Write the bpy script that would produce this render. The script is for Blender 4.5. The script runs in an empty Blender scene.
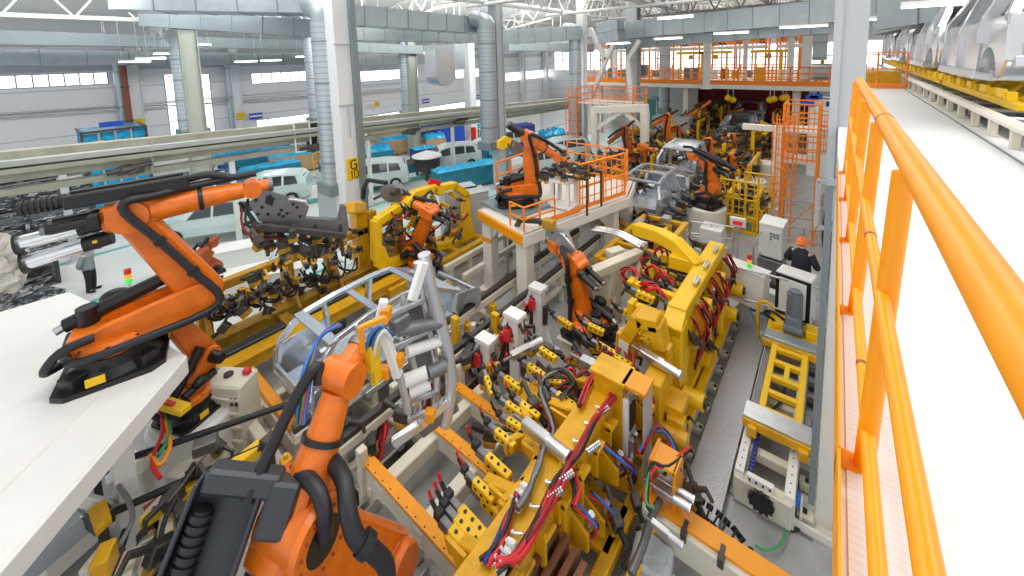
import bpy, math, random
from mathutils import Vector as V, Matrix
C = bpy.context.scene.collection
sc = bpy.context.scene
R = math.radians
# ---------------------------------------------------------------- camera
F, CX, CY, CH = 402.6, 512.0, 100.0, 8.0
_y = V((838 - CX, CY - 47, -F)).normalized()
_x = -V((10 - CX, CY - 70, -F)); _x = (_x - _y * _x.dot(_y)).normalized()
_z = _x.cross(_y)
RW = Matrix((_x, _y, _z))
cd = bpy.data.cameras.new('camera'); cam = bpy.data.objects.new('camera', cd); C.objects.link(cam)
cd.sensor_width = 36; cd.sensor_fit = 'HORIZONTAL'; cd.lens = F * 36 / 1024
cd.shift_y = -(288 - CY) / 1024; cd.clip_start = 0.02; cd.clip_end = 400
cam.matrix_world = Matrix.Translation((0, 0, CH)) @ RW.to_4x4()
sc.camera = cam
# ---------------------------------------------------------------- world, lights, exposure
wd = bpy.data.worlds.new('world'); sc.world = wd; wd.use_nodes = True
bg = wd.node_tree.nodes['Background']; bg.inputs[0].default_value = (0.93, 0.96, 1.0, 1); bg.inputs[1].default_value = .7
def area(x, y, z, sx, sy, w, colr=(1, .98, .95), rot=(0, 0, 0)):
    l = bpy.data.lights.new('fill_light', 'AREA'); l.shape = 'RECTANGLE'; l.size = sx; l.size_y = sy; l.energy = w * .17; l.color = colr
    o = bpy.data.objects.new('fill_light', l); o.location = (x, y, z); o.rotation_euler = rot; C.objects.link(o); return o
for (x, y, sx, sy, w, ry) in ((-21.5, 6, 4, 16, 11500, 42), (-21.5, 27, 4, 20, 11500, 42), (-15.5, 4, 5, 12, 2700, 0), (-15.5, 24, 5, 18, 3600, 0), (-5, 3, 6, 10, 2700, 0),
                              (-5, 18, 6, 14, 3200, 0), (-9, 44, 16, 12, 6000, 0), (5, 7, 4, 12, 2400, 0), (5, 26, 4, 20, 2600, 0)):
    area(x, y, 12.4 if ry else 12.75, sx, sy, w, rot=(0, R(ry), 0))  # area lamps added as fill under the roof; tilted pair brightens the left wall
vs = sc.view_settings
vs.view_transform = 'Standard'; vs.look = 'None'; vs.gamma = 1.0; vs.use_curve_mapping = False; vs.exposure = 0.6
# ---------------------------------------------------------------- pixel helpers (where a ray of the photograph meets a plane of the hall)
def ray(px, py): return RW @ V((px - CX, CY - py, -F))
def az(px, py, z=0.0):
    d = ray(px, py); return V((0, 0, CH)) + d * ((z - CH) / d.z)
def ay(px, py, y):
    d = ray(px, py); return V((0, 0, CH)) + d * (y / d.y)
def ax(px, py, x):
    d = ray(px, py); return V((0, 0, CH)) + d * (x / d.x)
def apl(px, py, b, yaw):
    d = ray(px, py); n = V((-math.sin(yaw), math.cos(yaw), 0)); o = V((0, 0, CH)); b = V(b)
    return o + d * ((b - o).dot(n) / d.dot(n))
def atd(px, py, dist): return V((0, 0, CH)) + ray(px, py).normalized() * dist
# ---------------------------------------------------------------- materials
MT = {}
def mat(name, colr, rough=.5, metal=0.0, dirt=.0, dcol=None, scale=3.0, bump=0.0, emit=0.0, alpha=1.0, coat=0.0):
    m = bpy.data.materials.new(name); m.use_nodes = True; nt = m.node_tree; b = nt.nodes['Principled BSDF']
    c4 = (*colr, 1)
    b.inputs['Base Color'].default_value = c4; b.inputs['Roughness'].default_value = rough; b.inputs['Metallic'].default_value = metal
    if coat: b.inputs['Coat Weight'].default_value = coat
    if dirt or bump:
        tc = nt.nodes.new('ShaderNodeTexCoord'); nz = nt.nodes.new('ShaderNodeTexNoise')
        nz.inputs['Scale'].default_value = scale; nz.inputs['Detail'].default_value = 6; nz.inputs['Roughness'].default_value = .65
        nt.links.new(tc.outputs['Object'], nz.inputs['Vector'])
        if dirt:
            rp = nt.nodes.new('ShaderNodeValToRGB'); rp.color_ramp.elements[0].position = .5 - .22; rp.color_ramp.elements[1].position = .62
            d4 = (*(dcol or tuple(v * .45 for v in colr)), 1)
            rp.color_ramp.elements[0].color = tuple(d4[i] * dirt + c4[i] * (1 - dirt) for i in range(4)); rp.color_ramp.elements[1].color = c4
            nt.links.new(nz.outputs['Fac'], rp.inputs['Fac']); nt.links.new(rp.outputs['Color'], b.inputs['Base Color'])
        if bump:
            bp = nt.nodes.new('ShaderNodeBump'); bp.inputs['Strength'].default_value = bump; bp.inputs['Distance'].default_value = .02
            nt.links.new(nz.outputs['Fac'], bp.inputs['Height']); nt.links.new(bp.outputs['Normal'], b.inputs['Normal'])
    if emit:
        b.inputs['Emission Color'].default_value = c4; b.inputs['Emission Strength'].default_value = emit
    if alpha < 1: b.inputs['Alpha'].default_value = alpha
    MT[name] = m; return m
mat('orange', (.84, .185, .006), .36, dirt=.45, dcol=(.36, .07, .008), scale=4, coat=.15)
mat('orange_dark', (.42, .08, .012), .5, dirt=.6, dcol=(.2, .06, .02), scale=5)
mat('rail_orange', (1.0, .37, .0), .36, dirt=.3, dcol=(.85, .22, .0), scale=9)
mat('fence_orange', (.95, .25, .008), .45)
mat('conv', (.40, .40, .32), .5, dirt=.5, dcol=(.18, .18, .15), scale=1.2)
mat('yellow', (.80, .42, .004), .42, dirt=.5, dcol=(.40, .19, .006), scale=3.2, coat=.15)
mat('yellow_bright', (.92, .56, .004), .4, dirt=.25, dcol=(.6, .33, .006), scale=3)
mat('yellow_old', (.55, .29, .008), .5, dirt=.75, dcol=(.2, .13, .03), scale=4)
mat('amber', (.90, .33, .005), .4, dirt=.25, dcol=(.7, .28, .01), scale=5)
mat('beige', (.74, .70, .58), .5, dirt=.3, dcol=(.45, .40, .30), scale=3)
mat('white_paint', (.82, .82, .80), .45, dirt=.15, dcol=(.6, .58, .52), scale=2)
mat('cream', (.80, .77, .69), .5, dirt=.2, dcol=(.62, .58, .48), scale=1.3)
mat('black', (.011, .011, .013), .4)
mat('cover_grey', (.04, .044, .054), .42)
mat('rubber', (.014, .014, .018), .45, bump=.1, scale=30)
mat('dark_steel', (.10, .095, .09), .45, .6, dirt=.5, dcol=(.05, .035, .025), scale=9)
mat('gun', (.24, .24, .25), .42, .7, dirt=.4, scale=8)
mat('steel', (.62, .63, .64), .32, .9, dirt=.3, scale=6)
mat('bright_metal', (.85, .86, .88), .22, .9, dirt=.2, scale=6)
mat('body_metal', (.60, .66, .72), .27, .8, dirt=.3, dcol=(.36, .38, .41), scale=2.5)
mat('body_side', (.74, .76, .79), .24, .75, dirt=.35, dcol=(.5, .51, .55), scale=1.3)
mat('galv', (.44, .50, .53), .36, .6, dirt=.45, dcol=(.30, .36, .39), scale=2.2)
mat('galv_dark', (.27, .32, .34), .45, .5, dirt=.4, dcol=(.25, .30, .31), scale=2)
mat('column_white', (.80, .81, .82), .5, dirt=.12, dcol=(.62, .64, .66), scale=1)
mat('column_grey', (.50, .53, .56), .5, dirt=.2, scale=1)
mat('truss_white', (.74, .75, .74), .5)
mat('motor_grey', (.15, .18, .21), .45)
mat('pillar_green', (.38, .41, .36), .55, dirt=.15, scale=1)
mat('truss_grey', (.45, .46, .45), .55, dirt=.3, scale=1)
mat('red', (.65, .02, .025), .4)
mat('red_dark', (.33, .012, .02), .5)
mat('blue', (.02, .08, .5), .4)
mat('cable_blue', (.03, .16, .6), .4)
mat('navy', (.03, .04, .22), .5)
mat('green', (.06, .35, .12), .5)
mat('cyan_film', (.03, .50, .84), .2, dirt=.75, dcol=(.004, .12, .30), scale=2.6, bump=1.0)
mat('teal', (.02, .17, .24), .35, dirt=.6, dcol=(.02, .32, .5), scale=4, bump=.4)
mat('teal_paint', (.12, .46, .40), .5)
mat('card', (.56, .38, .20), .8, dirt=.3, scale=3)
mat('car_white', (.58, .66, .68), .25, coat=.6)
mat('car_mint', (.58, .72, .72), .25, coat=.6)
mat('glass_dark', (.03, .04, .05), .1, coat=.5)
mat('tyre', (.025, .025, .025), .7)
mat('skin', (.70, .44, .33), .55)
mat('hair', (.05, .035, .03), .7)
mat('cloth_navy', (.015, .018, .028), .8, bump=.3, scale=14)
mat('cloth_black', (.014, .014, .017), .85)
mat('cloth_grey', (.26, .30, .31), .85, dirt=.3, scale=5)
mat('cloth_beige', (.62, .57, .50), .85)
mat('helmet_orange', (.95, .20, .03), .35)
mat('screen_red', (.75, .01, .04), .4, emit=.25)
mat('lamp', (1, 1, .97), .4, emit=5.0)
mat('green_light', (.05, .7, .12), .4, emit=.35)
mat('amber_light', (.9, .4, .02), .4, emit=.3)
mat('pane', (.93, .97, 1.0), .3, emit=1.5)
mat('copper', (.26, .11, .06), .45, .5, dirt=.4, scale=8)
mat('rust', (.30, .10, .06), .7, dirt=.5, scale=4)
mat('paper', (.80, .82, .80), .6)
mat('bubble_white', (.5, .5, .5), .35, dirt=.5, dcol=(.35, .36, .36), scale=5)
def streaky():
    m = mat('film_dark', (.5, .5, .5), .3); nt = m.node_tree; b = nt.nodes['Principled BSDF']
    tc = nt.nodes.new('ShaderNodeTexCoord'); mp = nt.nodes.new('ShaderNodeMapping'); mp.inputs['Scale'].default_value = (3, 3, 11)
    nz = nt.nodes.new('ShaderNodeTexNoise'); nz.inputs['Scale'].default_value = 1.3; nz.inputs['Detail'].default_value = 8; nz.inputs['Distortion'].default_value = 1.2
    rp = nt.nodes.new('ShaderNodeValToRGB'); rp.color_ramp.elements[0].position = .5; rp.color_ramp.elements[0].color = (.02, .022, .028, 1)
    rp.color_ramp.elements[1].position = .76; rp.color_ramp.elements[1].color = (.72, .74, .76, 1)
    nt.links.new(tc.outputs['Object'], mp.inputs[0]); nt.links.new(mp.outputs[0], nz.inputs['Vector'])
    nt.links.new(nz.outputs['Fac'], rp.inputs[0]); nt.links.new(rp.outputs[0], b.inputs['Base Color'])
streaky()
def floor_mat():
    m = mat('floor_epoxy', (.6, .6, .58), .35); nt = m.node_tree; b = nt.nodes['Principled BSDF']; N = nt.nodes.new; L = nt.links.new
    tc = N('ShaderNodeTexCoord'); sp = N('ShaderNodeSeparateXYZ'); L(tc.outputs['Object'], sp.inputs[0])
    nz = N('ShaderNodeTexNoise'); nz.inputs['Scale'].default_value = 1.7; nz.inputs['Detail'].default_value = 10; L(tc.outputs['Object'], nz.inputs['Vector'])
    rp = N('ShaderNodeValToRGB'); rp.color_ramp.elements[0].position = .3; rp.color_ramp.elements[0].color = (.31, .31, .31, 1); rp.color_ramp.elements[1].position = .7; rp.color_ramp.elements[1].color = (.43, .43, .42, 1)
    L(nz.outputs['Fac'], rp.inputs[0])
    def step(lo, hi):
        a = N('ShaderNodeMath'); a.operation = 'GREATER_THAN'; a.inputs[1].default_value = lo; L(sp.outputs['X'], a.inputs[0])
        c = N('ShaderNodeMath'); c.operation = 'LESS_THAN'; c.inputs[1].default_value = hi; L(sp.outputs['X'], c.inputs[0])
        d = N('ShaderNodeMath'); d.operation = 'MULTIPLY'; L(a.outputs[0], d.inputs[0]); L(c.outputs[0], d.inputs[1]); return d
    prev = rp.outputs[0]
    for lo, hi, cc in ((-60, -13.6, (.66, .68, .67, 1)), (-19.5, -15.2, (.60, .72, .70, 1)), (-24.6, -24.3, (.10, .45, .42, 1)), (-15.2, -15.0, (.05, .42, .38, 1)), (-19.7, -19.5, (.05, .42, .38, 1))):
        mx = N('ShaderNodeMix'); mx.data_type = 'RGBA'; L(step(lo, hi).outputs[0], mx.inputs[0]); L(prev, mx.inputs[6]); mx.inputs[7].default_value = cc; prev = mx.outputs[2]
    L(prev, b.inputs['Base Color'])
floor_mat()
def stripes(name, c1, c2, axis, freq, rough=.5, metal=0.0, bump=.3, thin=.5):
    m = mat(name, c1, rough, metal); nt = m.node_tree; b = nt.nodes['Principled BSDF']; N = nt.nodes.new; L = nt.links.new
    tc = N('ShaderNodeTexCoord'); sp = N('ShaderNodeSeparateXYZ'); L(tc.outputs['Object'], sp.inputs[0])
    mu = N('ShaderNodeMath'); mu.operation = 'MULTIPLY'; mu.inputs[1].default_value = freq; L(sp.outputs[axis], mu.inputs[0])
    fr = N('ShaderNodeMath'); fr.operation = 'FRACT'; L(mu.outputs[0], fr.inputs[0])
    gt = N('ShaderNodeMath'); gt.operation = 'LESS_THAN'; gt.inputs[1].default_value = thin; L(fr.outputs[0], gt.inputs[0])
    mx = N('ShaderNodeMix'); mx.data_type = 'RGBA'; L(gt.outputs[0], mx.inputs[0]); mx.inputs[6].default_value = (*c1, 1); mx.inputs[7].default_value = (*c2, 1)
    L(mx.outputs[2], b.inputs['Base Color'])
    if bump:
        bp = N('ShaderNodeBump'); bp.inputs['Strength'].default_value = bump; bp.inputs['Distance'].default_value = .01; L(gt.outputs[0], bp.inputs['Height']); L(bp.outputs[0], b.inputs['Normal'])
    return m
stripes('wall_panel', (.84, .84, .87), (.58, .59, .63), 'Z', .62, .6, thin=.05)
stripes('deck_roof', (.86, .86, .84), (.66, .66, .64), 'X', 3.2, .6, thin=.3)
stripes('walk_mat', (.86, .86, .855), (.81, .81, .805), 'Y', 45, .45, thin=.3, bump=.1)
stripes('spiral_duct', (.50, .56, .60), (.33, .39, .43), 'Z', 4.5, .35, .6, thin=.16)
stripes('corrugated', (.05, .05, .055), (.015, .015, .017), 'Z', 18, .5, thin=.4)
def plate_mat():
    m = mat('tread_plate', (.52, .53, .57), .4, .6); nt = m.node_tree; b = nt.nodes['Principled BSDF']; N = nt.nodes.new; L = nt.links.new
    tc = N('ShaderNodeTexCoord'); vo = N('ShaderNodeTexVoronoi'); vo.inputs['Scale'].default_value = 42; L(tc.outputs['Object'], vo.inputs['Vector'])
    rp = N('ShaderNodeValToRGB'); rp.color_ramp.elements[0].color = (.74, .75, .80, 1); rp.color_ramp.elements[0].position = .15; rp.color_ramp.elements[1].color = (.52, .53, .57, 1); rp.color_ramp.elements[1].position = .5
    L(vo.outputs['Distance'], rp.inputs[0]); L(rp.outputs[0], b.inputs['Base Color'])
    bp = N('ShaderNodeBump'); bp.inputs['Strength'].default_value = .5; bp.inputs['Distance'].default_value = .01; L(vo.outputs['Distance'], bp.inputs['Height']); L(bp.outputs[0], b.inputs['Normal'])
plate_mat()
# ---------------------------------------------------------------- mesh builder
def basis(d, up=V((0, 0, 1))):
    d = d.normalized()
    if abs(d.dot(up)) > .98: up = V((0, 1, 0)) if abs(d.y) < .9 else V((1, 0, 0))
    u = up.cross(d).normalized(); w = d.cross(u).normalized()
    return u, w, d
KEEP = {'lettering', 'bolts', 'print', 'web', 'rung', 'cage', 'face', 'notice', 'clamp', 'locator', 'tool_head', 'hose_bundle', 'cable', 'pneumatic_cylinder', 'valve_block', 'shoes', 'jacket', 'trousers', 'hair', 'link_arm', 'link', 'toothed_rail', 'roller_rack', 'sprocket', 'guide_rail', 'wheel', 'bellows', 'casing', 'body_side', 'front_frame', 'tail_frame', 'floor_pan', 'base_casting', 'carousel', 'forearm', 'tip'}
class MB:
    def __init__(s, m='steel', M=None): s.v = []; s.f = []; s.sm = []; s.mi = []; s.mats = [m]; s.cur = 0; s.M = M; s.blk = []
    def use(s, m):
        if m not in s.mats: s.mats.append(m)
        s.cur = s.mats.index(m); return s
    def add(s, vs_, fs, smooth=False):
        o = len(s.v); s.blk.append((o, len(vs_), len(s.f), len(fs)))
        if s.M is not None: vs_ = [s.M @ V(p) for p in vs_]
        s.v += [tuple(p) for p in vs_]
        for f in fs: s.f.append(tuple(i + o for i in f)); s.sm.append(smooth); s.mi.append(s.cur)
        return s
    def obox(s, c, hx, hy, hz, bev=None):
        # oriented box: centre and three half-axis vectors, chamfered
        c = V(c); ls = [hx.length, hy.length, hz.length]
        if bev is None: bev = min(.02, min(ls) * .22)
        k = [(1 - bev / max(l, 1e-6)) for l in ls]
        A = [hx, hy, hz]; vs_ = []; idx = {}
        if bev < .0015:
            for sx in (-1, 1):
                for sy in (-1, 1):
                    for sz in (-1, 1): vs_.append(c + hx * sx + hy * sy + hz * sz)
            return s.add(vs_, [(0, 1, 3, 2), (4, 6, 7, 5), (0, 4, 5, 1), (2, 3, 7, 6), (0, 2, 6, 4), (1, 5, 7, 3)])
        for sx in (-1, 1):
            for sy in (-1, 1):
                for sz in (-1, 1):
                    sg = (sx, sy, sz)
                    for a in range(3):
                        p = c.copy()
                        for b in range(3): p += A[b] * (sg[b] * (1 if a == b else k[b]))
                        idx[(sg, a)] = len(vs_); vs_.append(p)
        fs = []
        for a in range(3):
            b, d = [(1, 2), (2, 0), (0, 1)][a]
            for sa in (-1, 1):
                q = []
                for (sb, sd) in ((-1, -1), (1, -1), (1, 1), (-1, 1)):
                    g = [0, 0, 0]; g[a] = sa; g[b] = sb; g[d] = sd; q.append(idx[(tuple(g), a)])
                fs.append(tuple(q if sa > 0 else q[::-1]))
            for sb in (-1, 1):
                for sd in (-1, 1):
                    g1 = [0, 0, 0]; g2 = [0, 0, 0]; g1[a] = -1; g2[a] = 1; g1[b] = g2[b] = sb; g1[d] = g2[d] = sd
                    g1, g2 = tuple(g1), tuple(g2)
                    q = [idx[(g1, b)], idx[(g2, b)], idx[(g2, d)], idx[(g1, d)]]
                    fs.append(tuple(q if sb * sd < 0 else q[::-1]))
        for sx in (-1, 1):
            for sy in (-1, 1):
                for sz in (-1, 1):
                    g = (sx, sy, sz); q = [idx[(g, 0)], idx[(g, 1)], idx[(g, 2)]]
                    fs.append(tuple(q if sx * sy * sz > 0 else q[::-1]))
        return s.add(vs_, fs)
    def box(s, c, d, rz=0, bev=None):
        ca, sa = math.cos(rz), math.sin(rz)
        return s.obox(c, V((ca, sa, 0)) * (d[0] / 2), V((-sa, ca, 0)) * (d[1] / 2), V((0, 0, d[2] / 2)), bev)
    def bx(s, x0, x1, y0, y1, z0, z1, bev=None): return s.box(((x0 + x1) / 2, (y0 + y1) / 2, (z0 + z1) / 2), (abs(x1 - x0), abs(y1 - y0), abs(z1 - z0)), 0, bev)
    def beam(s, p0, p1, w, h, up=V((0, 0, 1)), bev=None):
        p0, p1 = V(p0), V(p1); d = p1 - p0
        if d.length < 1e-5: return s
        u, q, dn = basis(d, V(up))
        return s.obox((p0 + p1) / 2, d / 2, u * (w / 2), q * (h / 2), bev)
    def beams(s, pts, w, h, closed=False, up=V((0, 0, 1))):
        pts = [V(p) for p in pts]
        for a, b in zip(pts, pts[1:] + (pts[:1] if closed else [])):
            if (b - a).length > 1e-4: s.beam(a, b + (b - a).normalized() * (h * .3), w, h, up)
        return s
    def cyl(s, p0, p1, r0, r1=None, n=14, caps=True):
        p0, p1 = V(p0), V(p1); r1 = r0 if r1 is None else r1
        u, w, d = basis(p1 - p0)
        r = lambda p, rr: [p + (u * math.cos(2 * math.pi * i / n) + w * math.sin(2 * math.pi * i / n)) * rr for i in range(n)]
        a, b = r(p0, r0), r(p1, r1)
        s.add(a + b, [(i, (i + 1) % n, n + (i + 1) % n, n + i) for i in range(n)], True)
        if caps: s.add(a, [tuple(range(n))[::-1]]); s.add(b, [tuple(range(n))])
        return s
    def tube(s, pts, r, n=8, sub=4, caps=True):
        P = [V(p) for p in pts]
        if sub > 1 and len(P) > 2:
            Q = []
            for i in range(len(P) - 1):
                a = P[max(i - 1, 0)]; b = P[i]; c = P[i + 1]; d = P[min(i + 2, len(P) - 1)]
                for k in range(sub):
                    t = k / sub
                    Q.append(.5 * ((2 * b) + (c - a) * t + (2 * a - 5 * b + 4 * c - d) * t * t + (3 * b - a - 3 * c + d) * t ** 3))
            Q.append(P[-1]); P = Q
        rr = r if callable(r) else (lambda t: r)
        vs_ = []; u = None
        for i, p in enumerate(P):
            d = (P[min(i + 1, len(P) - 1)] - P[max(i - 1, 0)])
            if d.length < 1e-7: d = V((0, 0, 1))
            d.normalize()
            if u is None: u, w, _ = basis(d)
            else:
                u = (u - d * u.dot(d))
                if u.length < 1e-6: u, w, _ = basis(d)
                u.normalize(); w = d.cross(u)
            q = rr(i / (len(P) - 1))
            vs_ += [p + (u * math.cos(2 * math.pi * k / n) + w * math.sin(2 * math.pi * k / n)) * q for k in range(n)]
        fs = [(i * n + k, i * n + (k + 1) % n, (i + 1) * n + (k + 1) % n, (i + 1) * n + k) for i in range(len(P) - 1) for k in range(n)]
        s.add(vs_, fs, True)
        if caps: s.add(vs_[:n], [tuple(range(n))[::-1]]); s.add(vs_[-n:], [tuple(range(n))])
        return s
    def prism(s, pts, ext, smooth=False):
        # pts: planar polygon (3D), ext: extrusion vector; centred on the polygon plane
        pts = [V(p) for p in pts]; e = V(ext) / 2; n = len(pts)
        nm = V((0, 0, 0))
        for i in range(n): nm += (pts[i] - pts[0]).cross(pts[(i + 1) % n] - pts[0])
        if nm.dot(e) < 0: pts = pts[::-1]
        a = [p - e for p in pts]; b = [p + e for p in pts]
        s.add(a, [tuple(range(n))[::-1]]); s.add(b, [tuple(range(n))])
        return s.add(a + b, [(i, (i + 1) % n, n + (i + 1) % n, n + i) for i in range(n)], smooth)
    def hull2(s, c0, r0, c1, r1, axis, th, n=12):
        # thick plate whose outline is the hull of two circles (a link)
        c0, c1, axis = V(c0), V(c1), V(axis).normalized(); d = (c1 - c0); L = d.length; d.normalize(); q = axis.cross(d)
        a = math.asin(max(-1, min(1, (r0 - r1) / L))); pts = []
        for i in range(n + 1):
            t = math.pi / 2 - a + (math.pi + 2 * a) * i / n; pts.append(c0 + d * (math.cos(t) * r0) + q * (math.sin(t) * r0))
        for i in range(n + 1):
            t = -(math.pi / 2 - a) + (math.pi - 2 * a) * i / n; pts.append(c1 + d * (math.cos(t) * r1) + q * (math.sin(t) * r1))
        b = th * .18; e = axis
        k = len(pts); cc = (c0 + c1) / 2
        def ring(off, sh):
            out = []
            for i_, p in enumerate(pts):
                m = c0 if i_ <= n else c1
                out.append(p + (m - p).normalized() * sh + e * off)
            return out
        rings = [ring(-th / 2, b), ring(-th / 2 + b, 0), ring(th / 2 - b, 0), ring(th / 2, b)]
        vs_ = [p for r_ in rings for p in r_]
        s.add(vs_, [(j * k + i, j * k + (i + 1) % k, (j + 1) * k + (i + 1) % k, (j + 1) * k + i) for j in range(3) for i in range(k)], True)
        s.add(rings[0], [tuple(range(k))[::-1]]); s.add(rings[3], [tuple(range(k))]); return s
    def lathe(s, prof, c=(0, 0, 0), axis=V((0, 0, 1)), n=20, smooth=True):
        c = V(c); u, w, d = basis(V(axis)); vs_ = []
        for (r, h) in prof: vs_ += [c + d * h + (u * math.cos(2 * math.pi * i / n) + w * math.sin(2 * math.pi * i / n)) * r for i in range(n)]
        for j in range(len(prof) - 1):
            s.add(vs_[j * n:(j + 2) * n], [(i, (i + 1) % n, n + (i + 1) % n, n + i) for i in range(n)], smooth)
        s.add(vs_[:n], [tuple(range(n))[::-1]]); s.add(vs_[-n:], [tuple(range(n))]); return s
    def ball(s, c, rx, ry=None, rz=None, n=12, m=8):
        ry = ry or rx; rz = rz or rx; c = V(c); vs_ = []
        for j in range(m + 1):
            t = math.pi * j / m
            for i in range(n): a = 2 * math.pi * i / n; vs_.append(c + V((rx * math.sin(t) * math.cos(a), ry * math.sin(t) * math.sin(a), -rz * math.cos(t))))
        return s.add(vs_, [(j * n + i, j * n + (i + 1) % n, (j + 1) * n + (i + 1) % n, (j + 1) * n + i) for j in range(m) for i in range(n)], True)
    def lump(s, c, r, jit=.25, n=10, m=7):
        c = V(c); vs_ = []
        for j in range(m + 1):
            t = math.pi * j / m
            for i in range(n):
                a = 2 * math.pi * i / n; q = 1 + rnd.uniform(-jit, jit) * (0 < j < m); vs_.append(c + V((r[0] * q * math.sin(t) * math.cos(a), r[1] * q * math.sin(t) * math.sin(a), -r[2] * q * math.cos(t))))
        return s.add(vs_, [(j * n + i, j * n + (i + 1) % n, (j + 1) * n + (i + 1) % n, (j + 1) * n + i) for j in range(m) for i in range(n)], False)
    def quad(s, a, b, c, d): return s.add([a, b, c, d], [(0, 1, 2, 3)])
    def loft(s, rings, closed=True, caps=True, smooth=True):
        n = len(rings[0]); vs_ = [V(p) for r in rings for p in r]
        s.add(vs_, [(j * n + i, j * n + (i + 1) % n, (j + 1) * n + (i + 1) % n, (j + 1) * n + i) for j in range(len(rings) - 1) for i in range(n if closed else n - 1)], smooth)
        if caps: s.add(rings[0], [tuple(range(n))[::-1]]); s.add(rings[-1], [tuple(range(n))])
        return s
    def pieces(s, gap):
        B = []
        for (o, n, fo, fn) in s.blk:
            P_ = s.v[o:o + n]; B.append((tuple(min(p[i] for p in P_) for i in range(3)), tuple(max(p[i] for p in P_) for i in range(3))))
        par = list(range(len(B)))
        def find(i):
            while par[i] != i: par[i] = par[par[i]]; i = par[i]
            return i
        for i in range(len(B)):
            for j in range(i):
                if all(B[i][0][k] - gap <= B[j][1][k] and B[j][0][k] - gap <= B[i][1][k] for k in range(3)): par[find(i)] = find(j)
        g = {}
        for i in range(len(B)): g.setdefault(find(i), []).append(i)
        return list(g.values())
    def build(s, name, parent=None, at=None, world=False):
        # a part that consists of separate pieces becomes one object per piece
        if parent is not None and len(s.blk) < 400 and name not in KEEP:
            gs = s.pieces(.02)
            if 1 < len(gs) <= 60:
                out = None
                for g in gs:
                    q = MB(); q.mats = list(s.mats)
                    for i in g:
                        o, n, fo, fn = s.blk[i]; k = len(q.v); q.blk.append((k, n, len(q.f), fn)); q.v += s.v[o:o + n]
                        q.f += [tuple(x - o + k for x in f) for f in s.f[fo:fo + fn]]; q.sm += s.sm[fo:fo + fn]; q.mi += s.mi[fo:fo + fn]
                    used = sorted(set(q.mi)); q.mats = [q.mats[i] for i in used]; q.mi = [used.index(i) for i in q.mi]
                    out = q.build1(name, parent, at, world)
                return out
        return s.build1(name, parent, at, world)
    def build1(s, name, parent=None, at=None, world=False):
        off = V((0, 0, 0))
        if at is not None: off = V(at)
        elif parent is not None and world:
            p = parent; 
            while p is not None: off = off + p.location; p = p.parent
        me = bpy.data.meshes.new(name)
        me.from_pydata([(a - off.x, b - off.y, c - off.z) for a, b, c in s.v], [], s.f)
        for m in s.mats: me.materials.append(MT[m])
        me.polygons.foreach_set('use_smooth', s.sm); me.polygons.foreach_set('material_index', s.mi); me.update()
        o = bpy.data.objects.new(name, me); C.objects.link(o)
        if parent is not None: o.parent = parent
        elif at is not None: o.location = at
        return o
LABELS = {}
def tag(o, label, cat, group=None, kind=None):
    if kind: o['kind'] = kind
    if kind == 'structure': return o
    if label in LABELS and not group: print('DUPLICATE LABEL', label)
    LABELS[label] = 1
    o['label'] = label; o['category'] = cat
    if group: o['group'] = group
    return o
def thing(name, label, cat, loc=(0, 0, 0), rz=0, group=None):
    o = bpy.data.objects.new(name, None); C.objects.link(o); o.location = loc; o.rotation_euler = (0, 0, rz); o.empty_display_size = .2
    return tag(o, label, cat, group)
def struct(mb, name):
    o = mb.build(name); o['kind'] = 'structure'; return o
def copy_tree(o, parent=None):
    c = o.copy(); C.objects.link(c)
    if parent is not None: c.parent = parent
    for ch in list(o.children): copy_tree(ch, c)
    return c
rnd = random.Random(7)
# ================================================================ THE SETTING
m = MB('floor_epoxy'); m.bx(-46, 9, -8, 84, -.2, 0, 0); struct(m, 'floor')
# left wall: panels, with bright window strips
WX = -42.0
m = MB('wall_panel'); m.bx(WX - .3, WX, -14, 64, 0, 9.55, 0)
struct(m, 'wall_left')
m = MB('column_grey')
for (pa, pb) in (((0, 64), (0, 74)), ((0, 50), (0, 56))):
    a = ax(*pa, WX); b = ax(*pb, WX); m.bx(WX, WX + .05, -14, 84, b.z, a.z, 0)
m.bx(WX, WX + .12, -14, 84, 5.05, 5.15, 0); struct(m, 'trim_1')
def window(n, x0, y0, x1, y1, nv, nh=1):
    a = ax(x0, (y0 + y1) / 2, WX); b = ax(x1, (y0 + y1) / 2, WX); xm = (x0 + x1) / 2
    zt = ax(xm, y0, WX).z; zb = ax(xm, y1, WX).z
    w = MB('pane'); w.bx(WX, WX + .04, a.y, b.y, zb, zt, 0)
    w.use('column_grey')
    for i in range(nv + 1): yy = a.y + (b.y - a.y) * i / nv; w.bx(WX + .02, WX + .09, yy - .04, yy + .04, zb, zt, 0)
    for i in range(nh + 1): zz = zb + (zt - zb) * i / nh; w.bx(WX + .02, WX + .1, a.y, b.y, zz - .04, zz + .04, 0)
    struct(w, 'window_%d' % n)
window(1, -60, 75, 108, 88, 10); window(2, 251, 72, 316, 82, 7); window(3, 352, 70, 418, 80, 7); window(4, 455, 69, 482, 78, 3)
window(5, 167, 74, 181, 137, 1, 4); window(6, 196, 74, 212, 134, 1, 4); window(7, 256, 117, 309, 126, 5)
window(8, 345, 109, 486, 117, 12); window(9, 505, 71, 555, 79, 4)
# roof deck
m = MB('deck_roof'); m.bx(-18, 9, -8, 64, 13.0, 13.2, 0); m.prism([(-42.2, -14, 9.45), (-18, -14, 13.05), (-18, -14, 13.2), (-42.2, -14, 9.6)], V((0, 0, 0)) + V((0, 156, 0))); struct(m, 'ceiling')
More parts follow.
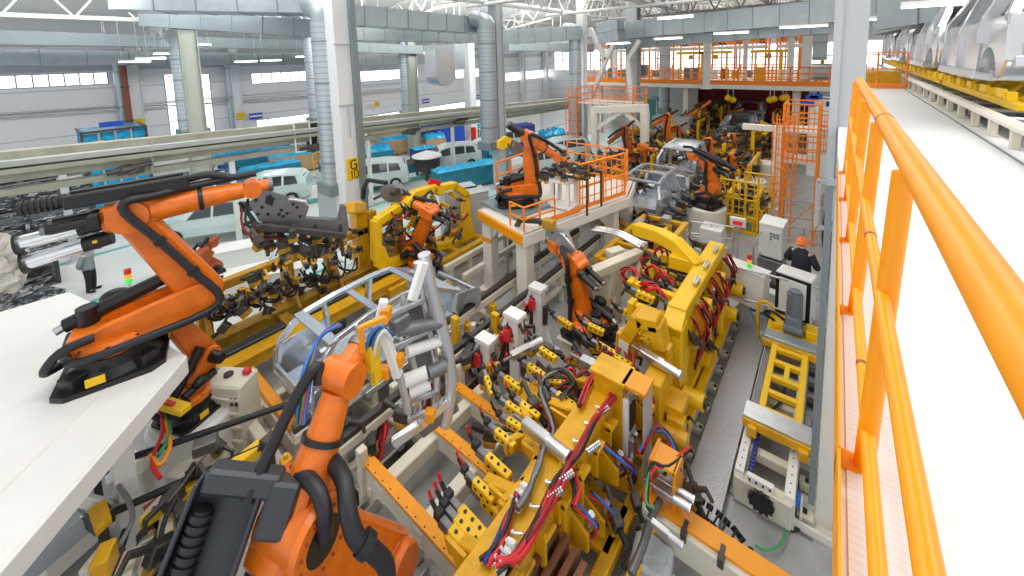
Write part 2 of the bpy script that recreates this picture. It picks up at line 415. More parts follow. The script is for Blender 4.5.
# far wall with daylight above the mezzanine
m = MB('wall_panel'); m.bx(-42, 9, 63.7, 64, 0, 13.2, 0); struct(m, 'wall_back')
m = MB('white_paint'); m.bx(8.8, 9, 9, 84, 0, 13.2, 0); struct(m, 'wall_right')
w = MB('pane'); w.bx(-41, 8, 63.6, 63.7, 5.3, 8.6, 0); w.use('column_grey')
for i in range(27): xx = -41 + i * 1.88; w.bx(xx - .1, xx + .1, 63.45, 63.62, 5.3, 8.6, 0)
w.bx(-41, 8, 63.5, 63.62, 6.9, 7.05, 0)
struct(w, 'window_10')
# daylit partition right behind the far mezzanine: glazing between posts
# raised walkway on the right, slab edge under the railing
WZ = 6.81
m = MB('walk_mat'); m.bx(.075, 6.2, -1.6, 15.4, WZ - .12, WZ, 0); struct(m, 'floor_walkway')
m = MB('white_paint'); m.bx(.058, .075, -1.6, 15.4, WZ - .32, WZ - .005, 0); struct(m, 'trim_2')
# mezzanine crossing the hall at the far end
MY, MZ = 36.0, 5.25
m = MB('cream'); m.bx(-21.0, 2.2, MY, 60, MZ - .32, MZ, 0); struct(m, 'floor_mezzanine')
m = MB('fence_orange'); m.bx(-21.0, 2.2, MY - .05, MY, MZ - .02, MZ + .34, 0); m.use('white_paint').bx(-21, 2.2, MY - .06, MY, MZ - .36, MZ - .03, 0); struct(m, 'trim_3')
# partition wall under the mezzanine with pale green door
m = MB('white_paint'); m.bx(-20.5, -11, 44, 44.2, 0, MZ - .32, 0); struct(m, 'wall_partition')
d0 = ay(647, 118, 43.9)
m = MB('teal_paint'); m.bx(d0.x - 1.1, d0.x + 1.0, 43.88, 44, 0, 2.9, 0); m.use('steel').bx(d0.x - 1.25, d0.x - 1.1, 43.85, 44, 0, 3.0, 0); m.bx(d0.x + 1.0, d0.x + 1.15, 43.85, 44, 0, 3.0, 0); m.bx(d0.x - 1.25, d0.x + 1.15, 43.85, 44, 2.9, 3.05, 0); struct(m, 'door_1')
# red end wall of the line below the mezzanine
m = MB('red_dark'); m.bx(-13, -1.2, 47.5, 47.7, 0, 5.0, 0)
m.use('dark_steel')
for i in range(9): m.bx(-13 + i * 1.47, -12.93 + i * 1.47, 47.4, 47.5, 0, 5, 0)
struct(m, 'wall_red')
m = MB('white_paint'); m.bx(-1.2, 5, 30.8, 31, 0, MZ - .3, 0); struct(m, 'wall_white')
def roof_z(x): return 12.98 if x > -18 else 9.40 + (x + 42.2) / 24.2 * 3.6
# ================================================================ ROOF STEEL, DUCTS, LAMPS, COLUMNS
def truss(y, x0, x1, zb, zt, label, m_='truss_white'):
    t = thing('roof_truss', label, 'roof truss', (x0, y, zb))
    m = MB(m_); m.cyl((x0, y, zt), (x1, y, zt), .12, n=8); m.build('top_chord', t, world=True)
    m = MB(m_); m.cyl((x0, y, zb), (x1, y, zb), .11, n=8); m.build('bottom_chord', t, world=True)
    m = MB(m_); n = int((x1 - x0) / 1.7); w = (x1 - x0) / n
    for i in range(n):
        xa = x0 + i * w; m.cyl((xa, y, zb), (xa + w / 2, y, zt), .06, n=6); m.cyl((xa + w / 2, y, zt), (xa + w, y, zb), .06, n=6)
    m.build('web', t, world=True)
for y, lab in ((8.5, 'white tubular roof truss nearest left of the tall column'), (17.5, 'white tubular roof truss beside the second round column duct'), (26, 'white tubular roof truss meeting the slim white column'), (33.5, 'white tubular roof truss in front of the far mezzanine'), (42, 'white tubular roof truss above the far mezzanine edge'), (51, 'farthest white tubular roof truss')):
    truss(y, -17.5, 8, 11.0, 12.7, lab, 'truss_white' if y < 30 else 'truss_grey')
for k_, (y, lab) in enumerate(((6, 'white lattice rafter under the sloping left bay roof by the pillar duct'), (18, 'white lattice rafter under the left bay roof behind the U shaped duct'), (31, 'farthest white lattice rafter under the left bay roof'))):
    t = thing('roof_truss', lab, 'roof truss', (-30, y, 10)); za = lambda x: roof_z(x) - .1
    m = MB('truss_white'); m.beam((-41.8, y, za(-41.8)), (-18, y, za(-18)), .14, .14); m.build('top_chord', t, world=True)
    m = MB('truss_white'); m.beam((-41.8, y, za(-41.8) - .9), (-18, y, za(-18) - 1.3), .14, .14); m.build('bottom_chord', t, world=True)
    m = MB('truss_white')
    for i in range(14): xa = -41.8 + i * 1.7; m.cyl((xa, y, za(xa)), (xa + .85, y, za(xa + .85) - 1.0), .05, n=6); m.cyl((xa + .85, y, za(xa + .85) - 1.0), (xa + 1.7, y, za(xa + 1.7)), .05, n=6)
    m.build('web', t, world=True)
for i, (x, z) in enumerate(((-26, 10.2), (-16, 11.1), (-10, 11.2), (-4, 11.2))):
    t = thing('roof_girder', ['grey lattice roof girder over the left bay', 'grey lattice roof girder above the main columns', 'grey lattice roof girder left of the centre line', 'grey lattice roof girder over the right side cell'][i], 'roof girder', (x, 4, z))
    m = MB('truss_grey'); m.beam((x, -6, z + 1.4), (x, 60, z + 1.4), .16, .2); m.build('top_chord', t, world=True)
    m = MB('truss_grey'); m.beam((x, -6, z), (x, 60, z), .16, .2); m.build('bottom_chord', t, world=True)
    m = MB('truss_grey')
    for k in range(33): m.beam((x, -6 + k * 2, z), (x, -5 + k * 2, z + 1.4), .09, .09); m.beam((x, -5 + k * 2, z + 1.4), (x, -4 + k * 2, z), .09, .09)
    m.build('web', t, world=True)
# purlin-like bracing lines giving the busy grey roof
t = thing('roof_bracing', 'thin grey cross bracing rods under the roof deck', 'roof bracing', (-20, 20, 12))
for k in range(14):
    m = MB('truss_grey'); y0 = 6 + k * 4; m.cyl((-17, y0, 12.3), (8, y0 + 6 * (-1) ** k, 12.3), .05, n=5); m.build('rod', t, world=True)
def duct(name, label, a, b, w, h, mt='galv', seam=1.25, hang=True, up=V((0, 0, 1))):
    a, b = V(a), V(b); t = thing(name, label, 'air duct', a)
    m = MB(mt); m.beam(a, b, w, h, up, .01); m.build('casing', t, world=True)
    d = b - a; L = d.length; d.normalize(); u, q, _ = basis(d, up)
    m = MB('galv_dark'); n = max(2, int(L / seam))
    for i in range(1, n):
        p = a + d * (L * i / n); m.obox(p, d * .025, u * (w / 2 + .025), q * (h / 2 + .025), .0)
    m.build('flange', t, world=True)
    if hang:
        m = MB('steel')
        for i in range(1, n, 3):
            p = a + d * (L * i / n)
            for s in (-1, 1): m.cyl(p + u * (s * w / 2), V((p + u * (s * w / 2))[:2] + (roof_z((p + u * (s * w / 2)).x),)), .018, n=5)
        m.build('hanger', t, world=True)
    return t
P = lambda px, py, x: ax(px, py, x)
# left bay, pixel lines at two wall-parallel distances
a = P(0, 37.5, -33); b = P(316, 45.5, -33); d = (b - a); a0 = a - d * .35; b0 = a + d * 1.55
duct('ventilation_duct', 'long grey rectangular air duct along the left bay, upper one', a0, b0, .8, .72, 'galv_dark', 2.2)
a = P(0, 57, -39.5); b = P(316, 59.5, -39.5); d = b - a
duct('ventilation_duct', 'pale grey air duct running close along the left wall', a - d * .35, a + d * 1.7, .8, 1.0, 'galv', 2.0)
# big duct top left, crossing towards the first round column duct
a = ax(110, -2, -22); b = ax(316, 8, -17.2)
duct('ventilation_duct', 'big shiny rectangular duct at the top left leading to the round column duct', ax(122, -3, -21.5), b + V((.2, .1, .25)), 1.5, 1.1, 'galv', 1.3)
duct('ventilation_duct', 'lower grey branch duct under the big top left duct', ax(150, 18, -25), ax(330, 30, -18.5), 1.2, .8, 'galv_dark', 1.3)
duct('ventilation_duct', 'galvanised duct crossing right of the labelled column, upper level', ax(338, 15, -19), ax(492, 27, -16.6), 1.1, .95, 'galv', 1.1)
duct('ventilation_duct', 'galvanised duct crossing right of the labelled column, lower level', ax(338, 33, -22), ax(505, 38, -20), 1.1, .8, 'galv', 1.2)
duct('ventilation_duct', 'dark flat duct ending in the middle of the left bay', ax(345, 47, -27), ax(420, 50, -27), .9, .7, 'galv_dark', 1.6)
duct('ventilation_duct', 'pale duct between the second and the slim white column', ax(500, 38, -19), ax(578, 33, -15.4), 1.3, 1.0, 'galv', 1.1)
duct('ventilation_duct', 'deep galvanised duct at the far left behind the slim white column', ax(505, 46, -24), ax(590, 48, -21), 1.2, .9, 'galv_dark', 1.5)
# right, crossing the hall
a, b = ay(600, 33, 30), ay(960, -1, 27.5)
duct('ventilation_duct', 'wide galvanised duct crossing to the upper right, top one', a, b, 1.1, 1.25, 'galv', 1.35)
a, b = ay(615, 45, 32), ay(950, 17, 29)
duct('ventilation_duct', 'shallow galvanised duct just below the wide crossing duct', a, b, 1.3, .75, 'galv', 1.35)
duct('ventilation_duct', 'square duct end standing above the orange scaffold', ay(610, 22, 27), ay(612, 42, 27), 1.5, 1.2, 'galv', 1.0, True, V((0, 1, 0)))
a, b = ay(900, 8, 17), ay(1010, -16, 14)
duct('ventilation_duct', 'galvanised duct above the row of car bodies at top right', a, b, 1.2, 1.3, 'galv', 1.2)
a, b = ay(880, 27, 21), ay(960, 10, 20)
duct('ventilation_duct', 'low grey duct behind the car bodies at top right', a, b, 1.0, .6, 'galv_dark', 1.2)
# U-shaped duct with rounded ends hanging in the left bay
t = thing('duct_bend', 'shiny flat duct with rounded lower ends hanging in left bay', 'air duct', ax(440, 60, -24))
c = ax(440, 62, -24); pr_ = []
for i in range(13):
    an = math.pi + math.pi * i / 12; pr_.append(c + V((0, .95 * math.cos(an), -.9 + .95 * math.sin(an))))
m = MB('bright_metal'); m.prism([c + V((0, -.95, 1.3))] + pr_ + [c + V((0, .95, 1.3))], V((1.3, 0, 0))); m.build('casing', t, world=True)
m = MB('galv'); m.box(c + V((.2, 1.45, .4)), (1.1, 1.1, 1.9)); m.build('outlet_box', t, world=True)
m = MB('steel'); [m.cyl(c + V((.2, dy, 1.2)), V((c.x + .2, c.y + dy, roof_z(c.x) + .12)), .03, n=6) for dy in (-.7, .7, 1.5)]; m.build('hanger', t, world=True)
# columns
def hcol(name, label, px, py, X, w, d, base, mt='column_white', top=13.0, Y=None, brackets=True, ang=0):
    p = ax(px, py, X) if Y is None else ay(px, py, Y); top = min(top, roof_z(p.x - w / 2)); t = thing(name, label, 'column', (p.x, p.y, base))
    m = MB(mt); m.bx(p.x - w / 2, p.x + w / 2, p.y - d / 2, p.y - d / 2 + .04, base, top, 0); m.bx(p.x - w / 2, p.x + w / 2, p.y + d / 2 - .04, p.y + d / 2, base, top, 0); m.bx(p.x - w * .32, p.x + w * .32, p.y - d / 2 + .045, p.y + d / 2 - .045, base, top, 0)
    m.build('shaft', t, world=True)
    m = MB(mt); m.bx(p.x - w * .75, p.x + w * .75, p.y - d * .75, p.y + d * .75, base, base + .05, 0)
    m.build('base_plate', t, world=True)
    return t, p
def rduct(label, px, pyt, pyb, X, r, bend=True, mt='spiral_duct'):
    p = ax(px, pyt, X); q = ax(px, pyb, X); t = thing('round_duct', label, 'air duct', (p.x, p.y, q.z))
    m = MB(mt); m.cyl((p.x, p.y, q.z), (p.x, p.y, p.z if bend else roof_z(p.x)), r, n=24); m.build('riser', t, world=True)
    m = MB('galv_dark')
    for k in range(4): z = q.z + (p.z - q.z) * (k + .5) / 4; m.cyl((p.x, p.y, z), (p.x, p.y, z + .07), r + .02, n=24)
    m.build('clamp_band', t, world=True)
    if bend:
        m = MB('galv'); m.tube([(p.x, p.y, p.z - .05), (p.x, p.y, p.z + .35), (p.x - .25, p.y, p.z + .62), (p.x - .9, p.y, p.z + .72)], r * .98, n=20); m.build('elbow', t, world=True)
    m = MB('galv_dark'); m.box((p.x, p.y, q.z - .22), (r * 2.1, r * 2.1, .5)); m.build('outlet_grille', t, world=True)
    return t, p, q
rduct('large spiral round duct beside the column with yellow letter sign', 324, 22, 184, -15.9, .52)
t, p = hcol('building_column', 'white building column with yellow letter and number sign', 345, 120, -15.2, .8, .8, 0)
m = MB('column_white'); m.bx(p.x - .30, p.x + .42, p.y - .41, p.y + .41, .4, 12.9, .01); m.build('cladding', t, world=True)
m = MB('galv_dark'); m.bx(p.x + .43, p.x + .60, p.y + .18, p.y + .42, .4, 12.9, 0); m.build('cable_duct', t, world=True)
s = MB('column_grey'); s.bx(p.x + .42, p.x + .48, p.y - .46, p.y + .5, 6.25, 6.32); s.bx(p.x + .46, p.x + .5, p.y - .1, p.y - .06, 5.0, 6.3); s.bx(p.x + .42, p.x + .48, p.y - .46, p.y + .5, 8.6, 8.66); s.build('bracket', t, world=True)
def sign_glyphs(m, o, ex, ez, h, strokes, th):
    for st in strokes:
        for (a, b) in zip(st, st[1:]): m.beam(o + ex * (a[0] * h) + ez * (a[1] * h), o + ex * (b[0] * h) + ez * (b[1] * h), th, th * .4, ex.cross(ez))
G_ = [[(.34, .42), (.2, .5), (-.15, .5), (-.34, .3), (-.34, -.3), (-.15, -.5), (.2, -.5), (.34, -.38), (.34, 0), (.05, 0)]]
I_ = [[(-.12, .38), (.0, .5), (0, -.5)]]; O_ = [[(-.25, .3), (-.1, .5), (.1, .5), (.25, .3), (.25, -.3), (.1, -.5), (-.1, -.5), (-.25, -.3), (-.25, .3)]]
bz = ax(348, 170, p.x + .44); bz.y = p.y - .02; ex = V((0, 1, 0)); ez = V((0, 0, 1))
m = MB('yellow_bright'); m.box(bz, (.03, .56, .86)); sb = m.build('sign_board', t, world=True); sb['label'] = 'yellow sign reading G 10'
m = MB('black'); o_ = bz + V((.02, 0, .17)); sign_glyphs(m, o_, ex, ez, .34, G_, .05)
sign_glyphs(m, bz + V((.02, -.1, -.23)), ex, ez, .32, I_, .035); sign_glyphs(m, bz + V((.02, .08, -.23)), ex, ez, .32, O_, .035)
m.build('lettering', sb, world=True)
rduct('round spiral duct in front of the second main column', 486, 30, 142, -15.6, .5)
hcol('building_column', 'white main column behind the second round spiral duct', 498, 100, -15.6, .62, .6, 0, 'column_grey')
rduct('round spiral duct beside the slim white column at the orange scaffold', 575, 38, 132, -15.6, .5)
hcol('building_column', 'slim white column left of the orange scaffold tower', 582, 80, -15.2, .6, .6, 0)
hcol('building_column', 'grey steel column right of the orange scaffold tower', 633, 90, -13, .9, .9, 0, 'column_grey')
rduct('grey round duct down to the mezzanine left of a white post', 665, 48, 108, -12.9, .5, False)
rduct('round duct on the pale pillar in the left bay, nearest the blue wrapped booth', 184, 50, 130, -27.6, .62)
hcol('building_column', 'pale greenish pillar beside the round duct in left bay', 193, 100, -27.2, .85, .8, 0, 'pillar_green')
rduct('thin round duct in the left bay behind the labelled column', 313, 55, 118, -27.6, .55, False)
rduct('thin round duct in the left bay right of the labelled column', 405, 56, 112, -27.6, .5, False)
hcol('building_column', 'pale pillar in left bay behind the hanging U shaped duct', 412, 100, -27.2, .8, .8, 0, 'pillar_green')
hcol('building_column', 'pale pillar in left bay left of the second main column', 470, 90, -27.2, .8, .8, 0, 'column_white')
for i, (px, lab) in enumerate(((135, 'white wall pillar beside the brown downpipe'), (236, 'white wall pillar left of the second wall window'), (357, 'white wall pillar with yellow plate right of labelled column'), (523, 'white wall pillar seen left of slim white column'), (546, 'farthest white wall pillar before the mezzanine'))):
    hcol('wall_pillar', lab, px, 95, WX + .5, .9, .7, 0)
t = thing('downpipe', 'rust brown downpipe on the left wall', 'pipe', ax(128, 120, WX + .4)); p = ax(126.2, 95, WX + 1.45); m = MB('rust'); m.cyl((p.x, p.y, 0), (p.x, p.y, 8.7), .2, n=12); m.build('pipe', t, world=True)
m = MB('dark_steel'); [m.cyl((p.x, p.y, z), (p.x, p.y, z + .1), .26, n=12) for z in (1.5, 4, 6.5)]; m.build('pipe_clip', t, world=True)
for px, lab in ((121, 'grey pipe on the wall left of the brown downpipe'), (231, 'grey pipe on the wall left of second window')):
    t = thing('wall_pipe', lab, 'pipe', ax(px, 120, WX + .4)); p = ax(px, 95, WX + .5); m = MB('galv'); m.cyl((p.x, p.y, 0), (p.x, p.y, 8.6), .3, n=12); m.build('pipe', t, world=True); m = MB('galv_dark'); [m.cyl((p.x, p.y, z), (p.x, p.y, z + .1), .33, n=12) for z in (2, 5, 7.6)]; m.build('pipe_clip', t, world=True)
t = thing('wall_cable_tray', 'thin grey cable tray running along the left wall', 'cable tray', (WX + .6, 5, 3.9))
a, b = ax(0, 117, WX + .7), ax(256, 100, WX + .7); d = b - a
m = MB('steel'); m.cyl(a - d * .4, a + d * 2.2, .07, n=6); m.cyl(a - d * .4 + V((0, 0, .25)), a + d * 2.2 + V((0, 0, .25)), .05, n=6); m.build('rail', t, world=True)
m = MB('column_grey'); [m.beam(a + d * (k * .25), a + d * (k * .25) + V((-.7, 0, 0)), .05, .05) for k in range(9)]; m.build('arm', t, world=True)
# wall signs: blue-white-blue plates, yellow plates
for i, (px, py, lab) in enumerate(((256, 116, 'blue and white striped wall plate left of labelled column'), (426, 101, 'blue and white striped wall plate under the U shaped duct'), (477, 97, 'blue and white striped wall plate left of the second main column'))):
    p = ax(px, py, WX + .3); t = thing('wall_plate', lab, 'sign', p)
    m = MB('blue'); m.box(p, (.05, 1.1, .55)); m.build('board', t, world=True); m = MB('white_paint'); m.box(p + V((.03, 0, 0)), (.02, 1.05, .18)); m.build('stripe', t, world=True)
for i, (px, py, lab) in enumerate(((139, 123, 'yellow plate low on the wall pillar by the brown downpipe'), (241, 116, 'yellow plate on the second wall pillar'), (377, 104, 'yellow plate on the wall pillar right of labelled column'))):
    p = ax(px, py, WX + 1.0); m = MB('yellow_bright'); m.box(p, (.04, .6, .6)); m.use('galv_dark').box(p + V((.02, 0, 0)), (.02, .3, .06)); tag(m.build('pillar_plate', at=p), lab, 'sign')
# linear lamps hanging
def lamp(px, py, dist_y, L, label, along='x', X=None):
    p = ay(px, py, dist_y) if X is None else ax(px, py, X); t = thing('linear_lamp', label, 'lamp', p)
    d = V((1, 0, 0)) if along == 'x' else V((0, 1, 0)); q = V((0, 1, 0)) if along == 'x' else V((1, 0, 0))
    m = MB('white_paint'); m.prism([p + q * .11 + V((0, 0, -.02)), p + q * .05 + V((0, 0, .07)), p - q * .05 + V((0, 0, .07)), p - q * .11 + V((0, 0, -.02))], d * L); m.build('housing', t, world=True)
    m = MB('lamp'); m.obox(p + V((0, 0, -.045)), d * (L * .485), q * .09, V((0, 0, .025)), .0); m.build('tube', t, world=True)
    m = MB('steel'); [m.cyl(p + d * (s * L * .4) + V((0, 0, .06)), V((p + d * (s * L * .4))[:2] + (roof_z((p + d * (s * L * .4)).x),)), .012, n=4) for s in (-1, 1)]; m.build('suspension', t, world=True)
lamp(444, 5, 13, 1.5, 'white linear lamp hanging between labelled and second column at top')
lamp(372, 19, 15, 1.8, 'white linear lamp just right of the labelled column')
lamp(618, 43, 25, 1.6, 'glowing linear lamp over the orange scaffold tower')
lamp(668, 38, 26, 1.7, 'glowing linear lamp under the left end of the wide crossing duct')
lamp(731, 32.5, 26, 1.8, 'glowing linear lamp under the middle of the wide crossing duct')
lamp(803, 26, 25, 2.0, 'glowing linear lamp under the crossing duct left of tall grey column')
lamp(894, 17, 20, 2.0, 'glowing linear lamp right of tall grey column below the duct')
lamp(948, 2, 13, 1.5, 'glowing linear lamp above the nearest car body')
lamp(675, 17, 22, 1.8, 'small linear lamp hanging above the left half of the wide crossing duct')
for i, (px, py, lab) in enumerate(((135, 61, 'small lamp under the wall duct near brown downpipe'), (151, 58, 'small lamp under the left bay duct left of pillar duct'), (168, 53, 'small lamp just left of the pillar duct'), (198, 44, 'small lamp beside pale pillar top'), (246, 61, 'small lamp hanging before the second wall pillar'), (271, 60, 'small lamp hanging above the second wall window'), (305, 56, 'small lamp left of the large round column duct'), (426, 52, 'small lamp beside the U shaped duct'))):
    lamp(px, py, 0, 1.4, lab, 'y', X=-32)
# ================================================================ MODELS
def xin(z): return .87 - max(0, z - .85) * .36
def car_frame(label, loc, rz, s=1.0, roof=False, doors=False, group=None, mt='body_metal', hood=False, cat='car body', hi=True):
    t = thing('car_body_shell', label, cat, loc, rz, group)
    def S(y, z, sx): return V((xin(z) * sx * s, y * s, z * s))
    for sx in (-1, 1):
        m = MB(mt)
        def strip(pts, w, h):
            pp = [S(y, z, sx) for y, z in pts]
            for a, b in zip(pp, pp[1:]): m.beam(a, b + (b - a).normalized() * .03, w * s, h * s, V((sx, 0, .2)))
        strip([(-1.2, .17), (1.3, .17)], .12, .2)
        strip([(-2.02, .95), (-1.78, 1.28), (-1.55, 1.44), (-.9, 1.52), (0, 1.54), (.5, 1.47), (.9, 1.25), (1.4, .96)], .10, .11)
        strip([(.06, .2), (.0, .8), (-.06, 1.5)], .10, .17)
        strip([(-1.0, .62), (-1.02, .95), (-1.15, 1.48)], .08, .15)
        strip([(1.28, .2), (1.22, .6), (1.34, .95)], .09, .15)
        def panel(pts):
            pp = [S(y, z, sx) for y, z in pts]; nn = len(pp)
            e = V((-.03 * sx * s, 0, 0)); m.prism(pp, e)
        arch = lambda yc, n=9: [(yc + .40 * math.cos(math.pi * i / n), .18 + .40 * math.sin(math.pi * i / n)) for i in range(n + 1)]
        panel([(-1.0, .2)] + arch(-1.42)[0:] + [(-1.95, .2), (-2.15, .42), (-2.1, .85), (-1.7, .98), (-1.02, .93)])
        panel([(1.95, .25), (2.12, .35), (2.1, .75), (1.85, .86), (1.35, .94), (1.2, .6), (1.22, .2)] + [(y, z) for y, z in arch(1.58)[::-1] if 1.2 < y < 1.96])
        # wheel housing
        for yc in (-1.42, 1.58):
            ring = []
            for k in (0.0, .34):
                ring.append([V(((.85 - k) * sx * s, (yc + .40 * math.cos(math.pi * i / 8)) * s, (.18 + .42 * math.sin(math.pi * i / 8)) * s)) for i in range(9)])
            m.loft(ring, closed=False, caps=False)
        m.build('body_side', t)
        if doors:
            for (y0, y1, yt0, yt1) in ((.1, 1.2, .02, .75), (-.95, 0, -.98, -.1)):
                d = MB('body_side'); pts = [(y0, .24), (y1, .24), (y1 + .05, .9), (y0 - .02, .93)]
                d.prism([S(y, z, sx) + V((.012 * sx, 0, 0)) for y, z in pts], V((-.04 * sx, 0, 0)))
                d.use('glass_dark').prism([S(y, z, sx) + V((-.03 * sx, 0, 0)) for y, z in ((y0, .93), (y1 + .02, .91), (yt1, 1.42), (yt0, 1.46))], V((-.01, 0, .0)))
                d.build('door', t)
    m = MB(mt); m.box((0, 0, .14 * s), (1.6 * s, 2.6 * s, .05 * s)); m.box((0, -1.35 * s, .42 * s), (1.1 * s, 1.4 * s, .05 * s)); m.box((0, .1 * s, .22 * s), (.26 * s, 2.4 * s, .2 * s))
    for k in range(5): m.box((0, (-1 + .5 * k) * s, .2 * s), (1.55 * s, .09 * s, .09 * s))
    m.build('floor_pan', t)
    m = MB(mt); W1 = xin(1.0) * s
    m.beam((-W1, -2.1 * s, .4 * s), (W1, -2.1 * s, .4 * s), .12 * s, .14 * s); m.beam((-W1 * .9, -1.62 * s, 1.44 * s), (W1 * .9, -1.62 * s, 1.44 * s), .2 * s, .06 * s)
    for sx in (-1, 1): m.beam((W1 * sx, -2.1 * s, .4 * s), (W1 * sx * .97, -2.0 * s, .98 * s), .14 * s, .1 * s)
    m.box((0, -2.12 * s, .52 * s), (1.5 * s, .05 * s, .22 * s)); m.build('tail_frame', t)
    m = MB(mt); m.box((0, 1.3 * s, .58 * s), (1.5 * s, .05 * s, .65 * s)); m.box((0, 1.38 * s, .93 * s), (1.5 * s, .26 * s, .07 * s)); m.box((0, 2.08 * s, .65 * s), (1.4 * s, .07 * s, .1 * s)); m.box((0, 2.1 * s, .3 * s), (1.3 * s, .08 * s, .12 * s))
    for sx in (-1, 1): m.box((.45 * sx * s, 1.7 * s, .4 * s), (.12 * s, .9 * s, .14 * s)); m.lathe([(.2 * s, 0), (.19 * s, .5 * s), (.1 * s, .58 * s)], (.58 * sx * s, 1.56 * s, .3 * s), n=10)
    m.build('front_frame', t)
    if roof:
        rings = []
        for y, z in ((-1.66, 1.42), (-1.3, 1.5), (-.6, 1.56), (.1, 1.57), (.52, 1.49)):
            rings.append([V((xin(z) * k * s, y * s, (z + .05 * (1 - k * k)) * s)) for k in (-1, -.6, -.2, .2, .6, 1)])
        m = MB(mt); m.loft(rings, closed=False, caps=False); m.build('roof_panel', t)
    else:
        for y in (.5, -.62):
            m = MB(mt); z = 1.5; m.beam((-xin(z) * s, y * s, z * s), (xin(z) * s, y * s, z * s), .14 * s, .05 * s); m.build('roof_bow', t)
    if hood:
        m = MB(mt); rings = [[V((.74 * k * s, y * s, (z + .05 * (1 - k * k)) * s)) for k in (-1, -.5, 0, .5, 1)] for y, z in ((1.4, .94), (1.8, .88), (2.08, .72))]; m.loft(rings, closed=False, caps=False); m.build('hood', t)
    return t
def car_finished(label, loc, rz, mt='car_white', s=1.0, group=None, hood_open=False):
    t = thing('assembled_car', label, 'car', loc, rz, group)
    st = [(-2.2, .35, .75, .85, .9), (-2.12, .3, .86, 1.05, 1.35), (-1.85, .28, .88, 1.08, 1.6), (-1.0, .26, .9, 1.06, 1.68), (.2, .26, .9, 1.02, 1.66), (.75, .26, .9, 1.0, 1.5), (1.25, .26, .9, .98, 1.12), (1.45, .26, .9, .96, 1.0), (2.0, .3, .85, .86, .88), (2.25, .35, .72, .7, .74)]
    rings = []
    for y, z0, w, zb, zt in st:
        wt = w if zt - zb < .2 else w * .74
        rings.append([V(p) * s for p in ((-w * .9, y, z0), (-w, y, (z0 + zb) / 2), (-w * .97, y, zb), (-wt, y, zt), (wt, y, zt), (w * .97, y, zb), (w, y, (z0 + zb) / 2), (w * .9, y, z0))])
    m = MB(mt); m.loft(rings, smooth=False); m.build('body', t)
    for sx in (-1, 1):
        for pts in (((-1.75, 1.12), (-1.05, 1.1), (-1.05, 1.56), (-1.6, 1.52)), ((-.95, 1.1), (-.05, 1.07), (-.05, 1.58), (-.95, 1.58)), ((.05, 1.07), (.95, 1.04), (.62, 1.42), (.05, 1.57))):
            g = MB('glass_dark'); g.prism([V(((.885 - (z - 1.05) * .37) * sx, y, z)) * s for y, z in pts], V((.02 * s, 0, 0))); g.build('side_window', t)
        for y in (-1.4, 1.5):
            w = MB('tyre'); w.cyl(V((.72 * sx, y, .34)) * s, V((.93 * sx, y, .34)) * s, .34 * s, n=16); w.use('steel').cyl(V((.9 * sx, y, .34)) * s, V((.945 * sx, y, .34)) * s, .2 * s, n=10); w.build('wheel', t)
    g = MB('glass_dark'); g.prism([V(p) * s for p in ((-.68, .8, 1.47), (.68, .8, 1.47), (.8, 1.25, 1.1), (-.8, 1.25, 1.1))], V((0, .02, .02))); g.build('windscreen', t)
    g = MB('glass_dark'); g.prism([V(p) * s for p in ((-.62, -1.98, 1.5), (.62, -1.98, 1.5), (.75, -2.14, 1.12), (-.75, -2.14, 1.12))], V((0, -.03, .0))); g.build('rear_window', t)
    if hood_open:
        h = MB(mt); h.prism([V(p) * s for p in ((-.75, 1.4, 1.02), (.75, 1.4, 1.02), (.7, 1.75, 1.75), (-.7, 1.75, 1.75))], V((0, .03, .02))); h.build('open_hood', t)
    return t
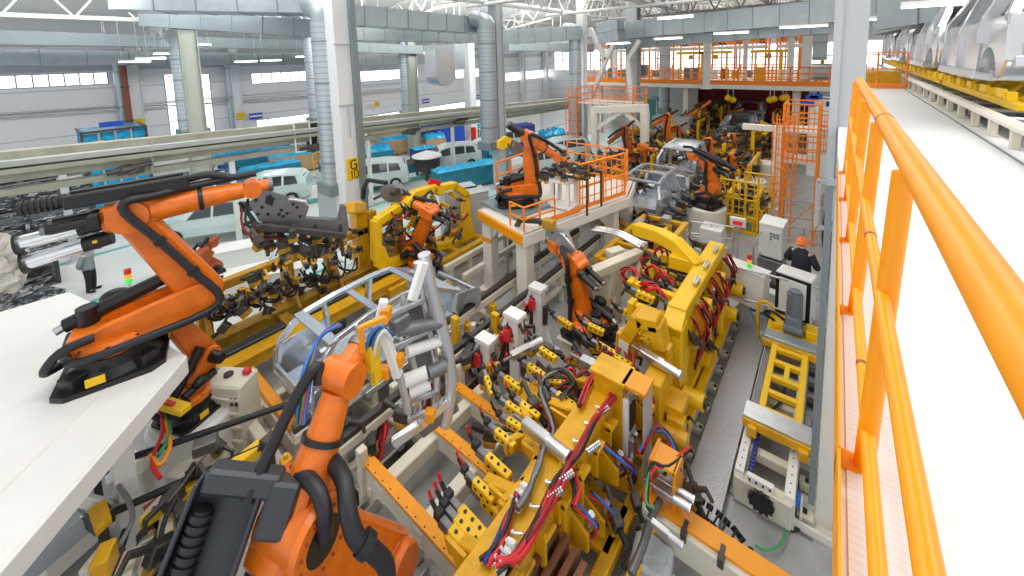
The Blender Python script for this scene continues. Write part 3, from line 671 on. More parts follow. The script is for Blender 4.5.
# ---------------------------------------------------------------- industrial robot
def robot(label, base, yaw, sh, el, wr, s=1.4, side=1, tool=(0, 0), lod=1, pack=False, hoses=True, name='welding_robot', mt='orange', basemat='black', group=None, fr=1.0):
    # base: world point; yaw degrees; sh / el / wr: (reach, height) of shoulder, elbow, wrist above the base
    t = thing(name, label, 'robot', base, R(yaw), group); n1 = 24 if lod else 12
    Q = lambda p, y=0: V((p[0], y, p[1])); Y = V((0, 1, 0))
    A, B, W = V((sh[0], 0, sh[1])), V((el[0], 0, el[1])), V((wr[0], 0, wr[1]))
    # base casting
    m = MB(basemat); k = s; zc = min(.30 * s, sh[1] * .45)
    m.prism([V(p) * k for p in ((-.48, -.38, .03), (-.36, -.48, .03), (.36, -.48, .03), (.48, -.38, .03), (.48, .38, .03), (.36, .48, .03), (-.36, .48, .03), (-.48, .38, .03))], V((0, 0, .06 * k)))
    m.lathe([(.44 * k, .05 * k), (.38 * k, zc * .55), (.36 * k, zc)], n=n1)
    for a in range(4): m.box(V((math.cos(a * 1.57 + .78), math.sin(a * 1.57 + .78), 0)) * .42 * k + V((0, 0, zc * .35)), (.2 * k, .2 * k, zc * .7), a * 1.57 + .78)
    b = m.build('base_casting', t)
    if lod:
        m = MB('yellow_bright'); m.box((-.1 * k, -.49 * k, zc * .5), (.16 * k, .02, zc * .35)); m.box((.488 * k, .1 * k, zc * .45), (.02, .16 * k, zc * .3)); m.build('warning_label', b)
    # carousel
    m = MB(mt); m.lathe([(.34 * k, zc), (.36 * k, zc + .03), (.36 * k, zc + .12 * k), (.30 * k, zc + .16 * k)], n=n1)
    a0 = V((0, 0, zc + .12 * k)); dd = (A - a0)
    for y in ((-.17, .17) if lod else (0,)): m.hull2(a0 + V((0, y * k, .02)), .20 * k, A + V((0, y * k, 0)), .19 * k, Y, .10 * k if lod else .3 * k)
    m.box(a0 + dd * .35, (abs(dd.x) * .6 + .2 * k, .34 * k, max(.12, dd.z * .4)))
    m.box(a0 + V((-.2 * k, 0, .05 * k)), (.3 * k, .4 * k, .2 * k)); m.build('carousel', t)
    m = MB('black'); m.cyl(A + V((0, -side * .18 * k, 0)), A + V((0, -side * .45 * k, 0)), .12 * k, .10 * k, n=16); m.cyl(a0 + V((-.22 * k, .12 * k, .05)), a0 + V((-.22 * k, .12 * k, .36 * k)), .1 * k, n=14); m.build('axis_motor', t)
    if lod:
        m = MB('black'); e = A + (B - A) * .25; m.cyl(a0 + V((-.42 * k, -.16 * k * side, .18 * k)), e + V((-.02, -.16 * k * side, .0)), .085 * k, n=12); m.use('steel').cyl(a0 + V((-.42 * k, -.16 * k * side, .18 * k)), a0 + V((-.50 * k, -.16 * k * side, .14 * k)), .05 * k, n=8); m.build('balance_cylinder', t)
        m = MB('black'); m.cyl(a0 + V((-.30 * k, -.30 * k * side, .20 * k)), a0 + V((.30 * k, -.30 * k * side, .26 * k)), .075 * k, n=12); m.ball(a0 + V((.0, -.34 * k * side, .3 * k)), .16 * k, .1 * k, .1 * k); m.use('steel').cyl(a0 + V((.30 * k, -.30 * k * side, .26 * k)), a0 + V((.40 * k, -.30 * k * side, .27 * k)), .03 * k, n=8); m.build('accumulator', t)
        m = MB('rubber'); m.tube([(-.44 * k, .1 * k, zc * .6), (-.5 * k, .3 * k * side, zc + .05 * k), (-.36 * k, .34 * k * side, zc + .24 * k), (-.1 * k, .3 * k * side, zc + .28 * k)], .05 * k, 8); m.build('base_hose', t)
        m = MB('black'); [m.cyl(V((math.cos(i * .785) * .34 * k, math.sin(i * .785) * .34 * k, zc + .11 * k)), V((math.cos(i * .785) * .34 * k, math.sin(i * .785) * .34 * k, zc + .135 * k)), .02 * k, n=6) for i in range(8)]; m.build('bolts', t)
    # link arm
    oy = .02 * side * k
    m = MB(mt); m.hull2(A + V((0, oy, 0)), .225 * k, B + V((0, oy, 0)), .165 * k, Y, .20 * k, 14)
    for c, r_ in ((A, .19), (B, .14)): m.cyl(c + V((0, oy + side * .09 * k, 0)), c + V((0, oy + side * .135 * k, 0)), r_ * k, r_ * .9 * k, n=n1)
    if lod:
        for c, r_ in ((A, .15), (B, .11)):
            for i in range(10): q = c + V((math.cos(i * .628) * r_ * k, oy + side * .13 * k, math.sin(i * .628) * r_ * k)); m.cyl(q, q + V((0, side * .018 * k, 0)), .014 * k, n=6)
    if lod: m.use('black'); m.cyl(B + V((0, oy + side * .135 * k, 0)), B + V((0, oy + side * .138 * k, 0)), .085 * k, n=16)
    m.build('link_arm', t)
    # forearm
    d = (W - B); L = d.length; d.normalize(); u = Y.cross(d); oz = u * (.0)
    m = MB(mt); m.cyl(B + V((0, -.2 * k, 0)), B + V((0, .16 * k, 0)), .195 * k, n=n1); m.obox(B + d * (.02 * k) + V((0, -.04 * k * side, 0)), d * (.26 * k), Y * (.17 * k), u * (.16 * k), .04 * k)
    m.cyl(B + d * (.2 * k), B + d * (L * .55), .15 * k * fr, .125 * k * fr, n=n1); m.cyl(B + d * (L * .55), B + d * (L - .1 * k), .118 * k * fr, .10 * k * fr, n=n1)
    fa = m.build('forearm', t)
    m = MB('black'); m.cyl(B + d * (L * .53), B + d * (L * .57), .14 * k * fr, n=n1); m.build('arm_ring', fa)
    for i, yy in enumerate((-.12, 0.02, .14) if lod else (0,)):
        m = MB('black'); p0 = B - d * (.24 * k) + V((0, yy * k, 0)) + u * ((.05 if i == 1 else -.03) * k); m.obox(p0 - d * (.05 * k), d * (.05 * k), Y * (.06 * k), u * (.07 * k)); m.cyl(p0, p0 - d * (.42 * k), .058 * k, n=12); m.use('gun').cyl(p0 - d * (.42 * k), p0 - d * (.46 * k), .05 * k, n=12); m.build('wrist_motor', t)
    # wrist
    T = V((tool[0], 0, tool[1])) if tool != (0, 0) else d
    T.normalize()
    m = MB(mt); m.cyl(W + Y * (-.13 * k), W + Y * (.13 * k), .115 * k, n=n1); m.cyl(W, W + T * (.2 * k), .10 * k, .085 * k, n=n1); w_ = m.build('wrist', t)
    m = MB('gun'); m.cyl(W + T * (.2 * k), W + T * (.25 * k), .1 * k, n=n1); m.build('tool_flange', w_)
    if hoses:
        h = MB('rubber'); yy = side * .20 * k; c1 = A + (B - A) * .35 + u * .02; pts = [V((-.42 * k, -.3 * k * side, zc + .1 * k)), V((-.30 * k, .36 * k * side, zc + .1 * k)), V((.2 * k, .40 * k * side, zc + .12 * k)), A + V((.16 * k, side * .27 * k, -.12 * k)), A + (B - A) * .3 + V((.12 * k, yy, 0)), A + (B - A) * .7 + V((.08 * k, yy, 0)), B + V((-.02 * k, side * .26 * k, .16 * k)), B + d * (.3 * k) + u * (-.17 * k) + V((0, side * .1 * k, 0)), B + d * (L * .6) - u * (-.19 * k), W + u * (.2 * k) + T * .1]
        pts[7] = B + d * (.3 * k) + u * (.2 * k) + V((0, side * .16 * k, 0)); pts[8] = B + d * (L * .6) + u * (.19 * k)
        if u.z < 0: pts[7] -= u * (.4 * k); pts[8] -= u * (.38 * k); pts[9] -= u * (.4 * k)
        h.tube(pts, .048 * k, 9 if lod else 6, 5); ho = h.build('hose', t)
        if lod:
            for i in (4, 5):
                m = MB('black'); dd = (pts[i + 1] - pts[i - 1]).normalized(); m.cyl(pts[i] - dd * .04, pts[i] + dd * .04, .066 * k, n=12); m.box(pts[i] - V((0, side * .06 * k, 0)), (.08 * k, .1 * k, .08 * k)); m.build('hose_clamp', ho)
    if pack:
        up = u if u.z > 0 else -u
        m = MB('black'); m.obox(B + up * (.29 * k) + d * (.05 * k), d * (.55 * k), Y * (.15 * k), up * (.075 * k), .02); m.obox(B + up * (.37 * k) + d * (.05 * k), d * (.5 * k), Y * (.04 * k), up * (.02 * k)); pk = m.build('supply_box', t)
        m = MB('rubber')
        a = B + up * (.29 * k) - d * (.5 * k)
        for i in range(8): m.cyl(a - d * (i * .045 * k), a - d * ((i + .6) * .045 * k), .085 * k, n=12); m.cyl(a - d * ((i + .6) * .045 * k), a - d * ((i + 1) * .045 * k), .07 * k, n=12)
        m.build('bellows', pk)
        m = MB('rubber'); m.tube([B + up * (.29 * k) + d * (.6 * k), B + up * (.30 * k) + d * (.8 * k), B + up * (.2 * k) + d * (1.05 * k)], .05 * k, 9); m.build('supply_hose', pk)
    t['tip'] = list(W + T * (.25 * k))
    return t
def tip(t):
    p = V(t['tip']); c, s_ = math.cos(t.rotation_euler.z), math.sin(t.rotation_euler.z); del t['tip']
    return V(t.location) + V((c * p.x - s_ * p.y, s_ * p.x + c * p.y, p.z))
# ---------------------------------------------------------------- small fixture parts, all given in world coordinates under a root at `t`
def clamp(t, p, d, up=V((0, 0, 1)), k=1.0, body='amber', tipm='red', name='clamp'):
    p = V(p); u, w, d = basis(V(d), V(up)); m = MB(body)
    m.obox(p, d * .19 * k, u * .055 * k, w * .075 * k)
    m.use('black')
    for i in (-1, 0, 1): m.cyl(p + d * (.11 * i * k) + w * .074 * k, p + d * (.11 * i * k) + w * .08 * k, .022 * k, n=8); m.cyl(p + d * (.11 * i * k) - u * .054 * k, p + d * (.11 * i * k) - u * .06 * k, .022 * k, n=8); m.cyl(p + d * (.11 * i * k) + u * .054 * k, p + d * (.11 * i * k) + u * .06 * k, .022 * k, n=8)
    m.use('gun').obox(p + d * .27 * k, d * .09 * k, u * .04 * k, w * .06 * k)
    m.use('black').obox(p + d * .38 * k + w * .05 * k, d * .05 * k, u * .05 * k, w * .05 * k); m.beam(p + d * .36 * k, p + d * .52 * k + w * .12 * k, .035 * k, .05 * k, w)
    m.use(tipm).cyl(p + d * .5 * k + w * .1 * k, p + d * .56 * k + w * .2 * k, .02 * k, n=6)
    m.build(name, t, world=True)
def cylinder_(t, p, d, k=1.0, name='pneumatic_cylinder'):
    p = V(p); u, w, d = basis(V(d)); m = MB('steel')
    m.obox(p, d * .22 * k, u * .07 * k, w * .07 * k); m.cyl(p + d * .2 * k, p + d * .5 * k, .085 * k, n=16); m.use('bright_metal').cyl(p + d * .5 * k, p + d * .53 * k, .09 * k, n=16)
    m.use('gun').cyl(p - d * .22 * k, p - d * .4 * k, .03 * k, n=8); m.build(name, t, world=True)
def gun_head(t, p, d, k=1.0, name='clamp'):
    # dark jaw clamp with bracket and lever
    p = V(p); u, w, d = basis(V(d)); m = MB('dark_steel')
    m.obox(p, d * .13 * k, u * .08 * k, w * .11 * k); m.beam(p + d * .1 * k + w * .08 * k, p + d * .38 * k + w * .14 * k, .06 * k, .07 * k); m.beam(p + d * .36 * k + w * .14 * k, p + d * .40 * k - w * .04 * k, .05 * k, .05 * k)
    m.use('yellow_old').obox(p - w * .16 * k, d * .1 * k, u * .1 * k, w * .06 * k); m.use('black').cyl(p - d * .1 * k, p - d * .34 * k + w * .06 * k, .05 * k, n=8)
    m.build(name, t, world=True)
def bundle(t, pts, r=.028, n=3, mats=('red', 'black', 'red_dark'), jit=.04, name='hose_bundle'):
    m = MB(mats[0]); pts = [V(p) for p in pts]
    for i in range(n):
        m.use(mats[i % len(mats)]); m.tube([p + V((rnd.uniform(-jit, jit), rnd.uniform(-jit, jit), rnd.uniform(0, jit))) for p in pts], r * rnd.uniform(.7, 1.2), 6, 4)
    m.build(name, t, world=True)
def valves(t, p, d, n=6, k=1.0, name='valve_block'):
    p = V(p); u, w, d = basis(V(d)); m = MB('steel')
    for i in range(n): q = p + d * (.07 * i * k); m.obox(q, d * .028 * k, u * .06 * k, w * .045 * k); m.use('bright_metal').cyl(q + w * .04 * k, q + w * .09 * k, .018 * k, n=6); m.use('steel')
    m.build(name, t, world=True)
def part(t, name, mt, fn):
    m = MB(mt); fn(m); return m.build(name, t, world=True)
# ---------------------------------------------------------------- railings, ladders, cabinets
def railing(label, pts, h, mt='fence_orange', spacing=1.2, rails=(1.0, .55), r=.03, name='guard_rail', kick=True, bars=0, cat='railing'):
    pts = [V(p) for p in pts]; t = thing(name, label, cat, pts[0])
    m = MB(mt); post = []
    for a, b in zip(pts, pts[1:]):
        for f in rails: m.cyl(a + V((0, 0, h * f)), b + V((0, 0, h * f)), r, n=6)
    m.build('rail', t, world=True)
    if kick:
        m = MB(mt)
        for a, b in zip(pts, pts[1:]): m.beam(a + V((0, 0, .08)), b + V((0, 0, .08)), .02, .14)
        m.build('kick_plate', t, world=True)
    for a, b in zip(pts, pts[1:]):
        n = max(1, int((b - a).length / spacing + .5))
        for i in range(n + 1):
            if i == 0 and a is not pts[0]: continue
            p = a + (b - a) * (i / n); q = MB(mt); q.cyl(p, p + V((0, 0, h)), r * 1.1, n=6); q.build('post', t, world=True)
        if bars:
            q = MB(mt); nb = int((b - a).length / bars)
            for i in range(nb): p = a + (b - a) * ((i + .5) / nb); q.cyl(p + V((0, 0, .1)), p + V((0, 0, h)), r * .5, n=5)
            for f in (.25, .5, .75): q.cyl(a + V((0, 0, h * f)), b + V((0, 0, h * f)), r * .5, n=5)
            q.build('infill', t, world=True)
    return t
def ladder(label, p0, h, w, ang=0, mt='fence_orange', cage=True, name='cage_ladder'):
    t = thing(name, label, 'ladder', p0, R(ang))
    for sx in (-1, 1): m = MB(mt); m.beam((sx * w / 2, 0, 0), (sx * w / 2, 0, h), .05, .06); m.build('stile', t)
    m = MB(mt)
    for i in range(int(h / .3)): m.cyl((-w / 2, 0, .3 + i * .3), (w / 2, 0, .3 + i * .3), .02, n=5)
    m.build('rung', t)
    if cage:
        m = MB(mt)
        for i in range(int((h - 2) / .6) + 1):
            z = 2 + i * .6; pts = [V((w * .75 * math.cos(math.pi * k / 8), -w * .95 * math.sin(math.pi * k / 8), z)) for k in range(9)]; m.tube(pts, .02, 5, 1)
        for k in (1, 3, 5, 7): c = V((w * .75 * math.cos(math.pi * k / 8), -w * .95 * math.sin(math.pi * k / 8), 0)); m.cyl(c + V((0, 0, 2)), c + V((0, 0, h)), .015, n=4)
        m.build('cage', t)
    return t
def cabinet(label, loc, d, rz=0, mt='white_paint', door='paper', name='control_cabinet', cat='cabinet', legs=True):
    t = thing(name, label, cat, loc, rz); w, dp, h = d
    m = MB(mt); m.box((0, 0, h / 2 + .06), (w, dp, h)); m.box((0, 0, h + .075), (w + .06, dp + .06, .03)); m.build('housing', t)
    m = MB(mt); m.box((0, -dp / 2 - .012, h / 2 + .06), (w * .9, .025, h * .9)); o = m.build('door', t)
    q = MB('black'); q.box((w * .36, -dp / 2 - .04, h * .55), (.03, .03, .14)); q.build('handle', o)
    m = MB('dark_steel'); m.box((0, 0, .03), (w * .94, dp * .94, .06)); m.build('plinth', t)
    return t
def crate(label, loc, d, rz, mt, lid=None, group=None, name='crate', cat='crate', bags=None):
    t = thing(name, label, cat, loc, rz, group); w, dp, h = d
    m = MB(mt)
    for sx in (-1, 1): m.box((sx * (w / 2 - .02), 0, h / 2 + .1), (.04, dp, h)); m.box((0, sx * (dp / 2 - .02), h / 2 + .1), (w, .04, h))
    m.box((0, 0, .13), (w, dp, .05)); n = max(2, int(w / .6))
    for i in range(n + 1): x = -w / 2 + w * i / n; [m.box((x * .98, sy * (dp / 2 + .005), h / 2 + .1), (.07, .03, h)) for sy in (-1, 1)]
    m.build('box', t)
    m = MB('dark_steel'); [m.box((sx * w * .4, 0, .05), (.14, dp, .1)) for sx in (-1, 0, 1)]; m.build('skid', t)
    if lid:
        m = MB(lid)
        g = []; nx, ny = 16, 8
        for i in range(nx + 1): g.append([V((-w / 2 + w * i / nx, -dp / 2 + dp * j / ny, h + .1 + (rnd.uniform(.02, .5) if bags else rnd.uniform(.0, .16)) * (1 if 0 < i < nx and 0 < j < ny else 0))) for j in range(ny + 1)])
        m.loft(g, closed=False, caps=False); m.build('film_cover', t)
    return t
# ---------------------------------------------------------------- people: one skinned body, clothes and hair as children
def limb(m, pts, rs, n=10): 
    P = [V(p) for p in pts]
    m.tube(P, lambda t: rs[min(int(t * (len(rs) - 1)), len(rs) - 2)] * (1 - (t * (len(rs) - 1) - min(int(t * (len(rs) - 1)), len(rs) - 2))) + rs[min(int(t * (len(rs) - 1)), len(rs) - 2) + 1] * (t * (len(rs) - 1) - min(int(t * (len(rs) - 1)), len(rs) - 2)), n, 5)
def person(label, loc, rz, h, top, legs, helmet=None, arms='down', hair='hair'):
    t = thing('person', label, 'person', loc, rz); k = h / 1.75
    # body: skin modifier grown from a joint graph (pelvis root)
    J = {'pel': ((0, 0, .95), .12), 'wai': ((0, 0, 1.1), .115), 'che': ((0, .01, 1.3), .14), 'nec': ((0, 0, 1.47), .055), 'hea': ((0, .02, 1.58), .08), 'top': ((0, .015, 1.68), .075)}
    E = [('pel', 'wai'), ('wai', 'che'), ('che', 'nec'), ('nec', 'hea'), ('hea', 'top')]
    for sx, n in ((-1, 'l'), (1, 'r')):
        J['hip' + n] = ((sx * .1, 0, .88), .10); J['kne' + n] = ((sx * .12, .02, .48), .065); J['ank' + n] = ((sx * .13, -.01, .09), .045); J['toe' + n] = ((sx * .15, .16, .035), .035)
        J['sho' + n] = ((sx * .19, 0, 1.4), .065)
        if arms == 'down': el_, wr_, ha = (sx * .26, -.03, 1.12), (sx * .25, .06, .88), (sx * .24, .09, .80)
        elif arms == 'behind': el_, wr_, ha = (sx * .30, -.08, 1.14), (sx * .12, -.17, .95), (sx * .04, -.18, .92)
        else: el_, wr_, ha = (sx * .32, .02, 1.14), (sx * .20, .25, 1.10), (sx * .16, .33, 1.10)
        J['elb' + n] = (el_, .05); J['wri' + n] = (wr_, .032); J['han' + n] = (ha, .034)
        E += [('pel', 'hip' + n), ('hip' + n, 'kne' + n), ('kne' + n, 'ank' + n), ('ank' + n, 'toe' + n), ('che', 'sho' + n), ('sho' + n, 'elb' + n), ('elb' + n, 'wri' + n), ('wri' + n, 'han' + n)]
        w = V(wr_); hd = (V(ha) - w).normalized()
        for f in range(5):
            off = V(((f - 2) * .017, 0, 0)) if arms != 'down' else V((0, (f - 2) * .017, 0))
            b_ = V(ha) + hd * .02 + off; L = (.05, .07, .075, .07, .055)[f]
            if f == 0: b_ = V(wr_) + hd * .04 + off * 1.3
            J['f%d%s' % (f, n)] = (tuple(b_), .011); J['g%d%s' % (f, n)] = (tuple(b_ + hd * L + V((0, .012, -.004))), .008); E += [('han' + n if f else 'wri' + n, 'f%d%s' % (f, n)), ('f%d%s' % (f, n), 'g%d%s' % (f, n))]
    nm = list(J); me = bpy.data.meshes.new('body'); me.from_pydata([V(J[q][0]) * k for q in nm], [(nm.index(a), nm.index(b)) for a, b in E], [])
    o = bpy.data.objects.new('body', me); C.objects.link(o); o.parent = t
    md = o.modifiers.new('skin', 'SKIN'); md.use_smooth_shade = True
    for i, q in enumerate(nm): me.skin_vertices[0].data[i].radius = (J[q][1] * k, J[q][1] * k); 
    me.skin_vertices[0].data[nm.index('pel')].use_root = True
    sd = o.modifiers.new('sub', 'SUBSURF'); sd.levels = 1; sd.render_levels = 2
    me.materials.append(MT['skin'])
    # face
    m = MB('skin'); m.ball(V((0, .10, 1.585)) * k, .014 * k, .024 * k, .02 * k, 8, 6); [m.ball(V((sx * .083, .01, 1.60)) * k, .012 * k, .022 * k, .034 * k, 8, 6) for sx in (-1, 1)]; m.use('hair'); [m.ball(V((sx * .034, .088, 1.615)) * k, .011 * k, .008 * k, .008 * k, 8, 5) for sx in (-1, 1)]; m.use('red_dark').ball(V((0, .09, 1.545)) * k, .024 * k, .008 * k, .006 * k, 8, 5); m.build('face', t)
    # jacket
    def ring(z, rx, ry, yo=0): return [V((rx * math.cos(2 * math.pi * i / 16), yo + ry * math.sin(2 * math.pi * i / 16), z)) * k for i in range(16)]
    m = MB(top); m.loft([ring(.84, .21, .155), ring(.95, .215, .16), ring(1.1, .20, .15), ring(1.25, .215, .155), ring(1.36, .225, .145), ring(1.44, .16, .11), ring(1.49, .075, .075), ring(1.52, .07, .07)])
    for n in 'lr': P4 = [V(J[q + n][0]) * k for q in ('sho', 'elb', 'wri')]; limb(m, [P4[0] + V((0, 0, .0)), P4[1], P4[2]], [.09 * k, .075 * k, .055 * k])
    m.build('jacket', t)
    m = MB(legs); m.loft([ring(.80, .2, .15), ring(.9, .2, .15), ring(.98, .19, .14)])
    for n in 'lr': limb(m, [V(J[q + n][0]) * k for q in ('hip', 'kne', 'ank')], [.125 * k, .09 * k, .075 * k])
    m.build('trousers', t)
    m = MB('black')
    for sx in (-1, 1): m.obox(V((sx * .14, .06, .045)) * k, V((.05, 0, 0)) * k, V((.02 * sx, .135, 0)) * k, V((0, 0, .045)) * k, .02)
    m.build('shoes', t)
    if helmet:
        m = MB(helmet); m.lathe([(.125 * k, 0), (.15 * k, .005 * k), (.128 * k, .03 * k), (.12 * k, .08 * k), (.085 * k, .13 * k), (.02 * k, .15 * k)], V((0, .015, 1.63)) * k, n=20); m.box(V((0, .14, 1.637)) * k, (.16 * k, .09 * k, .012 * k)); m.box(V((0, 0.015, 1.78)) * k, (.03 * k, .2 * k, .02 * k)); m.build('safety_helmet', t)
    m = MB(hair); m.ball(V((0, -.005, 1.645)) * k, .093 * k, .10 * k, .085 * k, 14, 8); m.build('hair', t)
    return t
# ================================================================ WALKWAY: RAILING, CONVEYOR WITH CAR BODIES
RX, RT = .166, 7.69
t = thing('guard_rail', 'thick bright orange guard railing along the walkway in the foreground', 'railing', (.12, 3, WZ))
part(t, 'top_rail', 'rail_orange', lambda m: m.cyl((RX, -1.5, RT), (RX, 4.9, RT), .030, n=28))
part(t, 'top_rail_sleeve', 'orange_dark', lambda m: m.cyl((RX, 2.24, RT), (RX, 2.256, RT), .0312, n=28))
for X_, z, yj in ((.120, 7.34, 1.81), (.114, 6.93, 1.69)):
    part(t, 'middle_rail', 'rail_orange', lambda m: m.cyl((X_, -1.5, z), (X_, 4.9, z), .0165, n=20))
    part(t, 'rail_joint', 'orange_dark', lambda m: m.cyl((X_, yj, z), (X_, yj + .016, z), .0175, n=20))
for y in (1.4, 2.26, 3.12, 3.98, 4.84):
    part(t, 'post', 'rail_orange', lambda m: (m.cyl((.112, y, WZ), (.146, y, RT - .012), .0235, n=20)))
part(t, 'kick_plate', 'rail_orange', lambda m: [m.bx(.05, .1, q - .03, q + .03, WZ - .06, WZ + .01, 0) for q in (1.4, 2.26, 3.12, 3.98, 4.84)] + [m.bx(.050, .056, a, b, WZ - .12, WZ + .12, 0) for a, b in ((-1.5, 1.29), (1.3, 3.2), (3.21, 4.95))])
# short railing closing the walkway at its far end
railing('orange railing closing the far end of the walkway', [(.3, 15.3, WZ), (1.5, 15.3, WZ)], 1.0, 'fence_orange', .6, r=.022)
part_ = tag(MB('yellow').bx(.5, 1.45, 15.9, 16.3, WZ + .05, WZ + .45).build('stop_beam', at=(1, 16.1, WZ)), 'yellow buffer beam behind the far end of the walkway', 'beam')
# conveyor
t = thing('skid_conveyor', 'cream roller conveyor rail on short posts beside the walkway', 'conveyor', (1.6, 6, WZ))
BX = 1.58
part(t, 'rail_beam', 'cream', lambda m: (m.bx(BX - .07, BX + .07, 3.2, 27, WZ + .22, WZ + .31, .03), m.bx(BX + 1.75, BX + 1.89, 3.2, 27, WZ + .22, WZ + .31, .03)))
for i in range(22): part(t, 'post', 'beige', lambda m: (m.bx(BX - .03, BX + .05, 3.5 + i * .85, 3.58 + i * .85, WZ, WZ + .24), m.bx(BX + 1.78, BX + 1.86, 3.5 + i * .85, 3.58 + i * .85, WZ, WZ + .24)))
for i in range(20): part(t, 'roller', 'steel', lambda m: m.cyl((BX + .08, 3.9 + i * .95, WZ + .24), (BX + 1.75, 3.9 + i * .95, WZ + .24), .035, n=10))
for i in range(6): part(t, 'drive_motor', 'gun', lambda m: (m.cyl((BX + .1, 4.3 + i * 2.6, WZ + .13), (BX + .4, 4.3 + i * 2.6, WZ + .13), .09, n=14), m.box((BX + .48, 4.3 + i * 2.6, WZ + .13), (.16, .18, .2))))
part(t, 'floor_rail', 'galv_dark', lambda m: (m.bx(BX - .13, BX - .11, 2.5, 15.3, WZ, WZ + .012, 0), m.bx(BX + .1, BX + 1.7, 2.5, 15.3, WZ, WZ + .02, 0)))
LB = ['nearest silver car body at the top right corner, partly out of frame', 'second silver car body along the walkway conveyor', 'third silver car body along the walkway conveyor', 'farthest silver car body along the walkway conveyor']
for i, y in enumerate((10.3, 15.0, 19.7, 24.4)):
    car_frame(LB[i], (2.62, y, WZ + .52), 0, 1.06, True, True, 'silver car bodies on yellow skids above the walkway', 'body_side', True)
    t = thing('transport_skid', ['yellow skid carrying the nearest silver car body', 'yellow skid under the second car body', 'yellow skid under the third car body', 'yellow skid under the farthest car body'][i], 'skid', (2.62, y, WZ + .31), 0, 'yellow skids on the walkway conveyor')
    for sx in (-1, 1):
        m = MB('yellow_bright'); m.box((sx * .78, 0, .06), (.12, 4.9, .1)); m.build('runner', t)
        for k in range(6):
            m = MB('yellow_bright'); yy = -2 + k * .8; m.box((sx * .80, yy, .16), (.1, .16, .14)); m.box((sx * .86, yy + .12, .2), (.05, .3, .12)); m.beam((sx * .7, yy, .1), (sx * .5, yy + .2, .26), .07, .06); m.build('support', t)
    m = MB('yellow_bright'); [m.box((0, -2.2 + k * .88, .06), (1.5, .1, .08)) for k in range(6)]; m.build('cross_member', t)
# tall grey column at the walkway edge and its beige foot down in the cell
t = thing('edge_column', 'tall grey steel column at the walkway edge with beige foot', 'column', (.15, 7.95, 0))
part(t, 'shaft', 'column_grey', lambda m: (m.bx(.04, .33, 7.70, 7.74, 6.0, 12.9, 0), m.bx(-.06, .04, 7.66, 7.82, 6.0, 12.9, 0), m.bx(.24, .33, 7.75, 8.1, 6.0, 12.9, 0), m.bx(-.06, .33, 8.1, 8.14, 6, 12.9, 0)))
part(t, 'lower_shaft', 'cream', lambda m: m.bx(.06, .30, 7.72, 8.0, .03, 6.0, .01))
part(t, 'conduit', 'galv_dark', lambda m: m.bx(-.04, .05, 7.70, 7.80, .35, 5.95, 0))
part(t, 'base_plate', 'cream', lambda m: (m.bx(-.22, .46, 7.45, 8.15, 0, .04), m.bx(-.22, .46, 7.45, 7.5, 0, .16)))
for sx in (-.12, .36): part(t, 'gusset', 'cream', lambda m: m.prism([(sx, 7.72, .03), (sx, 7.48, .03), (sx, 7.72, .4)], V((.03, 0, 0))))
part(t, 'joint_plate', 'column_grey', lambda m: m.bx(-.04, .30, 7.64, 7.7, 5.9, 6.02))
m = MB('rubber'); m.tube([ay(x, y, 7.66) for x, y in ((855, 148), (849, 158), (846, 172), (846, 190), (847, 205))], .016, 6); tag(m.build('black_cable', at=(.27, 7.6, 6)), 'black cable hanging at the foot of the tall grey column', 'cable')
# ================================================================ ROBOTS OF THE CELL
def rpx(label, base, yaw, shp, elp, wrp, **kw):
    b = V(base); Y_ = R(yaw); u = V((math.cos(Y_), math.sin(Y_), 0))
    def rz(p): q = apl(p[0], p[1], b, Y_) - b; return (q.dot(u), q.z)
    return robot(label, base, yaw, rz(shp), rz(elp), rz(wrp), **kw)
PZ = 2.9
# white platform at lower left carrying the near robot
t = thing('robot_platform', 'large white robot platform filling the lower left corner', 'platform', (-10, -.5, 0))
poly = [(-13.6, -.75), (-13.5, .3), (-12.2, .62), (-8.71, 1.40), (-6.1, -.95), (-6.6, -3), (-13.6, -3)]
part(t, 'deck', 'white_paint', lambda m: m.prism([(x, y, PZ - .04) for x, y in poly], V((0, 0, .08))))
part(t, 'edge_beam', 'white_paint', lambda m: [m.beam((a[0], a[1], PZ - .16), (b[0], b[1], PZ - .16), .1, .3) for a, b in zip(poly, poly[1:])])
part(t, 'seam', 'cream', lambda m: m.beam((-9.6, 1.1, PZ + .003), (-7.2, -1.0, PZ + .003), .02, .008))
for x, y in ((-8.7, .5), (-12.9, .1), (-7.0, -.8), (-10.8, .6)): part(t, 'leg', 'white_paint', lambda m: (m.box((x, y, (PZ - .3) / 2), (.26, .26, PZ - .3)), m.box((x, y, .02), (.5, .5, .04))))
for a, b in (((-8.7, .4), (-8.7, -.8)), ((-12.9, .1), (-10.8, .6))): part(t, 'brace', 'white_paint', lambda m: m.beam((a[0], a[1], .9), (b[0], b[1], PZ - .35), .14, .14))
B1 = (-9.51, .66, PZ)
r1 = rpx('big orange robot standing on the white platform with arm swung left', B1, 75, (203, 290), (130, 213), (252, 188), s=1.42, side=-1, pack=True, fr=1.12)
k = 1.42
p1 = tip(r1)
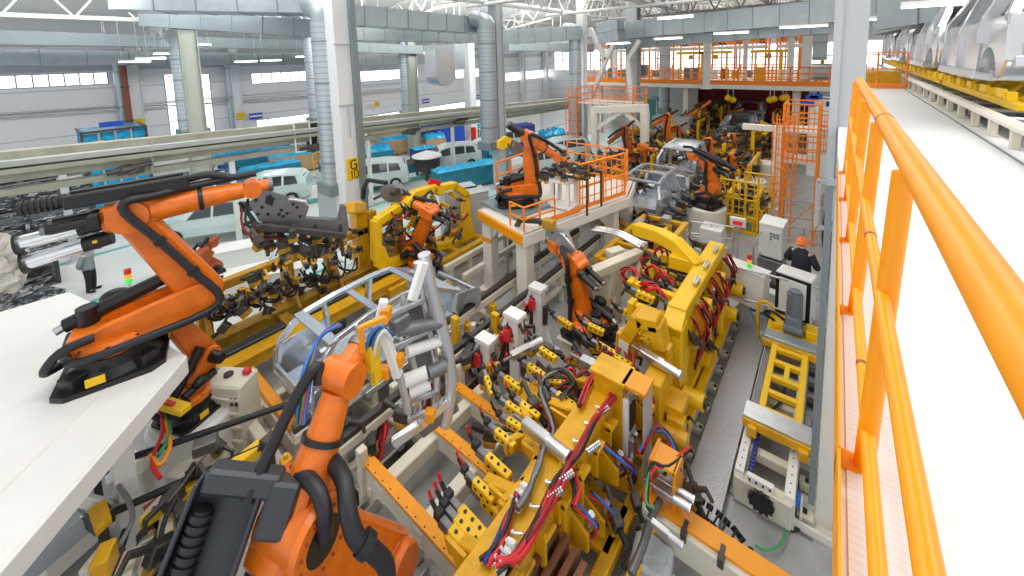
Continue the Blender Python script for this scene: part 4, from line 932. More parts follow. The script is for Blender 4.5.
# three silver ballast tubes behind the elbow are children of that robot
el1 = apl(130, 213, B1, R(75)) - V(B1)
for i, (p0, p1_) in enumerate((((108, 221), (20, 243)), ((113, 236), (27, 262)))):
    a, b = apl(p0[0], p0[1], V(B1) + V((-.1, -.15, 0)), R(75)) - V(B1), apl(p1_[0], p1_[1], V(B1) + V((-.1, -.15, 0)), R(75)) - V(B1)
    c_, s_ = math.cos(-R(75)), math.sin(-R(75)); L_ = lambda v: V((c_ * v.x - s_ * v.y, s_ * v.x + c_ * v.y, v.z))
    m = MB('bright_metal'); m.cyl(L_(a), L_(b), .115, n=18); m.use('black').cyl(L_(a + (b - a) * .36), L_(a), .13, n=16); m.use('black').cyl(L_(b), L_(b + (b - a) * .04), .18, n=16); m.use('yellow_bright').box(L_(a + (b - a) * .2) + V((0, -.12, .03)), (.06, .03, .05)); m.build('motor_tube', r1)
# perforated grey gripper held by it
g = thing('gripper', 'grey perforated gripper beam held by the robot on the white platform', 'gripper', apl(262, 198, B1, R(75)))
gp = lambda x, y, o=0: apl(x, y, V(B1) + V((.966, -.259, 0)) * o, R(75))
nv = V((.966, -.259, 0))
part(g, 'main_plate', 'gun', lambda m: [m.prism([gp(x, y, o) for x, y in ((249, 203), (263, 189), (303, 201), (309, 207), (305, 219), (283, 222), (259, 221))], nv * .03) for o in (-.12, .12)])
part(g, 'arm_bar', 'gun', lambda m: m.prism([gp(x, y) for x, y in ((280, 216), (338, 219), (341, 205), (345, 205), (348, 230), (297, 229), (262, 222))], nv * .2))
part(g, 'bolt_holes', 'black', lambda m: [m.cyl(gp(x, y, .12) + nv * .014, gp(x, y, .12) + nv * .02, .035, n=8) for x, y in ((256, 200), (262, 207), (270, 196), (279, 214), (283, 216), (287, 213), (281, 210), (297, 207), (300, 216), (293, 204), (268, 214), (258, 214))])
part(g, 'window', 'black', lambda m: m.prism([gp(x, y, .12) + nv * .015 for x, y in ((266, 195), (275, 198), (272, 206), (265, 203))], nv * .008))
part(g, 'drive_unit', 'steel', lambda m: (m.beam(gp(290, 203, .05), gp(306, 208, .05), .16, .2), m.cyl(gp(288, 199, .1), gp(306, 202, .1), .05, n=10)))
for i in range(15):
    x = 258 + (i % 8) * 11.5 + rnd.uniform(-2, 2); y = 230 + (i // 8) * 13 + (i % 8) * 1.2 + rnd.uniform(-3, 3)
    gun_head(g, gp(x, y, rnd.uniform(-.5, .6)), V((rnd.uniform(-1, 1), rnd.uniform(-.6, .6), rnd.uniform(-.3, .5))), .8, 'clamp')
part(g, 'sub_frame', 'dark_steel', lambda m: (m.beam(gp(258, 226, -.3), gp(346, 234, -.3), .1, .12), m.beam(gp(258, 226, .4), gp(346, 236, .4), .1, .12), [m.beam(gp(x, 226 + (x - 258) * .1, -.3), gp(x, 228 + (x - 258) * .1, .4), .07, .08) for x in (262, 285, 310, 338)], [m.beam(gp(x, 224, .1), gp(x + 3, 256, .1), .06, .06) for x in (265, 290, 315, 340)]))
bundle(g, [gp(243, 205), gp(248, 225, .1), gp(262, 236, .2), gp(300, 240, .2), gp(330, 246)], .03, 4, ('black', 'black', 'red_dark'), .12)
# robot on the round white pedestal beneath the platform edge
t = thing('robot_pedestal', 'round white robot pedestal below the platform edge', 'pedestal', (-9.68, 1.58, 0))
part(t, 'drum', 'white_paint', lambda m: m.lathe([(.8, .0), (.8, .05), (.72, .06), (.72, 1.1), (.66, 1.16)], (-9.68, 1.58, 0), n=32))
part(t, 'floor_flange', 'white_paint', lambda m: m.box((-9.68, 1.58, .02), (1.9, 1.9, .04)))
rpx('orange robot on the round white pedestal, half hidden by the white platform', (-9.68, 1.58, 1.16), 112, (205, 354), (166, 314), (180, 296), s=1.0, side=1)
# near robot at the bottom centre
B3 = (-4.25, 2.0, .25)
r3 = rpx('largest orange robot at the bottom centre seen from above', B3, 106, (385, 560), (296, 524), (342, 376), s=1.55, side=-1, tool=(1, .5), hoses=False, fr=1.02)
u3 = V((math.cos(R(106)), math.sin(R(106)), 0)); lat = V((-u3.y, u3.x, 0))
e3 = apl(296, 524, B3, R(106)); w3 = apl(342, 376, B3, R(106)); d3 = (w3 - e3).normalized()
def loc3(v): v = V(v) - V(B3); return V((v.dot(u3), v.dot(lat), v.z))
cdir = (V((0, 0, CH)) - e3); nC = (cdir - d3 * cdir.dot(d3)).normalized(); sC = d3.cross(nC).normalized()
if (sC.dot(V((RW @ V((1, 0, 0)))))) > 0: sC = -sC
up3 = -nC; L3 = lambda v: V((v.dot(u3), v.dot(lat), v.z))
o_ = e3 + sC * .70 - d3 * .66 + nC * .05
m = MB('cover_grey'); m.obox(loc3(o_), L3(d3) * 1.0, L3(sC) * .29, L3(nC) * .03, .01)
for sg in (-1, 1): m.obox(loc3(o_ + sC * (.29 * sg) + nC * .1), L3(d3) * 1.0, L3(sC) * .02, L3(nC) * .13, .01)
m.obox(loc3(o_ + d3 * 1.02 - sC * .1 + nC * .1), L3(d3) * .10, L3(sC) * .34, L3(nC) * .14, .03)
m.obox(loc3(o_ + d3 * .86 - sC * .5 + nC * .12), L3(d3) * .22, L3(sC) * .14, L3(nC) * .14, .03)
cv = m.build('supply_box', r3)
kk3 = 1.55; f3 = e3 - lat * (.2 * kk3)
m = MB('orange'); m.cyl(loc3(f3), loc3(f3 - lat * .07), .225 * kk3, .215 * kk3, n=30); m.use('black').cyl(loc3(f3 - lat * .07), loc3(f3 - lat * .074), .13 * kk3, n=26); m.use('orange_dark'); [m.cyl(loc3(f3 - lat * .07 + (d3 * math.cos(i * .4488) + d3.cross(lat) * math.sin(i * .4488)) * .27), loc3(f3 - lat * .09 + (d3 * math.cos(i * .4488) + d3.cross(lat) * math.sin(i * .4488)) * .27), .016, n=6) for i in range(14)]
m.build('elbow_ring', r3)
m = MB('rubber')
for i in range(25):
    a = o_ + nC * .14 + sC * .16 - d3 * .95 + d3 * (i * .07) - sC * (.10 * (1 - i / 24)); m.cyl(loc3(a), loc3(a + d3 * .045), .105, n=14); m.cyl(loc3(a + d3 * .045), loc3(a + d3 * .07), .085, n=14)
m.build('bellows', cv)
m = MB('black'); m.tube([loc3(p) for p in (o_ + d3 * .9 - sC * .2 + nC * .2, e3 + sC * .42 + d3 * .95 + nC * .12, e3 + sC * .30 + d3 * 1.35 + nC * .05, w3 + sC * .22 - d3 * .1)], .062, 10); m.build('supply_hose', r3)
De = (e3 - V((0, 0, CH))).length
m = MB('rubber'); m.tube([loc3(atd(x, y, De + q)) for x, y, q in ((303, 455, .15), (325, 456, -.15), (343, 478, -.45), (348, 510, -.55), (356, 537, -.5), (374, 552, -.35), (386, 566, -.2), (387, 590, -.1))], .085, 12, 6); m.build('thick_hose', r3)
m = MB('rubber'); m.tube([loc3(atd(x, y, De + q)) for x, y, q in ((290, 474, -.1), (306, 478, -.35), (319, 493, -.5), (325, 515, -.5), (325, 537, -.3))], .075, 12, 6); m.build('thick_hose', r3)
m = MB('black'); m.cyl(loc3(atd(362, 541, De - .45)), loc3(atd(369, 547, De - .42)), .115, n=14); m.build('hose_clamp', r3)
for kk, cl in enumerate(('cable_blue', 'red', 'green', 'black', 'cable_blue')):
    m = MB(cl); m.tube([loc3(p) for p in (e3 + lat * (.3 + .02 * kk) + d3 * .8 - up3 * .2, e3 + lat * (.42 + .03 * kk) + d3 * 1.2 - up3 * (.1 + .03 * kk), e3 + lat * .5 + d3 * 1.55, e3 + lat * (.25 + .02 * kk) + d3 * 1.75)], .022, 6); m.build('cable', r3)
p3 = tip(r3)
# its long silver gripper, held in front of the car body
G3 = V((p3.x - .25, p3.y + .35, 0)); GY = R(58); gq = lambda x, y, o=0: apl(x, y, G3 + V((.848, -.53, 0)) * o, GY); gn = V((.848, -.53, 0))
g = thing('gripper', 'tall silver panel gripper held by the largest robot before the car body', 'gripper', gq(400, 360))
part(g, 'outer_rail', 'body_side', lambda m: m.tube([gq(x, y, .1) for x, y in ((424, 254), (430, 285), (439, 318), (448, 355), (451, 390), (445, 425))], .085, 12, 5))
part(g, 'inner_rail', 'bright_metal', lambda m: m.tube([gq(x, y, .0) for x, y in ((417, 262), (424, 300), (432, 340), (437, 380), (434, 415))], .05, 10, 5))
part(g, 'side_rail', 'bright_metal', lambda m: m.beams([gq(x, y, .35) for x, y in ((379, 308), (388, 335), (399, 370), (408, 412))], .10, .06))
part(g, 'side_rail', 'bright_metal', lambda m: m.beams([gq(x, y, -.1) for x, y in ((405, 330), (414, 365), (418, 400), (413, 428))], .08, .06))
part(g, 'cross_tube', 'gun', lambda m: m.cyl(gq(398, 330, .2), gq(441, 322, .1), .085, n=16))
part(g, 'cross_tube', 'white_paint', lambda m: m.cyl(gq(407, 352, .25), gq(440, 341, .1), .07, n=16))
part(g, 'servo_drive', 'white_paint', lambda m: (m.cyl(gq(405, 381, .3), gq(427, 372, .3), .085, n=16), m.cyl(gq(410, 392, .3), gq(430, 383, .3), .08, n=16)))
part(g, 'servo_drive', 'gun', lambda m: (m.cyl(gq(427, 374, .3), gq(444, 366, .2), .09, n=16), m.box(gq(398, 322, .2), (.2, .25, .2))))
part(g, 'foot_bar', 'bright_metal', lambda m: m.beams([gq(x, y, .2) for x, y in ((393, 443), (420, 425), (446, 402))], .1, .12))
part(g, 'foot_bar', 'gun', lambda m: m.beam(gq(420, 432, .1), gq(456, 404, .1), .09, .18))
part(g, 'back_plate', 'gun', lambda m: m.prism([gq(x, y, -.2) for x, y in ((412, 282), (424, 282), (432, 345), (428, 372), (410, 374), (404, 330))], gn * .08))
for x, y in ((386, 313), (399, 360), (385, 372), (430, 415)): part(g, 'locating_block', 'amber', lambda m: m.box(gq(x, y, .42), (.12, .12, .15), .6))
part(g, 'tool_changer', 'yellow_bright', lambda m: (m.box(gq(372, 352, .5), (.10, .2, .4), .5), m.box(gq(376, 372, .5), (.08, .15, .25), .5)))
part(g, 'frame_loop', 'amber', lambda m: m.beams([gq(x, y, .6) for x, y in ((363, 352), (360, 328), (384, 318), (386, 322))], .06, .05))
part(g, 'upper_bracket', 'white_paint', lambda m: (m.beam(gq(412, 300, .3), gq(424, 262, .2), .09, .12), m.beam(gq(384, 300, .4), gq(378, 325, .4), .1, .1), m.beam(gq(383, 330, .4), gq(398, 376, .45), .12, .1)))
for kk, cl in enumerate(('cable_blue', 'black', 'teal', 'white_paint')): part(g, 'cable', cl, lambda m: m.tube([gq(366 + kk * 2, 362, .5), gq(368 + kk * 3, 340, .6), gq(378 + kk * 2, 328 + kk, .55), gq(392, 334 + kk * 2, .4)], .025, 6))
for i, (a, b) in enumerate((((383, 318), (424, 300)), ((392, 348), (430, 330)), ((400, 405), (438, 392)), ((408, 420), (444, 404)))): part(g, 'cross_bar', 'steel', lambda m: m.beam(gq(*a, .3), gq(*b, .05), .05, .06))
for (x, y) in ((424, 262), (433, 300), (440, 330), (448, 372), (446, 410), (395, 345), (404, 392)): part(g, 'suction_head', 'dark_steel', lambda m: (m.cyl(gq(x, y, -.05), gq(x, y, -.22), .05, n=10), m.box(gq(x, y, -.02), (.1, .1, .12), .4)))
# robots of the middle
r4 = rpx('orange robot behind the car body holding a grey tool with black arm', (-11.0, 8.3, .6), 190, (413, 250), (430, 212), (402, 197), s=1.2, side=-1)
p4 = tip(r4)
g = thing('gripper', 'dark grey welding tool on the robot behind the car body', 'gripper', p4)
h4 = lambda x, y, o=0: apl(x, y, V((-11.0, 8.3, 0)) + V((.17, -.98, 0)) * o, R(190))
part(g, 'tool_body', 'gun', lambda m: m.prism([h4(x, y) for x, y in ((384, 186), (397, 184), (405, 192), (403, 200), (392, 201), (384, 195))], V((.06, -.35, 0))))
part(g, 'black_arm', 'black', lambda m: m.beams([h4(x, y) for x, y in ((387, 183), (368, 180), (364, 188), (363, 198))], .13, .13))
part(g, 'jaw', 'dark_steel', lambda m: (m.beam(h4(384, 194), h4(374, 199), .1, .1), m.cyl(h4(392, 192, .3), h4(398, 192, .3), .14, n=12)))
# platform robot
r5 = rpx('orange robot standing on the cream platform with orange railing', (-8.5, 10.58, 2.95), 40, (533, 188), (530, 139), (557, 157), s=1.32, side=-1)
p5 = tip(r5)
# centre robot
r6 = rpx('upright orange robot in the middle of the cell between beige frames', (-4.76, 8.91, .62), 172, (584, 316), (574, 263), (556, 246), s=1.3, side=1)
p6 = tip(r6)
g = thing('gripper', 'grey bolted tool plate held by the upright middle robot', 'gripper', p6)
h6 = lambda x, y, o=0: apl(x, y, V((-4.76, 8.91, 0)) + V((-.139, -.99, 0)) * o, R(172))
part(g, 'tool_plate', 'steel', lambda m: m.prism([h6(x, y) for x, y in ((547, 228), (566, 230), (571, 243), (568, 252), (554, 254), (547, 243))], V((.02, .16, 0))))
part(g, 'disc_plate', 'steel', lambda m: m.hull2(h6(562, 240, .12), .2, h6(570, 248, .12), .16, V((.139, .99, 0)), .08))
part(g, 'curved_arm', 'dark_steel', lambda m: m.beams([h6(x, y) for x, y in ((552, 226), (538, 221), (520, 220), (516, 228), (515, 240))], .14, .14))
part(g, 'end_block', 'yellow_old', lambda m: m.box(h6(549, 224), (.35, .25, .28)))
part(g, 'pin', 'black', lambda m: [m.cyl(h6(x, y, .1), h6(x, y, .13), .03, n=8) for x, y in ((552, 233), (556, 248), (566, 236), (550, 243))])
t = thing('robot_pedestal', 'beige block pedestal under the upright middle robot', 'pedestal', (-4.76, 8.91, 0))
part(t, 'block', 'beige', lambda m: (m.box((-4.76, 8.91, .3), (1.1, 1.1, .6)), m.box((-4.76, 8.91, .61), (1.3, 1.3, .03))))
# distant robots
def far(label, bp, bz, yaw, sh, el, wr, s=1.2, **kw):
    b = az(bp[0], bp[1], bz); r = rpx(label, b, yaw, sh, el, wr, s=s, lod=0, side=kw.pop('side', 1), **kw); tip(r)
    m = MB('beige'); m.box((0, 0, -bz / 2), (1.3, 1.3, bz)); m.build('riser_block', r); return b
b = az(706, 205, 1.25)
t = thing('robot_pedestal', 'round cream pedestal under the robot with black arm right of centre', 'pedestal', (b.x, b.y, 0)); part(t, 'drum', 'cream', lambda m: m.lathe([(.85, 0), (.85, .06), (.8, .08), (.8, 1.2), (.74, 1.24)], (b.x, b.y, 0), n=28))
r = rpx('orange robot with thick black arm on the round cream pedestal', b, 165, (714, 188), (709, 165), (693, 157), s=1.25, side=1, pack=True); tip(r)
far('orange robot leaning right behind the round cream pedestal', (716, 178), .4, 200, (713, 168), (708, 142), (690, 150), 1.3)
far('orange robot upright beside the pale green door', (664, 160), .4, 200, (667, 148), (667, 117), (655, 124), 1.3)
far('orange robot reaching right in front of the pale green door', (690, 140), .4, 20, (690, 128), (687, 118), (708, 103), 1.2)
far('brown orange robot beside the cream scaffold tower', (632, 168), .8, 200, (630, 155), (624, 130), (612, 140), 1.3, mt='orange_dark')
far('small orange robot at the far left of the silver cars', (760, 158), .3, 170, (758, 150), (757, 131), (748, 134), 1.2)
far('small orange robot at the right of the far silver cars', (775, 150), .3, 190, (773, 142), (772, 126), (762, 132), 1.1)
far('small orange robot before the red wall on the left', (733, 138), .3, 10, (733, 128), (731, 113), (741, 110), 1.1)
far('orange robot bending down at the right of the middle cars', (738, 188), .5, 160, (737, 178), (731, 158), (716, 165), 1.25)
far('orange robot behind the silver open body in the middle', (735, 163), .4, 180, (733, 152), (732, 137), (720, 139), 1.2)
far('far orange robot between the two distant silver bodies', (640, 176), .4, 340, (642, 165), (643, 147), (655, 150), 1.2)
far('low orange robot at the left of the two middle silver bodies', (682, 150), .3, 190, (681, 141), (678, 128), (668, 133), 1.2)
b1_ = far('rusty orange robot beyond the yellow left fixture', (205, 285), .6, 100, (214, 268), (200, 258), (212, 243), 1.2, mt='orange_dark')
# ================================================================ CENTRE: CAR BODY, FIXTURES, PLATFORMS
car_frame('open silver car body without roof panel in the middle of the cell', (-8.35, 5.25, .85), 0, 1.08, False, False)
t = thing('car_support', 'beige and yellow support bed under the open silver car body', 'support', (-8.4, 5.2, 0))
part(t, 'side_beam', 'beige', lambda m: [m.bx(x - .1, x + .1, 2.2, 8.2, .35, .6) for x in (-9.5, -7.2)])
part(t, 'cross_beam', 'beige', lambda m: [m.bx(-9.5, -7.2, y - .1, y + .1, .35, .6) for y in (2.4, 4.2, 6.2, 8.0)])
for x in (-9.3, -7.4):
    for y in (2.4, 3.4, 5.2, 7.0, 8.0): part(t, 'locating_post', 'yellow', lambda m: (m.bx(x - .09, x + .09, y - .09, y + .09, .6, .92), m.cyl((x, y, .92), (x, y, 1.0), .04, n=8)))
for x in (-9.5, -7.2):
    for y in (2.3, 5.2, 8.1): part(t, 'foot', 'dark_steel', lambda m: m.bx(x - .16, x + .16, y - .16, y + .16, 0, .35))
part(t, 'end_bar', 'amber', lambda m: m.bx(-10.6, -7.9, 2.75, 2.95, .62, .78))
part(t, 'end_beam', 'beige', lambda m: m.bx(-10.6, -7.9, 2.72, 2.98, .2, .62))
# long yellow rails left of the car
t = thing('welding_fixture', 'long old yellow fixture with many dark clamps on the left of the car body', 'fixture', (-12.2, 5, 0))
for x in (-12.35, -11.0): part(t, 'base_rail', 'yellow_old' if x < -12 else 'yellow', lambda m: (m.bx(x - .16, x + .16, 2.1, 8.6, .55, .85), m.bx(x - .22, x + .22, 2.1, 8.6, .85, .9)))
part(t, 'slide_rail', 'dark_steel', lambda m: m.bx(-11.85, -11.55, 2.3, 8.5, .6, .78))
part(t, 'cross_beam', 'yellow_old', lambda m: [m.bx(-12.35, -11.0, y - .14, y + .14, .5, .82) for y in (2.2, 4.2, 6.2, 8.3)])
part(t, 'end_block', 'yellow', lambda m: (m.bx(-11.6, -10.85, 1.95, 2.2, .5, 1.05), m.cyl((-11.2, 1.95, .75), (-11.2, 1.88, .75), .13, n=14)))
for y, x in ((2.5, -12.5), (4.6, -12.6), (5.9, -12.6), (7.4, -12.5), (8.4, -12.4)): part(t, 'upright', 'yellow_old', lambda m: (m.bx(x - .15, x + .15, y - .15, y + .15, .85, 2.75), m.prism([(x + .1, y, .9), (x + .75, y, .9), (x + .1, y, 1.9)], V((0, .08, 0)))))
part(t, 'upper_beam', 'yellow_old', lambda m: m.bx(-12.7, -12.45, 2.4, 8.4, 2.0, 2.25))
part(t, 'big_upright', 'yellow', lambda m: (m.bx(-12.9, -12.45, 6.85, 7.25, .85, 3.1), m.beam((-12.6, 7.1, 2.9), (-12.0, 6.4, 3.3), .35, .35)))
for (x, y) in ((-12.35, 2.3), (-12.35, 5.2), (-12.35, 8.4), (-11.0, 2.3), (-11.0, 5.2), (-11.0, 8.4)): part(t, 'foot', 'dark_steel', lambda m: m.bx(x - .2, x + .2, y - .2, y + .2, 0, .55))
for i in range(32):
    px = 200 + rnd.random() * 160; f = (px - 200) / 160; py = 318 - f * 62 + rnd.uniform(-32, 24); 
    p = ax(px, py, -12.1 + rnd.uniform(-.5, .6))
    if p.z < .95: p.z = 1.0 + rnd.random() * .4
    gun_head(t, p, V((rnd.uniform(.2, 1), rnd.uniform(-.7, .7), rnd.uniform(-.5, .6))), rnd.uniform(.7, 1.1))
for i in range(16):
    p = ax(208 + i * 9.6, 300 - i * 3.2 + rnd.uniform(-16, 14), -12.0); clamp(t, p, V((1, rnd.uniform(-.5, .5), rnd.uniform(-.3, .4))), V((0, 0, 1)), 1.2, 'yellow', 'black', 'locator')
for i in range(12):
    px = 205 + i * 12; p = ax(px, 305 - i * 4, -11.9); bundle(t, [p, p + V((.2, .1, -.35)), p + V((.1, .45, -.55)), p + V((-.1, .7, -.2))], .028, 2, ('black', 'black'), .1)
# octagonal yellow frame fixture beyond the car
t = thing('welding_fixture', 'bright yellow octagon frame fixture behind the car body', 'fixture', (-11.6, 8.7, 0)); XF = -11.6
fx = lambda x, y, o=0: ax(x, y, XF + o)
part(t, 'left_frame', 'yellow_bright', lambda m: m.beams([fx(x, y) for x, y in ((412, 256), (383, 266), (376, 258), (376, 222), (397, 208))], .34, .26))
part(t, 'right_frame', 'yellow_bright', lambda m: m.beams([fx(x, y) for x, y in ((440, 188), (453, 185), (465, 194), (466, 214), (471, 234), (462, 240), (436, 247))], .34, .26))
part(t, 'top_frame', 'yellow_bright', lambda m: m.beams([fx(x, y, .3) for x, y in ((406, 205), (414, 194), (433, 188), (440, 192))], .3, .26))
part(t, 'foot_plate', 'yellow_bright', lambda m: (m.prism([fx(x, y, .2) for x, y in ((376, 246), (384, 246), (392, 268), (384, 272), (374, 266))], V((.12, 0, 0))), m.prism([fx(x, y, .2) for x, y in ((458, 215), (468, 214), (476, 236), (460, 243))], V((.12, 0, 0)))))
part(t, 'base_rail', 'yellow', lambda m: [m.bx(XF + o - .12, XF + o + .12, 6.8, 11.8, .45, .75) for o in (-.7, .8)])
part(t, 'cross_beam', 'yellow', lambda m: [m.bx(XF - .7, XF + .8, y - .1, y + .1, .45, .7) for y in (7.2, 8.6, 10, 11.4)])
for x in (-.7, .8):
    for y in (7, 9.3, 11.6): part(t, 'foot', 'beige', lambda m: m.bx(XF + x - .2, XF + x + .2, y - .2, y + .2, 0, .45))
for i in range(38):
    an = rnd.random(); px = 388 + rnd.random() * 72; py = 203 - (px - 388) * .08 + rnd.uniform(-4, 44)
    p = fx(px, py, rnd.uniform(-.4, .5)); d = V((rnd.uniform(-.3, 1), rnd.uniform(-1, 1), rnd.uniform(-.8, .8)))
    if i % 3 == 0: clamp(t, p, d, V((0, 0, 1)), 1.0, 'yellow_bright', 'red')
    else: gun_head(t, p, d, rnd.uniform(.7, 1.1))
for i in range(8): p = fx(390 + i * 9, 225 + rnd.uniform(-15, 12), .3); bundle(t, [p, p + V((.1, .3, -.3)), p + V((.2, .6, -.1))], .03, 2, ('black', 'red'), .1)
part(t, 'sign', 'red', lambda m: m.beam(fx(429, 181, .2), fx(440, 184, .2), .1, .22))
# beige skid track between car line and cream platform
t = thing('floor_track', 'beige raised floor track beyond the car body', 'track', (-9.6, 10, 0))
part(t, 'side_beam', 'beige', lambda m: [m.bx(x - .08, x + .08, 8.6, 14.5, .75, .95) for x in (-10.1, -9.2)])
for y in (8.8, 9.8, 10.8, 11.8, 12.8, 13.8, 14.4): part(t, 'leg', 'beige', lambda m: [m.bx(x - .07, x + .07, y - .07, y + .07, 0, .76) for x in (-10.1, -9.2)])
part(t, 'pit_cover', 'gun', lambda m: m.bx(-9.1, -8.4, 8.4, 14, .0, .03, 0))
# cream platform with robot
t = thing('robot_platform', 'cream steel robot platform with orange edged deck in the middle', 'platform', (-7.6, 11.5, 0)); Zp = 2.8
c4 = [(-9.3, 9.55), (-6.9, 8.85), (-5.7, 13.6), (-6.2, 15.4), (-9.3, 15.4)]
part(t, 'deck', 'cream', lambda m: m.prism([(x, y, Zp - .03) for x, y in c4], V((0, 0, .06))))
part(t, 'front_beam', 'amber', lambda m: m.beam((-9.3, 9.53, Zp - .15), (-6.9, 8.83, Zp - .15), .1, .3))
part(t, 'side_beam', 'cream', lambda m: (m.beam((-6.9, 8.85, Zp - .18), (-5.7, 13.6, Zp - .18), .12, .36), m.beam((-5.7, 13.6, Zp - .18), (-6.2, 15.4, Zp - .18), .12, .36), m.beam((-9.3, 9.55, Zp - .18), (-9.3, 15.4, Zp - .18), .12, .36)))
for x, y in ((-9.0, 9.75), (-7.1, 9.2), (-6.15, 13.2), (-6.4, 15.1), (-9.1, 15.1)): part(t, 'leg', 'cream', lambda m: (m.bx(x - .2, x + .2, y - .2, y + .2, .03, Zp - .3), m.bx(x - .35, x + .35, y - .35, y + .35, 0, .04)))
for x, y, dx, dy in ((-9.0, 9.75, .7, -.2), (-6.15, 13.2, -.3, -.9)): part(t, 'gusset', 'cream', lambda m: m.prism([(x, y, Zp - .3), (x + dx, y + dy, Zp - .3), (x, y, Zp - 1.2)], V((.06, .1, 0))))
part(t, 'mounting_plate', 'galv_dark', lambda m: m.box((-8.5, 10.58, Zp + .07), (1.9, 1.7, .1), R(-12)))
part(t, 'rust_streak', 'amber', lambda m: m.bx(-9.21, -8.79, 9.53, 9.545, 1.75, 1.9, 0))
railing('tall orange mesh railing along the right edge of the cream platform', [(-6.45, 11.4, Zp + .03), (-5.85, 13.65, Zp + .03)], 1.55, 'fence_orange', 1.1, (1.0, .5), .04, bars=.28)
railing('orange railing at the rear of the cream platform', [(-5.95, 13.9, Zp + .03), (-6.4, 15.2, Zp + .03), (-9.2, 15.2, Zp + .03)], 1.3, 'fence_orange', 1.0, (1.0, .66, .33), .035)
railing('orange railing on the left edge of the cream platform', [(-9.2, 10.4, Zp + .03), (-9.2, 12.8, Zp + .03)], 1.45, 'fence_orange', .8, (1.0, .66, .33), .035)
railing('small orange railing at the front corner of the cream platform', [(-7.6, 9.15, Zp + .03), (-6.95, 9.0, Zp + .03), (-6.65, 10.2, Zp + .03)], .75, 'fence_orange', .55, (1.0, .5), .03, kick=False)
t = thing('orange_kerb', 'orange kerb strip along the right edge of the cream platform deck', 'kerb', (-6.6, 10.6, Zp)); part(t, 'strip', 'fence_orange', lambda m: m.beam((-6.75, 10.1, Zp + .1), (-6.4, 11.4, Zp + .1), .04, .14)); part(t, 'flange', 'fence_orange', lambda m: m.beam((-6.8, 10.1, Zp + .04), (-6.45, 11.4, Zp + .04), .1, .015))
t = thing('tool_stand', 'white open block stand on the cream platform deck', 'stand', az(564, 205, Zp)); p = az(564, 206, Zp + .03)
part(t, 'frame', 'white_paint', lambda m: ([m.box((p.x + dx, p.y + dy, p.z + .45), (.12, .12, .9)) for dx in (-.32, .32) for dy in (-.25, .25)], m.box((p.x, p.y, p.z + .92), (.8, .65, .1)), m.box((p.x, p.y, p.z + .06), (.9, .7, .1))))
for i in range(22): gun_head(t, V((p.x + rnd.uniform(-.9, 1.0), p.y + rnd.uniform(-.5, 1.0), p.z + rnd.uniform(.95, 1.5))), V((rnd.uniform(-1, 1), rnd.uniform(-1, 1), rnd.uniform(-.6, .6))), .75, 'tool_head')
part(t, 'tool_frame', 'dark_steel', lambda m: [m.beam((p.x - .9, p.y + dy, p.z + 1.15), (p.x + 1.1, p.y + dy, p.z + 1.2), .07, .09) for dy in (-.3, .2, .7)])
part(t, 'tool_leg', 'dark_steel', lambda m: [m.beam((p.x + dx, p.y + dy, p.z + .0), (p.x + dx, p.y + dy, p.z + 1.15), .06, .06) for dx, dy in ((-.85, -.3), (1.05, .7), (1.05, -.3), (-.85, .7))])
# flag shaped yellow plate on pole left of platform robot
p = ax(505, 143, -9.9); t = thing('flag_plate', 'yellow tilted plate on a post left of the platform robot', 'plate', (p.x, p.y, 0)); part(t, 'post', 'galv_dark', lambda m: m.bx(p.x - .06, p.x + .06, p.y + .08, p.y + .2, 0, p.z)); part(t, 'plate', 'yellow_bright', lambda m: m.prism([ax(x, y, -9.9) for x, y in ((498, 141), (505, 136), (511, 138), (509, 145), (502, 150), (498, 148))], V((.12, 0, 0)))); part(t, 'holder', 'gun', lambda m: m.beam(ax(510, 144, -9.9), ax(520, 152, -9.9), .4, .4))
# beige racks and long dark rails between platform and centre
t = thing('transfer_track', 'long dark rails on beige frames running beside the cream platform', 'track', (-6.8, 8, 0))
for (xa, z_) in ((-7.55, 1.15), (-6.65, 1.15)): part(t, 'rail', 'dark_steel', lambda m: m.bx(xa - .07, xa + .07, 2.6, 13.2, z_, z_ + .14))
for xa in (-7.55, -6.65): part(t, 'rail_beam', 'beige', lambda m: m.bx(xa - .09, xa + .09, 2.6, 13.2, .95, 1.15))
for i in range(9):
    y = 3.0 + i * 1.25; part(t, 'leg', 'beige', lambda m: ([m.bx(x - .07, x + .07, y - .07, y + .07, 0, .96) for x in (-7.55, -6.65)], m.bx(-7.55, -6.65, y - .06, y + .06, .45, .57)))
part(t, 'lower_rail', 'beige', lambda m: m.bx(-6.72, -6.58, 2.6, 13.2, .45, .57))
# beige support trestle right of the middle robot
t = thing('support_trestle', 'beige welded trestle with diagonal braces right of the middle robot', 'trestle', (-4, 10, 0))
part(t, 'top_beam', 'beige', lambda m: (m.beam(az(586, 276, 2.1), az(640, 253, 2.1), .3, .25), m.beam(az(608, 254, 2.1), az(622, 250, 2.1), .3, .2)))
for (tx, ty, bx_, by_) in ((603, 270, 604, 350), (617, 262, 619, 338), (636, 254, 636, 330), (592, 276, 594, 352)): part(t, 'post', 'beige', lambda m: m.beam(az(tx, ty, 2.0), V((az(tx, ty, 2.0).x, az(tx, ty, 2.0).y, .02)), .2, .2))
for (a, b) in (((634, 256, 2.0), (606, 322, .3)), ((619, 264, 2.0), (598, 330, .3)), ((640, 258, 2.0), (628, 330, .2))): part(t, 'brace', 'beige', lambda m: m.beam(az(*a), az(*b), .17, .17))
part(t, 'foot_beam', 'beige', lambda m: (m.beam(az(585, 345, .15), az(648, 318, .15), .22, .25), m.beam(az(600, 330, .15), az(650, 345, .15), .2, .22)))
